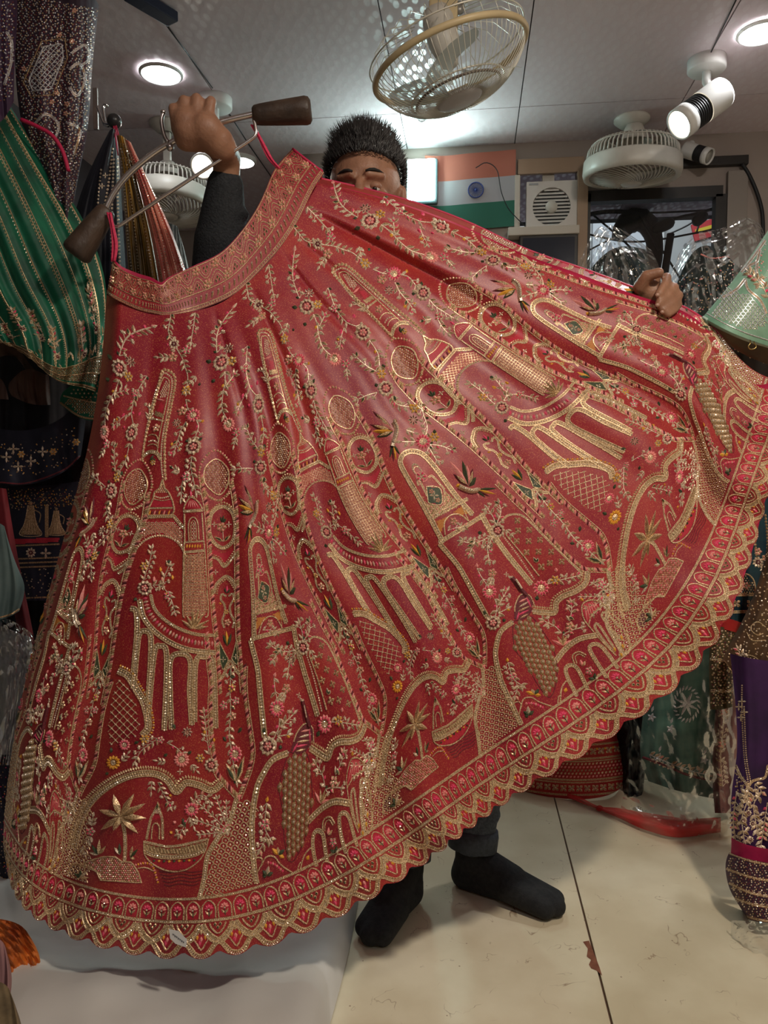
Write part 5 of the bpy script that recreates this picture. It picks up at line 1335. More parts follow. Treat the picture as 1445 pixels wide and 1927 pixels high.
for i in range(18):
    x = 18 + i * 36
    p.tube([(x - 13, 5), (x - 10, 17), (x, 27), (x + 10, 17), (x + 13, 5)], 1.7, AN); p.tube([(x - 9, 5), (x - 7, 15), (x, 22), (x + 7, 15), (x + 9, 5)], 1.2, AN)
    for dx, dy in ((-3, 10), (3, 10), (0, 16)): p._leaf((x + dx, dy - 4), (x + dx, dy + 3), 4, GO, core=GR)
    xm = x + 18
    if xm < WL - 10:
        p.tube([(xm - 14, 43), (xm - 11, 32), (xm, 20), (xm + 11, 32), (xm + 14, 43)], 1.7, AN); p.tube([(xm - 10, 43), (xm - 7, 34), (xm, 26), (xm + 7, 34), (xm + 10, 43)], 1.2, AN)
        for dx, dy in ((-3, 37), (3, 37), (0, 32)): p._leaf((xm + dx, dy - 3), (xm + dx, dy + 4), 4, GO, core=GR)
        p.flower((xm, 10), 9, 'lpink')
    p.flower((x, 36), 9.5, 'lpink', .3)
emit2('waist_rosettes')
# back half of the waistband: the magenta lining shows over the front edge
vs = []; L = smooth_line(WT, n=60)
for i, (x, y) in enumerate(L):
    t = i / 59.0
    dd = float(nat_spline(np.linspace(0, 1, 8), DT[0][:, None], np.array([t]))[0, 0])
    k = math.sin(PI * min(max(t, .0), 1)) ** .5
    up = 5 * math.exp(-((t - .14) / .12) ** 2) + 1.5
    vs += [at1(x + 1, y - up, dd + .035 * k + .012), at1(x + 2, y + 60, dd + .045 * k + .012)]
raw('waistband_lining', vs, [(2 * i, 2 * i + 2, 2 * i + 3, 2 * i + 1) for i in range(59)], M_LINING, None, skirt)
# edge piping of the open side and hanging loops
m_ = MB(); pts = [Vector(w) for w in SK.W[-2, 0:190:4]]; pts = [Vector(w) for w in WS.W[-1, ::4]] + pts
m_.tube(pts, .0028, 0, 6); m_.build('side_piping', [M_LINING], skirt)
LOOPS = [[(205, 400), (212, 430), (216, 460), (213, 492)], [(475, 235), (490, 262), (508, 298), (524, 316)]]
for li, lp in enumerate(LOOPS):
    m_ = MB(); dd = (1.405, 1.43)[li]
    for k, off in enumerate((-3.2, -1.0, 1.4, 3.4)):
        pts = [at1(x + off * (1 if li == 0 else .8) + math.sin(i * .6 + k) * .8, y + (k % 2), dd + .003 * math.sin(k * 2)) for i, (x, y) in enumerate(smooth_line(lp, 8))]
        m_.tube(pts, .0021, 0, 6)
    m_.build('hanging_loop', [M_CORD], skirt)
# small paper price tag at the hem
m_ = MB()
tp = [(318, 1748), (336, 1752), (352, 1768), (350, 1783), (330, 1776), (320, 1766)]
m_.add([at1(x, y, 1.225) for x, y in tp] + [at1(x, y, 1.2265) for x, y in tp], [tuple(range(6)), tuple(range(11, 5, -1))] + [(i, (i + 1) % 6, 6 + (i + 1) % 6, 6 + i) for i in range(6)])
tg = m_.build('price_tag', [mat('tag_paper', (.72, .70, .68), .7)], skirt); tg['label'] = 'small white paper price tag'
m_ = MB()
for k in range(7):
    x = 325 + k * 3.2; y = 1757 + k * 2.4
    m_.tube([at1(x, y, 1.2246), at1(x + 1.4, y + 3 + (k % 2), 1.2246), at1(x + 2.2, y + 1.2, 1.2246)], .0005, 0, 4)
m_.build('tag_writing', [mat('pen_ink', (.05, .05, .07), .6)], tg)
# ================================================================== hanger
hg = empty('garment_hanger', at1(330, 300, 1.43), 'curved metal hanger with two dark wooden ends held in a raised fist', 'hanger')
HD = 1.425
M_STEEL = mat('worn_steel', (.58, .52, .50), .22, .9)
M_OLDWOOD = mat('dark_worn_wood', (.022, .014, .011), .5, color2=(.07, .042, .028), nscale=12, stretch=(1, 3, 1), bump=.2)
m = MB(); m.tube([at1(x, y, HD) for x, y in smooth_line([(198, 395), (215, 362), (245, 325), (290, 288), (335, 262), (385, 240), (430, 226), (482, 214)], 6)], .0058, 0, 12); m.build('bar', [M_STEEL], hg)
m = MB(); m.tube([at1(x, y, HD - .004) for x, y in smooth_line([(203, 392), (206, 410), (212, 423), (222, 426), (250, 408), (300, 375), (360, 336), (420, 297), (470, 264), (481, 253), (481, 240), (477, 222)], 5)], .0034, 0, 10); m.build('trouser_rod', [M_STEEL], hg)
m = MB(); m.tube([at1(x, y, HD - .006) for x, y in smooth_line([(307, 212), (304, 228), (307, 248), (312, 262), (317, 268)], 4)], .004, 0, 10); m.ball(at1(307, 211, HD - .006), .0052); m.ball(at1(320, 277, HD - .012), .0075, sc=(1, 1, 1)); m.build('hook', [M_STEEL], hg)
def handle(a, b, w0, w1):
    A = at1(*a, HD); B = at1(*b, HD); L = (B - A).length; ax = (B - A).normalized(); s = HD / FPX
    pr = [(.0001, 0), (w0 * s * .8, 0), (w0 * s, .004)]
    for k in range(1, 7): f = k / 7; pr.append(((w0 + (w1 - w0) * f ** .8) * s, L * f * .92))
    pr += [(w1 * s, L * .90), (w1 * s * .93, L * .96), (w1 * s * .7, L * .995), (.0001, L)]
    MB().lathe(pr, A, ax, 28, cap=False).build('wooden_end', [M_OLDWOOD], hg)
handle((476, 217), (586, 207), 17, 25); handle((203, 393), (140, 482), 17, 28)

# ================================================================== the person behind the skirt
def capsule(mb, a, ra, b, rb, n=16, flat=None):
    a = Vector(a); b = Vector(b); L = (b - a).length; ax = (b - a).normalized() if L > 1e-6 else Vector((0, 0, 1))
    pr = [(max(ra * math.cos(t), 1e-4), ra * math.sin(t)) for t in np.linspace(-PI / 2, -.1, 6)]
    pr += [(max(rb * math.cos(t), 1e-4), L + rb * math.sin(t)) for t in np.linspace(.1, PI / 2, 6)]
    mb.lathe(pr, a, ax, n)
def remesh(mb, name, m, voxel, it=4, parent=None):
    o = mb.build('tmp', [m])
    r = o.modifiers.new('r', 'REMESH'); r.mode = 'VOXEL'; r.voxel_size = voxel
    s = o.modifiers.new('s', 'SMOOTH'); s.factor = .5; s.iterations = it
    dg = bpy.context.evaluated_depsgraph_get()
    me = bpy.data.meshes.new_from_object(o.evaluated_get(dg))
    bpy.data.objects.remove(o)
    me.name = name
    me.polygons.foreach_set('use_smooth', np.ones(len(me.polygons), dtype=bool))
    me.materials.clear(); me.materials.append(m)
    ob = bpy.data.objects.new(name, me); COL.objects.link(ob); par(ob, parent)
    return ob
M_SKIN = mat('brown_skin', (.26, .125, .075), .5, color2=(.33, .165, .10), nscale=30, bump=.12, bscale=180)
M_SKIN.node_tree.nodes['Principled BSDF'].inputs['Subsurface Weight'].default_value = .08
M_SWEAT = mat('black_knit', (.012, .013, .016), .85, color2=(.022, .024, .028), nscale=200, bump=.35, bscale=260)
M_JEAN = mat('dark_denim', (.035, .048, .070), .8, color2=(.07, .09, .12), nscale=160, bump=.2, bscale=220)
M_SOCK = mat('black_sock', (.010, .011, .013), .85, bump=.25, bscale=300, color2=(.018, .019, .021), nscale=120)
b = MB()
# head and neck
HC = at1(686, 374, 1.66); fdir = -Vector(FWD); fdir = (fdir + Vector((-.10, 0, -.12))).normalized()
zax = (Vector((0, 0, 1)) - fdir * fdir.z).normalized(); xax = zax.cross(fdir) * -1
RH = Matrix((xax, fdir, zax)).transposed()
def hp(x, y, z): return HC + RH @ Vector((x, y, z))
b.ball(hp(0, -.012, .03), .088, n=24, m=16, sc=(.90, 1.08, 1.0), R=RH); b.ball(hp(0, .022, -.04), .070, n=20, m=14, sc=(.92, .95, 1.15), R=RH)
capsule(b, hp(0, .05, -.095), .026, hp(0, .035, -.085), .036)                      # chin
capsule(b, hp(0, .086, .012), .009, hp(0, .103, -.030), .014); b.ball(hp(.012, .092, -.034), .010); b.ball(hp(-.012, .092, -.034), .010)
for s_ in (-1, 1):
    capsule(b, hp(s_ * .018, .084, .026), .009, hp(s_ * .046, .068, .026), .008)     # brow ridge
    b.ball(hp(s_ * .042, .060, -.022), .022); b.ball(hp(s_ * .086, -.008, .0), .020, sc=(.45, .7, 1.4), R=RH)
capsule(b, hp(-.018, .083, -.062), .007, hp(.018, .083, -.062), .007); capsule(b, hp(-.015, .080, -.072), .008, hp(.015, .080, -.072), .008)
SH_R = at1(598, 505, 1.69); SH_L = at1(806, 500, 1.70); CH = at1(712, 600, 1.72); PEL = at1(800, 945, 1.74); NK = at1(694, 445, 1.69)
capsule(b, hp(0, -.01, -.06), .055, NK, .058); capsule(b, NK, .06, CH, .11); capsule(b, CH, .125, PEL, .13); capsule(b, SH_R, .055, CH, .10); capsule(b, SH_L, .055, CH, .10)
EL_R = at1(402, 625, 1.60); WR_R = at1(428, 300, 1.468); EL_L = at1(1015, 655, 1.72); WR_L = at1(1196, 566, 1.60)
capsule(b, SH_R, .048, EL_R, .040); capsule(b, EL_R, .040, WR_R, .026); capsule(b, SH_L, .048, EL_L, .040); capsule(b, EL_L, .038, WR_L, .026)
H1 = at1(868, 1668, 1.70); 
hip = [at1(757, 960, 1.74), at1(862, 960, 1.74)]
AN_ = [atfloor(762, 1706) + Vector((.0, .02, .075)), atfloor(893, 1672) + Vector((-.005, .0, .075))]
KN = [at1(765, 1320, 1.70), at1(915, 1325, 1.72)]
for k in range(2): capsule(b, PEL, .12, hip[k], .085); capsule(b, hip[k], .082, KN[k], .055); capsule(b, KN[k], .054, AN_[k], .033)
TO = [atfloor(700, 1775), atfloor(1040, 1722)]; HE = [atfloor(768, 1702), atfloor(876, 1668)]
def footc(mb, k, g=0.0):
    he = HE[k] + Vector((0, 0, .030)); to = TO[k] + Vector((0, 0, .022)); md = he.lerp(to, .55) + Vector((0, 0, .012)); sd = (to - he).cross(Vector((0, 0, 1))).normalized()
    capsule(mb, AN_[k], .034 + g, he, .030 + g); capsule(mb, he, .030 + g, md, .034 + g); capsule(mb, AN_[k], .032 + g, md + Vector((0, 0, .01)), .030 + g)
    for o, e in ((-.022, -.004), (0, .006), (.022, -.010)): capsule(mb, md + sd * o * .6, .028 + g, to + sd * o + (to - he).normalized() * e, .018 + g)
for k in range(2): footc(b, k)
# his right hand (raised fist seen from its back, fingers closed over the bar)
def d_(x, y, z): return at1(x, y, z)
capsule(b, WR_R, .027, d_(416, 276, 1.425), .029); capsule(b, d_(418, 278, 1.425), .028, d_(388, 246, 1.400), .033); capsule(b, d_(412, 266, 1.415), .028, d_(350, 232, 1.398), .028); capsule(b, d_(400, 260, 1.41), .026, d_(350, 262, 1.405), .022); capsule(b, d_(395, 250, 1.40), .028, d_(352, 248, 1.398), .027)
for mx, my, px_, py_, tx, ty, r in ((332, 232, 326, 204, 330, 232, .0098), (347, 222, 346, 190, 347, 226, .0108), (368, 218, 370, 186, 366, 222, .0108), (391, 222, 397, 191, 388, 220, .0102)):
    capsule(b, d_(mx + 8, my + 14, 1.400), r * 1.4, d_(mx, my, 1.390), r * 1.15); capsule(b, d_(mx, my, 1.390), r * 1.15, d_(px_, py_, 1.392), r); capsule(b, d_(px_, py_, 1.392), r, d_(px_ + 1, py_ + 3, 1.425), r * .95); capsule(b, d_(px_ + 1, py_ + 3, 1.425), r * .95, d_(tx, ty + 14, 1.446), r * .85)
capsule(b, d_(414, 256, 1.432), .016, d_(408, 236, 1.450), .0115); capsule(b, d_(408, 236, 1.450), .0115, d_(380, 226, 1.458), .010)
# his left hand (closed on the edge of the skirt): thumb on top, four fingers wrapped over the front
capsule(b, WR_L, .026, d_(1222, 552, 1.575), .027); capsule(b, WR_L, .024, d_(1238, 570, 1.575), .024); capsule(b, d_(1222, 545, 1.575), .024, d_(1248, 556, 1.572), .024)
capsule(b, d_(1205, 540, 1.56), .016, d_(1216, 520, 1.542), .0125); capsule(b, d_(1216, 520, 1.542), .0125, d_(1240, 513, 1.532), .0105)
for kx, ky, px_, py_, tx, ty, r in ((1244, 530, 1254, 522, 1240, 553, .0105), (1256, 546, 1268, 541, 1240, 572, .0108), (1262, 562, 1277, 556, 1248, 585, .0102), (1262, 578, 1276, 573, 1257, 592, .009)):
    capsule(b, d_(kx - 8, ky + 4, 1.575), r * 1.3, d_(px_, py_, 1.556), r); capsule(b, d_(px_, py_, 1.556), r, d_((px_ * .5 + tx * .5) + 3, (py_ + ty) / 2, 1.534), r * .95); capsule(b, d_((px_ * .5 + tx * .5) + 3, (py_ + ty) / 2, 1.534), r * .95, d_(tx, ty, 1.522), r * .82)
person = remesh(b, 'person', M_SKIN, .0042, 3)
tag(person, 'person in black sweater and jeans standing behind the red skirt, one fist raised', 'person')
# nails
m = MB()
for x, y, z, s_ in ((1243, 511, 1.5255, .0055), (1237, 555, 1.5165, .005), (1237, 574, 1.5145, .005), (1246, 587, 1.5155, .0045)): m.ball(at1(x, y, z), s_, n=10, m=6, sc=(1, .45, .8))
m.build('fingernails', [mat('nail', (.38, .21, .15), .35)], person)
# eyes, brows
for s_ in (-1, 1):
    m = MB(); m.ball(hp(s_ * .031, .066, .002), .0115, 0, 14, 10); m.ball(hp(s_ * .031, .0742, -.002), .0055, 1, 10, 8); m.build('eye', [mat('eye_white', (.6, .57, .53), .3), mat('iris_brown', (.02, .011, .008), .2)], person)
    m = MB(); P = [hp(s_ * (.014 + .009 * k), .0925 - .0022 * k - .0009 * k * k, .030 + .004 * math.sin(k / 4 * PI)) for k in range(5)]; m.tube(P, [.002, .0035, .0038, .003, .0015], 0, 6); m.build('eyebrow', [mat('brow_black', (.012, .010, .009), .8)], person)
for s_ in (-1, 1): MB().ball(hp(s_ * .031, .0665, .0055), .0125, 0, 16, 10, (1.15, 1, .8), RH).build('eyelid', [M_SKIN], person)
# hair: a close cap and short upright spikes
M_HAIR = mat('black_hair', (.012, .010, .010), .38, color2=(.03, .025, .024), nscale=90)
m = MB(); vs = []; fs = []; n_, k_ = 36, 12
def hairr(th, a): 
    f = math.sin(a)                              # +1 = front
    lim = 1.32 - .12 * max(f, 0) ** 2 + .55 * max(-f, 0)
    return lim
for j in range(k_ + 1):
    for i in range(n_):
        a = 2 * PI * i / n_; th = hairr(0, a) * j / k_
        r = .101 - .034 * (j / k_) ** 6
        vs.append(hp(r * .93 * math.sin(th) * math.cos(a), -.012 + r * 1.05 * math.sin(th) * math.sin(a), .030 + r * 1.20 * math.cos(th)))
m.add(vs, [(j * n_ + i, (j + 1) * n_ + i, (j + 1) * n_ + (i + 1) % n_, j * n_ + (i + 1) % n_) for j in range(k_) for i in range(n_)], 0, True); m.build('hair_cap', [M_HAIR], person)
rr = random.Random(3); m = MB()
for i in range(5200):
    a = rr.random() * 2 * PI; th = hairr(0, a) * math.sqrt(rr.random()) * 1.0
    nrm = Vector((math.sin(th) * math.cos(a), math.sin(th) * math.sin(a), math.cos(th)))
    p0 = Vector((.095 * .93 * nrm.x, -.012 + .095 * 1.05 * nrm.y, .030 + .095 * 1.20 * nrm.z))
    L = (.034 if th < .9 else .018) * (.6 + .7 * rr.random())
    d = (nrm * .8 + Vector((rr.gauss(0, .25), rr.gauss(.15, .25), .35 + rr.gauss(0, .15)))).normalized()
    sd = d.cross(Vector((rr.gauss(0, 1), rr.gauss(0, 1), rr.gauss(0, 1)))).normalized() * .0011; s2 = d.cross(sd).normalized() * .0011
    e = p0 + d * L + Vector((0, .3, -.2)) * L * .2
    A = [hp(*(p0 + sd)), hp(*(p0 - sd * .5 + s2)), hp(*(p0 - sd * .5 - s2)), hp(*e)]
    m.add(A, [(0, 1, 3), (1, 2, 3), (2, 0, 3)], 0, True)
hr = m.build('hair_strands', [M_HAIR], person); hr['kind'] = 'stuff'
# clothes
b = MB(); g = .014
capsule(b, NK + Vector((0, 0, -.03)), .062 + g, CH, .11 + g); capsule(b, CH, .125 + g, PEL, .135 + g); capsule(b, SH_R, .055 + g, CH, .10 + g); capsule(b, SH_L, .055 + g, CH, .10 + g)
capsule(b, SH_R, .05 + g, EL_R, .045 + g); capsule(b, EL_R, .044 + g, EL_R.lerp(WR_R, .55), .041 + g); capsule(b, EL_R.lerp(WR_R, .55), .041 + g, EL_R.lerp(WR_R, .86), .0285 + .008)
capsule(b, SH_L, .05 + g, EL_L, .045 + g); capsule(b, EL_L, .042 + g, EL_L.lerp(WR_L, .85), .028 + .008)
for f, rad in ((.48, .047), (.60, .046), (.70, .043)): b.ball(EL_R.lerp(WR_R, f) + Vector((.016, 0, 0)), rad * .9, n=16, m=10, sc=(1, 1, .45))
sw = remesh(b, 'sweater', M_SWEAT, .007, 4, person); sw['label'] = 'black ribbed knit sweater'
b = MB()
capsule(b, PEL, .135, hip[0], .10); capsule(b, PEL, .135, hip[1], .10)
for k in range(2):
    lo = AN_[k] + Vector((0, 0, .050)); capsule(b, hip[k], .098, KN[k], .068); capsule(b, KN[k], .068, lo, .050)
    for f, rad in ((.55, .060), (.72, .056), (.84, .053)): b.ball(KN[k].lerp(lo, f) + Vector((.006, 0, 0)), rad, n=16, m=10, sc=(1, 1, .4))
jn = remesh(b, 'jeans', M_JEAN, .006, 4, person); jn['label'] = 'dark blue denim jeans with turned-up cuffs'
for k in range(2):
    lo = AN_[k] + Vector((0, 0, .030)); ax = (KN[k] - AN_[k]).normalized()
    MB().lathe([(.049, -.012), (.055, -.010), (.0565, .02), (.054, .034), (.048, .034)], lo, ax, 32, cap=False).build('trouser_cuff', [mat('faded_cuff', (.055, .068, .090), .8, color2=(.035, .045, .06), nscale=120)], person)
for k in range(2):
    b = MB(); footc(b, k, .004); capsule(b, AN_[k], .040, AN_[k] + (KN[k] - AN_[k]).normalized() * .05, .042)
    sk = remesh(b, 'sock', M_SOCK, .004, 4, person)
# ================================================================== other garments in the shop
def velvet(name, c, c2=None, sheen=.5, tint=None, rough=.7, nscale=14, bump=.15):
    return mat(name, c, rough, color2=c2 or tuple(min(1, x * 1.7 + .004) for x in c), nscale=nscale, sheen=sheen, sheen_tint=tint or tuple(min(1, x * 4 + .02) for x in c), bump=bump, bscale=45)
def cloth(part, net, depth, m, parent, pleats=(0, 0), bulge=.05, nu=70, nv=50, crumple=0.0, seed=0, flat=False):
    """cloth over a pixel net: columns across, rows down; depth scalar or per column"""
    net = np.asarray(net, float); nc, nr = net.shape[:2]
    uk = np.arange(nc, dtype=float); vk = np.linspace(0, 1, nr)
    dep = np.asarray(depth, float) if np.ndim(depth) else np.full(nc, float(depth))
    def df(U, V, X, Y):
        f = U / (nc - 1)
        D = nat_spline(uk, dep[:, None], U[:, 0]) + 0 * V
        D = D - bulge * np.sin(PI * f) ** .7
        if pleats[0]: D = D + pleats[1] * (np.sin(f * pleats[0] * 2 * PI + 1.1 * np.sin(V * 3 + seed)) + .35 * np.sin(f * pleats[0] * 4.7 * PI + 2 + seed)) * (.25 + .75 * V)
        if crumple:
            r = np.random.default_rng(seed)
            for k in range(14):
                a, b_, c_ = r.normal(0, 14 + k, 2).tolist() + [r.random() * 6]
                D = D + crumple * np.abs(np.sin(f * a + V * b_ + c_)) / (1 + k * .25)
        return D
    S = Surf(net, uk, vk, df, nu, nv)
    o = S.mesh(part, m, parent)
    return S, o
def hang(name, px, py, d, label, cat='skirt', group=None): return empty(name, at1(px, py, d), label, cat, group)
def deco(S, parent, name, fn, lim=None):
    p = Pen(S); fn(p); return p.build(name, (0,), parent, lim=lim)

# ---- upper left: plum skirts, dense silver work
M_PLUM = velvet('plum_cloth', (.022, .010, .020)); M_PLUM2 = velvet('violet_cloth', (.030, .012, .034))
g = hang('plum_skirt', 100, 420, 1.62, 'dark plum skirt dense with silver paisley work hanging at top left')
S, o = cloth('skirt_cloth', [[(26, -40), (28, 60), (30, 150), (45, 250), (75, 340), (105, 430)], [(100, -40), (105, 60), (105, 150), (105, 250), (112, 340), (120, 430)], [(150, -40), (155, 60), (152, 150), (145, 250), (132, 340), (128, 430)], [(186, 10), (178, 80), (172, 150), (165, 240), (150, 320), (136, 400)]], [1.60, 1.62, 1.62, 1.66], M_PLUM, g, (3, .010), .06)
def fn(p):
    p.dots([(28, -10), (184, 14), (176, 90), (171, 160), (163, 245), (134, 398), (106, 405), (58, 270), (31, 160)], 4.7, 1.7, mis=(WH, AN, MA, WH, MA, SI), jit=.22, hh=.8)
    lz = [(82, 88), (116, 82), (119, 108), (96, 168), (62, 172), (54, 152)]
    p.lattice(lz, 7, 1.6, WH, (.7, -.85), (1.6, WH, 0)); p.tube(lz, 2.4, WH, closed=True, sm=False); p.tube([(78, 78), (122, 72), (127, 110), (100, 178), (58, 182), (44, 155)], 2, AN, closed=True, sm=False)
    for c in ((135, 78), (112, 66), (107, 175), (98, 192), (126, 196), (124, 214), (140, 20), (45, 130)): p.flower(c, 5.5, 'lpink')
    for pts in ([(130, 130), (150, 120), (160, 150), (145, 180), (130, 165)], [(60, 240), (85, 215), (110, 235), (100, 270)], [(125, 230), (150, 245), (140, 290)], [(135, 100), (160, 85), (168, 110), (150, 125)]): p.band(pts, 5, rows=1, edge=WH, mid=WH)
deco(S, g, 'silver_embroidery', fn)
m = MB(); m.tube([at1(x, y, 1.535) for x, y in smooth_line([(40, 225), (70, 238), (98, 255), (118, 285), (129, 322)], 6)], .0042, 0, 8); m.build('magenta_piping', [M_LINING], g)
g = hang('violet_skirt', 10, 240, 1.5, 'violet beaded skirt at the extreme top left edge')
S, o = cloth('skirt_cloth', [[(-60, -40), (-60, 60), (-50, 150), (-40, 240)], [(-10, -40), (-8, 60), (-5, 150), (0, 230)], [(32, -40), (32, 40), (28, 110), (26, 190)]], 1.52, M_PLUM2, g, (2, .008), .04)
deco(S, g, 'silver_embroidery', lambda p: (p.dots([(-10, 0), (28, 0), (26, 110), (22, 180), (-10, 200)], 6, 1.8, mis=(WH, MA, AN, WH), jit=.2), p.band([(12, 60), (22, 80), (20, 120), (8, 160)], 5, rows=1, edge=WH, mid=WH)))
# ---- emerald velvet skirt with gold lines
g = hang('emerald_skirt', 60, 690, 1.55, 'emerald green velvet skirt with gold stripes and scalloped hem')
M_EMER = velvet('emerald_velvet', (.003, .050, .028), (.006, .12, .062), .8, (.05, .55, .30), .55)
NG = [[(8, 182), (80, 295), (150, 402), (196, 520), (199, 640), (188, 742)], [(-25, 205), (45, 340), (105, 460), (150, 575), (165, 660), (150, 728)], [(-70, 260), (0, 400), (50, 520), (95, 610), (108, 680), (104, 714)], [(-110, 330), (-40, 470), (0, 560), (30, 610), (45, 650), (54, 672)], [(-150, 420), (-90, 540), (-55, 600), (-30, 625), (-15, 640), (0, 640)]]
S, o = cloth('skirt_cloth', NG, [1.60, 1.56, 1.53, 1.52, 1.52], M_EMER, g, (5, .014), .05, 110, 70)
UL, VL = 105.0, 520.0
p = Pen(S, uvscale=(UL, VL)); p.k(K0)
for i, u in enumerate((.10, .42, .50, .88, 1.22, 1.30, 1.72, 2.05, 2.45, 2.9, 3.3, 3.7)):
    x = u * UL; p.tube([(x, 20), (x, 240), (x, 440)], 2.6, (AN, GO)[i % 2]); p.beads([(x + 4, 20), (x + 4, 430)], 1.7, 5.5, (BE, GO)[i % 2], sm=False)
p.build('gold_stripes', (0,), g); p.k(K0)
for y, w in ((443, 4), (448, 3), (480, 4.5), (513, 5), (518, 3)): p.tube([(2, y), (4 * UL - 2, y)], w, AN if y in (448, 513) else GO, sm=False)
p.scales([(3, 452), (4 * UL - 3, 452), (4 * UL - 3, 508), (3, 508)], 13, 2.2, AN)
p.build('hem_border', (0,), g); p.k(K0)
rr = random.Random(5)
for i in range(46):
    x = rr.uniform(.2, 3.9) * UL; y = rr.uniform(330, 440) if x > 180 else rr.uniform(400, 440); a = rr.uniform(0, 6.3)
    p.leaf((x, y), (x + 14 * math.cos(a), y - 20 * abs(math.sin(a))), 6, (AN, GO, SI)[i % 3])
    p._bead((x, y), 2.4, SI)
for x, y in ((60, 380), (120, 420), (250, 350), (300, 330), (350, 380), (210, 400)): p.flower((x, y), 13, 'grey'); p.vine([(x, y), (x + 6, y - 30), (x + 2, y - 70)], 12, 12, 2.4)
p.build('gold_sprays', (0,), g)
S, o = cloth('hem_fold', [[(196, 700), (192, 745), (184, 792)], [(150, 715), (150, 752), (150, 786)], [(118, 738), (114, 748), (112, 760)]], [1.585, 1.60, 1.63], M_EMER, g, (1, .004), .01, 30, 16)
deco(S, g, 'hem_fold_border', lambda p: (p.tube([(190, 790), (150, 783), (114, 758)], 4, AN), p.tube([(190, 760), (150, 752), (120, 745)], 3, GO), p.scales([(189, 758), (187, 788), (150, 780), (118, 757), (150, 752)], 9, 1.8, AN), p.dots([(192, 705), (188, 755), (150, 748), (128, 740), (155, 718)], 8, 2, mis=(GO, AN, SI))))
# ---- cluster on the ball hook
hk = empty('wall_hook', at1(200, 300, 1.82), 'chrome wall hook with a dark ball end near the plum skirt', 'hook')
m = MB(); m.box(at1(180, 205, 1.84), (.012, .006, .10), 0, None, .001); m.build('wall_strip', [M_STEEL], hk)
m = MB(); m.tube([at1(x, y, 1.81) for x, y in smooth_line([(183, 200), (192, 225), (198, 235), (194, 205), (198, 196), (202, 200)], 4)], .0035, 0, 8); m.tube([at1(x, y, 1.80) for x, y in smooth_line([(196, 232), (204, 235), (214, 228)], 4)], .006, 0, 8); m.build('hook_arm', [M_CHROME], hk)
MB().ball(at1(215, 228, 1.78), .017, 0, 24, 16).build('ball_end', [mat('dark_ball', (.03, .028, .03), .3)], hk)
g = hang('navy_skirt', 190, 540, 1.76, 'near-black navy skirt with bead chains hanging from the ball hook')
S, o = cloth('skirt_cloth', [[(206, 246), (165, 330), (135, 430), (120, 560)], [(212, 242), (192, 330), (178, 430), (170, 560)], [(220, 246), (226, 330), (232, 430), (240, 560)]], [1.82, 1.78, 1.80], velvet('navy_velvet', (.006, .006, .012)), g, (3, .010), .03)
def fn(p):
    for l in ([(212, 280), (205, 340), (195, 400), (190, 440)], [(190, 320), (182, 400), (176, 450)], [(222, 300), (222, 400), (226, 520)], [(214, 300), (210, 420), (212, 520)]): p.beads(l, 2.6, 7, SI)
    for c in ((198, 330), (192, 350), (206, 385)): p.flower(c, 6, 'spray')
deco(S, g, 'bead_chains', fn)
m = MB()
for k in range(3): m.tube([at1(213 + 2.5 * k, 234, 1.775), at1(218 + 3.5 * k, 262, 1.765), at1(222 + 5 * k, 292, 1.76)], .0016, 0, 6)
m.build('pink_cords', [M_CORD], g)
g = hang('mustard_skirt', 270, 545, 1.73, 'olive and mustard satin skirt with sequin lines beside the coral skirt')
M_OLV = mat('olive_mustard_satin', (.10, .055, .010), .38, color2=(.50, .26, .03), nscale=3.0, stretch=(9, 9, .4), ramp=(.4, .62))
S, o = cloth('skirt_cloth', [[(220, 255), (230, 330), (236, 430), (246, 560)], [(228, 255), (246, 340), (262, 440), (276, 560)], [(238, 262), (264, 355), (288, 450), (308, 560)]], 1.74, M_OLV, g, (4, .011), .03, 60, 40)
deco(S, g, 'sequin_lines', lambda p: [p.beads(l, 2.0, 6.0, BE) for l in ([(229, 280), (243, 350), (255, 440), (262, 530)], [(236, 280), (258, 360), (276, 450), (290, 530)], [(224, 280), (234, 350), (240, 440), (250, 530)])] + [p.dots([(224, 270), (238, 272), (256, 335), (240, 330)], 5, 2, mis=(BE, SI, AN))])
g = hang('coral_skirt', 320, 540, 1.70, 'coral pink skirt striped with sequins hanging left of the fan')
M_CORAL = mat('coral_satin', (.62, .11, .10), .42, color2=(.80, .30, .20), nscale=4, stretch=(6, 6, .5), sheen=.3, sheen_tint=(1, .5, .4))
S, o = cloth('skirt_cloth', [[(234, 262), (262, 355), (285, 450), (302, 550)], [(240, 264), (275, 355), (305, 445), (330, 545)], [(246, 268), (286, 355), (325, 440), (354, 525)]], 1.71, M_CORAL, g, (4, .009), .03, 60, 40)
deco(S, g, 'sequin_lines', lambda p: [p.beads(l, 1.8, 5.2, BE) for l in ([(242, 290), (268, 360), (292, 450), (306, 540)], [(246, 285), (276, 360), (304, 445), (322, 535)], [(250, 285), (282, 355), (314, 440), (336, 520)], [(252, 280), (288, 360), (322, 445), (346, 515)], [(244, 288), (272, 360), (298, 448), (314, 538)])] + [p.dots([(335, 480), (350, 505), (345, 520), (325, 520)], 5, 1.8, mis=(BE, PK))])
g = hang('tulle_skirt', 345, 520, 2.3, 'small grey tulle skirt hem beyond the coral skirt')
S, o = cloth('skirt_cloth', [[(318, 420), (316, 470), (312, 540)], [(332, 425), (336, 470), (338, 540)], [(334, 430), (348, 475), (362, 540)]], 2.3, mat('grey_tulle', (.16, .19, .19), .8, color2=(.30, .34, .34), nscale=60), g, (4, .012), .03, 40, 20)
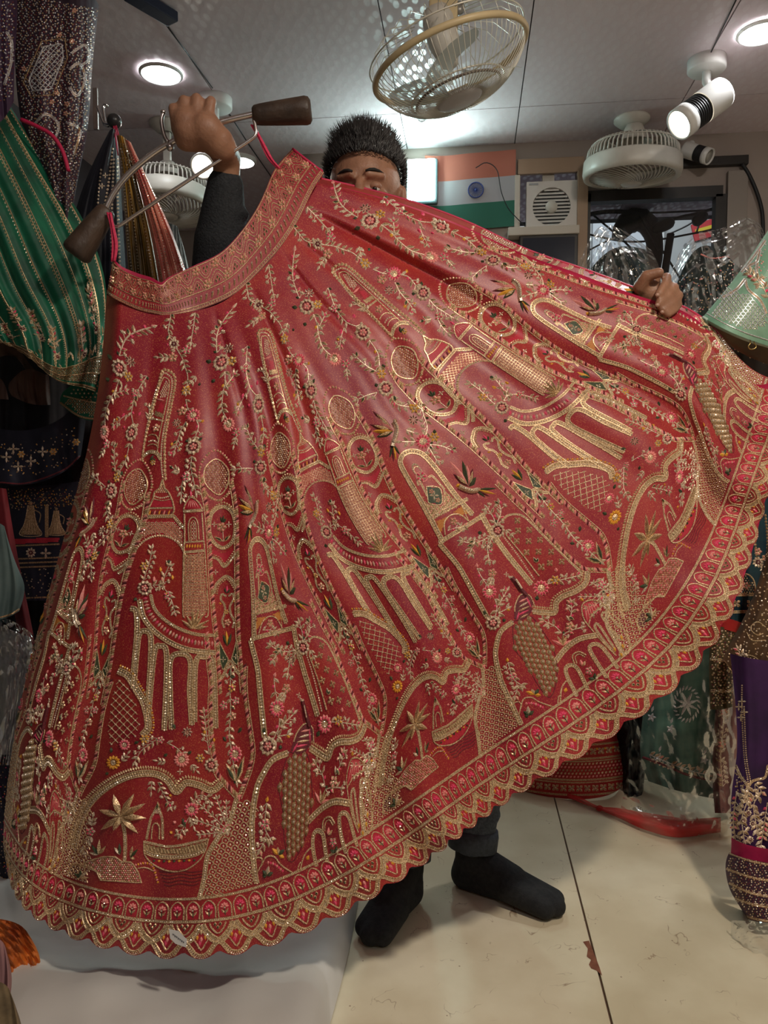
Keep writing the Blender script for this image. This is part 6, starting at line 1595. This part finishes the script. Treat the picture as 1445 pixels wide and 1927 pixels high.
# ---- dark left side
g = hang('dark_gap_cloth', 90, 1000, 1.80, 'black cloth sheet filling the dark gap left of the red skirt')
cloth('skirt_cloth', [[(-90, 600), (-90, 800), (-90, 1000), (-90, 1350)], [(60, 600), (60, 800), (60, 1000), (50, 1350)], [(230, 560), (220, 800), (200, 1000), (170, 1350)]], 1.86, velvet('dark_gap_black', (.004, .004, .007), sheen=.15), g, (6, .015), .02)  # added near-black sheet standing in for the darkness between the garments
g = hang('brown_underskirt', 60, 760, 1.68, 'brown gathered underskirt frill under the emerald hem', 'underskirt')
M_BRN = velvet('brown_net', (.045, .020, .014), (.085, .042, .028))
cloth('frill', [[(-30, 630), (-30, 660), (-30, 690)], [(20, 640), (25, 665), (28, 672)], [(60, 690), (62, 715), (70, 735)], [(90, 705), (92, 735), (94, 762)]], 1.66, M_BRN, g, (3, .006), .01)
cloth('frill', [[(18, 720), (16, 732), (22, 745)], [(50, 695), (52, 730), (58, 760)], [(92, 708), (94, 735), (95, 762)]], 1.63, M_BRN, g, (3, .006), .01)
cloth('frill', [[(-40, 705), (-40, 750)], [(0, 712), (0, 751)], [(15, 745), (16, 752)]], 1.64, M_BRN, g, (1, .003), .01, 20, 8)
M_NAVY = velvet('midnight_cloth', (.006, .006, .016), sheen=.2)
g = hang('tiered_skirt', 70, 1130, 1.70, 'midnight blue skirt tiers embroidered with standing figures at left')
S, o = cloth('upper_tier', [[(-40, 800), (-40, 860), (-40, 905)], [(40, 810), (45, 865), (50, 912)], [(110, 790), (115, 840), (120, 888)], [(165, 740), (160, 800), (152, 858)]], 1.70, M_NAVY, g, (3, .006), .03)
deco(S, g, 'upper_tier_work', lambda p: (p.tube([(0, 908), (50, 909), (118, 885), (150, 858)], 3, MA), p.dots([(0, 830), (60, 838), (140, 800), (145, 850), (110, 880), (45, 900), (0, 898)], 11, 1.5, mis=(AN, SI, OR, AN), jit=.4), [p.flower(c, 11, 'spray') for c in ((12, 860), (34, 878), (58, 868), (80, 850), (25, 845))], [p.flower(c, 8, 'orange') for c in ((40, 855), (100, 850), (143, 832))]))
S, o = cloth('figure_tier', [[(0, 912), (12, 1000), (26, 1070), (36, 1130)], [(70, 915), (72, 1000), (74, 1070), (76, 1130)], [(150, 905), (140, 1000), (128, 1070), (118, 1130)]], 1.74, M_NAVY, g, (2, .004), .02)
def fn(p):
    p.dots([(10, 920), (140, 918), (130, 955), (20, 960)], 6, 1.3, mis=(AN, MA, OR, AN), jit=.35)
    for x, y, s in ((58, 985, 1.0), (106, 988, .8)):
        p.fill([(x - 6 * s, y - 34 * s), (x + 5 * s, y - 34 * s), (x + 9 * s, y - 10 * s), (x + 20 * s, y + 22 * s), (x - 20 * s, y + 22 * s), (x - 10 * s, y - 8 * s)], AN, .4, 1.5); p.tube([(x - 5 * s, y - 34 * s), (x - 12 * s, y), (x - 20 * s, y + 22 * s), (x + 20 * s, y + 22 * s), (x + 10 * s, y), (x + 5 * s, y - 34 * s)], 1.6, GO); p._bead((x, y - 38 * s), 4 * s, AN)
        for k in (-10, -4, 3, 9): p.tube([(x + k * .3, y - 15 * s), (x + k, y + 20 * s)], 1.2, GO, sm=False)
        p.tube([(x + 6 * s, y - 26 * s), (x + 18 * s, y - 18 * s), (x + 16 * s, y - 2)], 2.2, AN)
    p.band([(88, 950), (88, 1010)], 7, rows=2, edge=AN, mid=AN)
    for cx_, cy_ in ((40, 940), (88, 940), (122, 940)): p.dots([(cx_ - 18, cy_ + 12), (cx_ - 12, cy_ - 12), (cx_ + 12, cy_ - 12), (cx_ + 18, cy_ + 12)], 5, 1.5, mis=(AN, GR, MA, OR), jit=.3)
    p.fill([(24, 1014), (112, 1012), (110, 1020), (26, 1024)], CR, .4, 2)
    for y in (1027, 1052, 1060, 1068, 1126): p.band([(30, y), (112, y - 3)], 3, rows=1, sm=False, edge=AN, mid=AN)
    p.flower((58, 1040), 10, 'grey'); p.flower((86, 1041), 11, 'spray'); p.dots([(30, 1070), (110, 1066), (105, 1120), (45, 1122)], 10, 1.4, mis=(AN, GO, SI), jit=.4)
deco(S, g, 'figure_embroidery', fn)
g = hang('maroon_dupatta', 60, 1280, 1.62, 'narrow dark red dupatta edge falling beside the teal cloth', 'dupatta')
cloth('dupatta_cloth', [[(-14, 915), (6, 1050), (34, 1190), (50, 1300)], [(0, 918), (20, 1050), (48, 1190), (66, 1300)], [(12, 920), (34, 1050), (62, 1190), (80, 1300)]], 1.64, velvet('dark_red_cloth', (.10, .004, .008)), g, (1, .004), .01, 20, 30)
g = hang('teal_cloth', 10, 1165, 1.55, 'folded grey teal cloth with gold edge at the left border', 'cloth')
S, o = cloth('folded_cloth', [[(-50, 960), (-50, 1050), (-50, 1110), (-50, 1170)], [(0, 985), (8, 1050), (10, 1110), (4, 1165)], [(8, 992), (30, 1060), (46, 1105), (36, 1150)]], 1.56, velvet('grey_teal_cloth', (.055, .085, .085), (.09, .13, .125)), g, (2, .008), .04)
deco(S, g, 'gold_edge', lambda p: p.tube([(0, 1162), (20, 1156), (36, 1146)], 3, AN))
M_PLAST = bpy.data.materials.new('clear_plastic'); M_PLAST.use_nodes = True; _sheer(M_PLAST, (.93, .935, .94), .16, .55, .25, 16, .02)
M_BAGIN = mat('pale_packed_cloth', (.16, .17, .18), .8, color2=(.32, .31, .27), nscale=7)
g = hang('plastic_bundle', 30, 1400, 1.55, 'crumpled clear plastic bag of pale cloth at the left edge', 'bag')
cloth('packed_cloth', [[(-50, 1160), (-50, 1260), (-50, 1420)], [(20, 1185), (20, 1270), (5, 1420)], [(58, 1200), (58, 1270), (30, 1420)]], 1.60, M_BAGIN, g, (2, .01), .06, 40, 40, .006, 3)
cloth('plastic_film', [[(-50, 1150), (-50, 1260), (-50, 1440)], [(15, 1165), (22, 1270), (5, 1440)], [(64, 1195), (62, 1280), (28, 1440)]], 1.57, M_PLAST, g, (2, .01), .06, 60, 60, .005, 5)
g = hang('sequin_heap', 10, 1680, 1.62, 'dark blue sequinned cloth heap low at the left edge', 'cloth')
S, o = cloth('heaped_cloth', [[(-60, 1380), (-60, 1500), (-60, 1600), (-60, 1700)], [(0, 1390), (0, 1500), (10, 1600), (20, 1690)], [(40, 1400), (50, 1500), (60, 1600), (70, 1680)]], 1.66, M_NAVY, g, (2, .01), .05, 40, 40, .004, 2)
deco(S, g, 'sequins', lambda p: p.dots([(-5, 1400), (12, 1400), (18, 1660), (-5, 1680)], 8, 1.4, mis=(OR, AN, SI, HP), jit=.4))
# ---- lower left corner heap
g = hang('orange_cloth', 40, 1870, 1.30, 'crumpled bright orange cloth on the mattress at lower left', 'cloth')
M_ORNG = mat('orange_net', (.36, .06, .010), .6, color2=(.75, .20, .03), nscale=16, sheen=.3)
cloth('crumpled_cloth', [[(-30, 1725), (-30, 1780), (-30, 1880)], [(25, 1735), (32, 1790), (34, 1880)], [(50, 1752), (76, 1810), (60, 1872)]], 1.33, M_ORNG, g, (2, .008), .02, 50, 50, .006, 4)
g = hang('mauve_cloth', 5, 1890, 1.22, 'pale mauve pink cloth at the lower left edge', 'cloth')
cloth('draped_cloth', [[(-40, 1750), (-40, 1820), (-40, 1900)], [(0, 1768), (4, 1830), (2, 1900)], [(12, 1790), (22, 1840), (16, 1895)]], 1.22, mat('mauve_cloth', (.34, .17, .18), .7, color2=(.45, .24, .24), nscale=8), g, (2, .008), .03, 30, 30)
g = hang('olive_dupatta', 20, 1990, 1.17, 'olive gold sheer dupatta in the bottom left corner', 'dupatta')
S, o = cloth('dupatta_cloth', [[(-60, 1840), (-60, 1900), (-60, 2010)], [(5, 1850), (15, 1905), (20, 2000)], [(22, 1880), (38, 1920), (52, 1990)]], 1.16, mat('olive_net', (.12, .085, .045), .6, color2=(.24, .17, .09), nscale=40), g, (2, .008), .03, 30, 30)
# rail that carries the skirts on the left
m = MB(); m.tube([at1(-260, -60, 1.56), at1(60, -52, 1.60), at1(230, -40, 1.70)], .012, 0, 12); tag(m.build('clothes_rail', [M_CHROME]), 'metal rail above the top left skirts', 'rail')

# ================================================================== right side
g = hang('mint_blouse', 1400, 650, 1.62, 'mint green blouse with silver scale embroidery at the right edge', 'blouse')
M_MINT = mat('mint_silk', (.14, .30, .20), .5, color2=(.30, .50, .36), nscale=9, sheen=.3, sheen_tint=(.7, 1, .8), bump=.2, bscale=60)
S, o = cloth('blouse_cloth', [[(1446, 432), (1396, 505), (1353, 560), (1322, 597)], [(1480, 435), (1435, 515), (1392, 580), (1355, 615)], [(1520, 440), (1480, 530), (1440, 600), (1402, 636)], [(1590, 450), (1560, 540), (1530, 620), (1490, 665)]], [1.60, 1.57, 1.58, 1.60], M_MINT, g, (1, .006), .03, 60, 40)
def fn(p):
    p.scales([(1370, 545), (1412, 560), (1440, 590), (1443, 618), (1400, 622), (1340, 595), (1350, 575)], 9, 1.8, WH)
    for pts in ([(1440, 452), (1420, 480), (1395, 512)], [(1395, 512), (1410, 500), (1424, 492), (1430, 470)], [(1424, 492), (1426, 520), (1445, 540)], [(1360, 560), (1385, 545), (1402, 525)], [(1402, 525), (1408, 545), (1430, 565), (1442, 590)]): p.band(pts, 6, rows=2, edge=WH, mid=WH)
    p.dots([(1395, 515), (1440, 455), (1445, 540), (1420, 530)], 8, 1.8, mis=(WH, BE, PK), jit=.3); p.vine([(1445, 560), (1432, 535), (1412, 515)], 10, 10, 2)
    p.tube([(1330, 590), (1362, 608), (1402, 626), (1445, 640)], 2.2, WH)
deco(S, g, 'silver_embroidery', fn)
m = MB(); m.tube([at1(x, y, 1.585) for x, y in smooth_line([(1321, 598), (1355, 616), (1402, 637), (1450, 652), (1490, 666)], 6)], .0048, 0, 8); m.build('hem_piping', [mat('pale_mint', (.38, .50, .42), .6)], g)
cloth('inner_lining', [[(1326, 602), (1345, 618), (1360, 640)], [(1400, 640), (1400, 655), (1410, 672)], [(1500, 668), (1500, 690), (1500, 705)]], 1.66, velvet('rust_lining', (.14, .055, .025)), g, (1, .004), .0, 30, 12)
bc = empty('binder_clip', at1(1412, 650, 1.56), 'metal clip gripping the mint blouse hem', 'clip')
m = MB(); cv = [(1398, 622), (1429, 624), (1424, 637), (1394, 634)]; m.add([at1(x, y, 1.558) for x, y in cv] + [at1(x, y, 1.566) for x, y in cv], [(0, 1, 2, 3), (7, 6, 5, 4), (0, 4, 5, 1), (1, 5, 6, 2), (2, 6, 7, 3), (3, 7, 4, 0)]); m.build('clip_plate', [mat('clip_steel', (.55, .52, .48), .3, .8)], bc)
m = MB(); m.tube([at1(1400, 619, 1.56), at1(1432, 621, 1.56)], .0035, 0, 8); m.build('clip_hinge', [M_BLACK], bc)
m = MB(); m.tube([at1(x, y, 1.56) for x, y in smooth_line([(1411, 637), (1412, 645), (1408, 652), (1412, 657), (1420, 656), (1423, 651), (1419, 645), (1420, 638)], 2)], .0011, 0, 6); m.build('clip_handle', [mat('brass_wire', (.5, .35, .12), .3, .9)], bc)
g = hang('brown_skirt', 1400, 1000, 1.80, 'dark chocolate satin skirt hanging under the mint blouse')
S, o = cloth('skirt_cloth', [[(1318, 598), (1330, 720), (1335, 900), (1330, 1200)], [(1400, 640), (1400, 740), (1400, 900), (1400, 1200)], [(1520, 680), (1520, 760), (1520, 900), (1520, 1200)]], 1.84, mat('chocolate_satin', (.022, .011, .008), .45, color2=(.05, .025, .016), nscale=10), g, (3, .012), .03)
deco(S, g, 'gold_glints', lambda p: p.dots([(1350, 628), (1445, 672), (1445, 690), (1380, 660)], 9, 1.9, mis=(GO, OR, PK), jit=.4))
g = hang('teal_navy_skirt', 1410, 1190, 1.72, 'navy teal skirt with gold chain columns and jewelled border at right')
S, o = cloth('skirt_cloth', [[(1366, 880), (1366, 980), (1362, 1080), (1356, 1180)], [(1410, 870), (1410, 980), (1408, 1080), (1405, 1180)], [(1480, 860), (1480, 980), (1480, 1080), (1480, 1180)]], 1.74, mat('navy_teal_silk', (.005, .018, .035), .45, color2=(.008, .045, .062), nscale=6, stretch=(1, 1, 5)), g, (3, .006), .02)
def fn(p):
    for x0, x1 in ((1416, 1424), (1440, 1444)): p.beads([(x0, 970), (x0 + 4, 1010), (x1, 1050)], 3, 6, AN)
    for x, y in ((1426, 1058), (1392, 1075), (1440, 1070)): p.flower((x, y - 20), 8, 'lpink'); p.flower((x, y), 11, 'grey')
    p.band([(1370, 1120), (1445, 1118)], 6, rows=2, sm=False); p.band([(1366, 1152), (1445, 1150)], 6, rows=2, sm=False)
    p.dots([(1385, 1095), (1400, 1080), (1420, 1100), (1430, 1116), (1380, 1116)], 5, 1.8, mis=(AN, GO, SI)); p.tube([(1388, 1118), (1392, 1092), (1404, 1080), (1418, 1092), (1422, 1118)], 3, GO); p.flower((1404, 1102), 8, 'lpink')
    p.flower((1386, 1136), 9, 'quat'); p.flower((1412, 1136), 9, 'quat'); p.flower((1438, 1136), 9, 'quat')
deco(S, g, 'jewelled_border', fn)
cloth('red_border', [[(1350, 1158), (1350, 1182)], [(1372, 1164), (1370, 1186)], [(1396, 1172), (1390, 1192)]], 1.70, velvet('scarlet_border', (.28, .008, .006)), g, (0, 0), .01, 12, 6)
g = hang('gold_beaded_panel', 1355, 1335, 1.70, 'narrow panel packed with gold beads hanging behind the skirt hem', 'panel')
S, o = cloth('panel_cloth', [[(1338, 1175), (1334, 1250), (1336, 1335)], [(1360, 1180), (1356, 1250), (1358, 1335)], [(1386, 1185), (1380, 1250), (1378, 1330)]], 1.71, velvet('antique_cloth', (.05, .035, .012)), g, (2, .006), .02, 30, 30)
deco(S, g, 'gold_beads', lambda p: (p.dots([(1340, 1180), (1384, 1188), (1378, 1325), (1338, 1330)], 5.5, 2.1, mis=(GO, AN, BE, AN, MA), jit=.2), p.band([(1337, 1240), (1380, 1245)], 6, sm=False), p.band([(1338, 1300), (1378, 1300)], 6, sm=False)))
g = hang('brown_net_dupatta', 1420, 1330, 1.62, 'brown net dupatta with silver sequin swirls draped at right', 'dupatta')
S, o = cloth('dupatta_cloth', [[(1450, 1000), (1418, 1120), (1372, 1215), (1360, 1242)], [(1475, 1010), (1450, 1140), (1420, 1240), (1398, 1290)], [(1520, 1020), (1500, 1160), (1470, 1270), (1440, 1345)]], 1.62, mat('brown_net', (.055, .026, .010), .6, color2=(.12, .06, .025), nscale=25), g, (2, .008), .02, 40, 40)
def fn(p):
    p.dots([(1446, 1020), (1420, 1120), (1376, 1215), (1366, 1240), (1400, 1288), (1440, 1340), (1446, 1330)], 9, 1.8, mis=(SI, GO, AN, BE), jit=.35)
    for pts in ([(1440, 1180), (1425, 1170), (1412, 1182), (1424, 1195), (1436, 1192)], [(1440, 1205), (1415, 1205), (1405, 1190)], [(1400, 1230), (1425, 1240), (1440, 1270)]): p.tube(pts, 2, GO)
    p.vine([(1440, 1310), (1430, 1280), (1415, 1250)], 9, 9, 1.6); p.vine([(1400, 1270), (1398, 1245), (1390, 1225)], 9, 9, 1.6); p.tube([(1362, 1244), (1398, 1292), (1440, 1345)], 3, AN)
deco(S, g, 'sequin_work', fn)
g = hang('purple_skirt', 1420, 1735, 1.56, 'purple velvet skirt with gold vines and magenta band at lower right')
M_PUR = velvet('purple_velvet', (.022, .004, .040), (.045, .008, .075), .7, (.3, .08, .5))
S, o = cloth('skirt_cloth', [[(1374, 1230), (1384, 1330), (1386, 1420), (1376, 1500), (1378, 1590)], [(1420, 1240), (1425, 1340), (1425, 1430), (1420, 1510), (1415, 1600)], [(1500, 1250), (1500, 1350), (1500, 1430), (1500, 1520), (1500, 1615)]], [1.60, 1.57, 1.57], M_PUR, g, (2, .008), .02, 50, 60)
def fn(p):
    for pts in ([(1396, 1290), (1396, 1340), (1400, 1420), (1408, 1475)], [(1400, 1330), (1404, 1420), (1412, 1470)]): p.beads(pts, 1.7, 4.2, GO)
    for c in ((1396, 1320), (1400, 1340), (1390, 1330), (1394, 1350)): p.flower(c, 8, 'spray')
    p.band([(1408, 1480), (1416, 1470), (1428, 1466), (1440, 1462), (1445, 1440)], 5, rows=1); p.band([(1384, 1440), (1394, 1462), (1406, 1480), (1400, 1510)], 5, rows=1)
    p.dots([(1384, 1440), (1410, 1480), (1400, 1520), (1384, 1490)], 5.5, 1.8, mis=(AN, SI, GO), jit=.3)
    for pts in ([(1408, 1480), (1405, 1510), (1396, 1540), (1400, 1580)], [(1420, 1475), (1432, 1490), (1418, 1515), (1424, 1560)], [(1444, 1510), (1438, 1550), (1432, 1590)], [(1386, 1490), (1380, 1540), (1384, 1580)]): p.vine(pts, 10, 9, 2)
    for c in ((1408, 1530), (1398, 1545), (1412, 1580), (1416, 1550)): p.flower(c, 7, 'grey')
deco(S, g, 'gold_vines', fn)
cloth('magenta_band', [[(1376, 1576), (1376, 1592), (1375, 1606)], [(1415, 1592), (1414, 1605), (1412, 1618)], [(1500, 1605), (1500, 1620), (1500, 1632)]], [1.585, 1.555, 1.555], velvet('magenta_band_cloth', (.30, .004, .05)), g, (0, 0), .02, 30, 10)
S, o = cloth('beaded_hem', [[(1372, 1604), (1365, 1630), (1372, 1670), (1388, 1700), (1405, 1728)], [(1415, 1618), (1410, 1650), (1412, 1690), (1420, 1715), (1430, 1735)], [(1500, 1632), (1500, 1660), (1500, 1700), (1500, 1725), (1500, 1740)]], [1.60, 1.54, 1.53], velvet('aubergine_hem', (.028, .008, .022)), g, (0, 0), .04, 50, 40)
def fn(p):
    p.dots([(1374, 1610), (1445, 1625), (1445, 1730), (1408, 1725), (1374, 1670), (1368, 1632)], 5.2, 1.6, mis=(SI, AN, MA, BE, MA), jit=.15)
    for pts in ([(1373, 1606), (1412, 1620), (1450, 1628)], [(1367, 1635), (1410, 1650), (1450, 1658)], [(1372, 1662), (1412, 1680), (1450, 1688)], [(1382, 1690), (1416, 1702), (1450, 1708)], [(1402, 1724), (1425, 1730), (1450, 1734)]): p.band(pts, 4.5, rows=1, edge=AN, mid=SI)
    for x in range(1380, 1450, 12): p.flower((x, 1672 + (x - 1380) * .2), 5, 'spray'); p.flower((x + 6, 1697 + (x - 1380) * .1), 4.5, 'spray')
deco(S, g, 'beadwork', fn)
# plastic at the lower right
g = hang('plastic_sheet', 1420, 1850, 1.45, 'clear crumpled plastic sheet on the floor at lower right', 'plastic sheet')
cloth('plastic_film', [[(1376, 1732), (1376, 1790), (1392, 1850), (1440, 1900)], [(1420, 1734), (1425, 1790), (1440, 1850), (1470, 1910)], [(1500, 1740), (1500, 1800), (1510, 1860), (1530, 1920)]], [1.50, 1.46, 1.44], M_PLAST, g, (1, .006), .02, 60, 60, .004, 9)
# ---- far right floor group
g = hang('red_gold_skirt', 1085, 1500, 2.2, 'red skirt with broad gold brocade hem standing on the floor')
M_RB = velvet('scarlet_silk', (.34, .012, .014), (.45, .03, .02), .3)
S, o = cloth('skirt_cloth', [[(930, 1370), (928, 1420), (930, 1460), (945, 1482)], [(1010, 1385), (1008, 1430), (1008, 1470), (1015, 1497)], [(1095, 1388), (1095, 1432), (1095, 1474), (1095, 1504)], [(1150, 1385), (1156, 1425), (1160, 1465), (1150, 1494)], [(1168, 1380), (1180, 1420), (1182, 1455), (1172, 1478)]], [2.25, 2.18, 2.15, 2.17, 2.26], M_RB, g, (0, 0), .02, 70, 40)
def fn(p):
    y_ = lambda x, k: k - 9 * ((x - 1085) / 95.0) ** 2
    X = list(range(960, 1180, 12))
    for k, w in ((1402, 3.5), (1428, 3.5), (1433, 2.5), (1468, 3.5), (1473, 2.5), (1496, 3.5)): p.band([(x, y_(x, k)) for x in X], w, rows=1, edge=GO, mid=AN)
    for x in range(962, 1178, 7):
        for r_ in range(5): p._leaf((x + 3.5 * (r_ % 2) - 2, y_(x, 1440 + 6 * r_)), (x + 3.5 * (r_ % 2) + 2, y_(x, 1440 + 6 * r_) - 4), 4.2, (GO, PK, AN)[r_ % 3])
    for x in range(966, 1178, 15): p.flower((x, y_(x, 1415)), 8, 'quat'); p.flower((x + 4, y_(x, 1484)), 8, 'quat'); p._bead((x + 7.5, y_(x, 1410)), 2.5, OR)
deco(S, g, 'gold_brocade', fn)
cloth('mustard_waist', [[(1090, 1372), (1090, 1392)], [(1130, 1368), (1130, 1396)], [(1172, 1360), (1172, 1388)]], 2.2, velvet('mustard_cloth', (.32, .15, .01)), g, (1, .004), .02, 20, 8)
g = hang('black_bundle', 1190, 1460, 2.15, 'shiny black cloth bundle between red and mint skirts', 'cloth')
cloth('bundle_cloth', [[(1150, 1280), (1158, 1370), (1168, 1440), (1172, 1490)], [(1190, 1290), (1195, 1380), (1192, 1450), (1190, 1500)], [(1228, 1300), (1222, 1390), (1214, 1450), (1210, 1495)]], 2.16, mat('black_satin', (.008, .008, .010), .3), g, (2, .012), .03, 30, 40, .006, 6)
g = hang('mint_skirt', 1290, 1500, 2.05, 'sea green skirt with white flower embroidery wrapped in plastic')
M_SEA = mat('sea_green_silk', (.045, .115, .095), .5, color2=(.085, .19, .155), nscale=5, stretch=(1, 1, 6), sheen=.2)
S, o = cloth('skirt_cloth', [[(1225, 1180), (1215, 1280), (1208, 1360), (1205, 1420), (1220, 1470)], [(1290, 1190), (1285, 1290), (1280, 1370), (1278, 1430), (1282, 1490)], [(1390, 1190), (1385, 1290), (1370, 1380), (1362, 1450), (1355, 1505)]], 2.06, M_SEA, g, (3, .010), .05, 60, 50)
def fn(p):
    for c, r in (((1292, 1325), 13), ((1292, 1325), 24)): [p.leaf(c, (c[0] + r * math.cos(a_), c[1] + r * math.sin(a_)), 6, WH) for a_ in np.arange(8) * PI / 4 + r]
    for i in range(22):
        a = i * .285; p._leaf((1292 + 20 * math.cos(a), 1325 + 26 * math.sin(a)), (1292 + 27 * math.cos(a + .25), 1325 + 36 * math.sin(a + .25)), 4, WH)
    for c in ((1262, 1372), (1226, 1350), (1232, 1300), (1325, 1430), (1240, 1425)): [p.leaf(c, (c[0] + 9 * math.cos(a_), c[1] + 9 * math.sin(a_)), 5, WH) for a_ in np.arange(5) * PI * .4]; p.leaf((c[0], c[1] - 10), (c[0] + 4, c[1] - 22), 5, WH)
    p.vine([(1222, 1420), (1250, 1432), (1290, 1448), (1330, 1458)], 9, 9, 1.6, WH); p.tube([(1210, 1425), (1250, 1440), (1300, 1460), (1352, 1470)], 5, MA)
deco(S, g, 'white_flowers', fn)
g = hang('pink_floral_cloth', 1355, 1490, 1.95, 'dusty pink floral cloth beside the purple skirt', 'cloth')
S, o = cloth('folded_cloth', [[(1350, 1270), (1345, 1350), (1340, 1440), (1345, 1530)], [(1368, 1275), (1365, 1360), (1362, 1440), (1365, 1530)], [(1400, 1280), (1400, 1360), (1400, 1440), (1400, 1530)]], 2.0, mat('dusty_pink', (.18, .07, .07), .7, color2=(.26, .12, .10), nscale=14), g, (2, .01), .02, 30, 40)
deco(S, g, 'flower_work', lambda p: (p.vine([(1360, 1480), (1356, 1420), (1362, 1350), (1358, 1300)], 9, 9, 1.6), p.flower((1358, 1400), 9, 'lpink'), p.flower((1362, 1340), 8, 'lpink')))
g = hang('plastic_wrap', 1280, 1570, 1.95, 'clear plastic wrap covering the sea green skirt and floor', 'plastic sheet')
cloth('plastic_film', [[(1200, 1230), (1190, 1380), (1178, 1470), (1168, 1520)], [(1270, 1240), (1270, 1390), (1275, 1500), (1270, 1562)], [(1330, 1240), (1345, 1400), (1350, 1500), (1345, 1578)], [(1395, 1250), (1398, 1400), (1400, 1510), (1398, 1560)]], [1.98, 1.93, 1.90, 1.90], M_PLAST, g, (2, .012), .03, 90, 90, .004, 11)
# red tulle dupatta trailing over the floor
M_TULLE = bpy.data.materials.new('red_tulle'); M_TULLE.use_nodes = True
def _tulle():
    nt = M_TULLE.node_tree; b = nt.nodes['Principled BSDF']; b.inputs['Base Color'].default_value = (.55, .012, .010, 1); b.inputs['Roughness'].default_value = .7
    tc = nt.nodes.new('ShaderNodeTexCoord'); n = nt.nodes.new('ShaderNodeTexNoise'); n.inputs['Scale'].default_value = 14; r = nt.nodes.new('ShaderNodeMapRange'); r.inputs[1].default_value = .3; r.inputs[2].default_value = .7; r.inputs[3].default_value = .55; r.inputs[4].default_value = .95
    nt.links.new(tc.outputs['Object'], n.inputs['Vector']); nt.links.new(n.outputs['Fac'], r.inputs[0]); nt.links.new(r.outputs[0], b.inputs['Alpha'])
_tulle()
E0 = smooth_line([(1070, 1486), (1100, 1504), (1127, 1517), (1160, 1520), (1210, 1528), (1290, 1540), (1356, 1538)], n=50)
E1 = smooth_line([(1066, 1500), (1100, 1514), (1128, 1524), (1165, 1540), (1215, 1562), (1275, 1576), (1356, 1566)], n=50)
vs = []; nn = 9
for i in range(50):
    for j in range(nn):
        f = j / (nn - 1); x, y = E0[i] * (1 - f) + E1[i] * f
        w = np.linalg.norm(E1[i] - E0[i])
        vs.append(atfloor(x, y, .006 + .0007 * w * math.sin(PI * f) + .004 * abs(math.sin(f * 9 + i * .08))))
td = raw('tulle_dupatta', vs, [(i * nn + j, (i + 1) * nn + j, (i + 1) * nn + j + 1, i * nn + j + 1) for i in range(49) for j in range(nn - 1)], M_TULLE)
tag(td, 'sheer red tulle dupatta trailing across the floor with a knot', 'dupatta')
m = MB(); m.ball(atfloor(1128, 1521, .010), .009, 0, 12, 8, (1.2, .8, .9)); m.build('knot', [M_RB], td)
# ---- plastic-wrapped garments in front of the window
M_GLOSS = mat('dark_wrapped_cloth', (.010, .014, .016), .35, color2=(.022, .035, .030), nscale=18)
g = hang('wrapped_garment', 1180, 1200, 2.62, 'dark green garment under clear plastic below the drum fan', 'garment', 'plastic-wrapped garments by the window')
S, o = cloth('packed_cloth', [[(1085, 540), (1080, 700), (1080, 1000), (1080, 1385)], [(1150, 470), (1160, 560), (1170, 900), (1170, 1395)], [(1215, 470), (1240, 600), (1250, 900), (1250, 1390)]], 2.66, M_GLOSS, g, (2, .02), .08, 50, 60, .006, 2)
deco(S, g, 'sequins', lambda p: p.dots([(1140, 500), (1220, 490), (1235, 560), (1130, 560)], 9, 1.3, mis=(GR, GO, AN), jit=.4))
cloth('plastic_film', [[(1080, 520), (1085, 600), (1080, 800)], [(1110, 450), (1130, 540), (1130, 800)], [(1150, 424), (1175, 520), (1180, 800)], [(1225, 470), (1250, 560), (1255, 800)]], 2.58, M_PLAST, g, (2, .02), .08, 90, 90, .007, 21)
g = hang('wrapped_garment', 1340, 1200, 2.3, 'black sequinned garment under clear plastic behind the mint blouse', 'garment', 'plastic-wrapped garments by the window')
S, o = cloth('packed_cloth', [[(1250, 600), (1250, 760), (1250, 1000), (1250, 1430)], [(1300, 480), (1310, 620), (1310, 900), (1310, 1450)], [(1360, 475), (1380, 600), (1380, 900), (1380, 1450)], [(1440, 560), (1450, 700), (1450, 900), (1450, 1440)]], 2.34, M_GLOSS, g, (3, .02), .08, 60, 60, .006, 4)
deco(S, g, 'sequins', lambda p: (p.dots([(1280, 520), (1380, 490), (1400, 520), (1340, 590), (1260, 590)], 8, 1.6, mis=(GO, AN, SI, PK), jit=.45), p.tube([(1318, 478), (1340, 486), (1372, 482)], 3, PK)))
cloth('plastic_film', [[(1245, 560), (1245, 640), (1245, 800)], [(1295, 450), (1300, 560), (1300, 800)], [(1350, 432), (1360, 540), (1360, 800)], [(1398, 410), (1420, 500), (1420, 800)], [(1432, 425), (1450, 520), (1450, 800)]], 2.26, M_PLAST, g, (3, .02), .08, 100, 90, .008, 23)
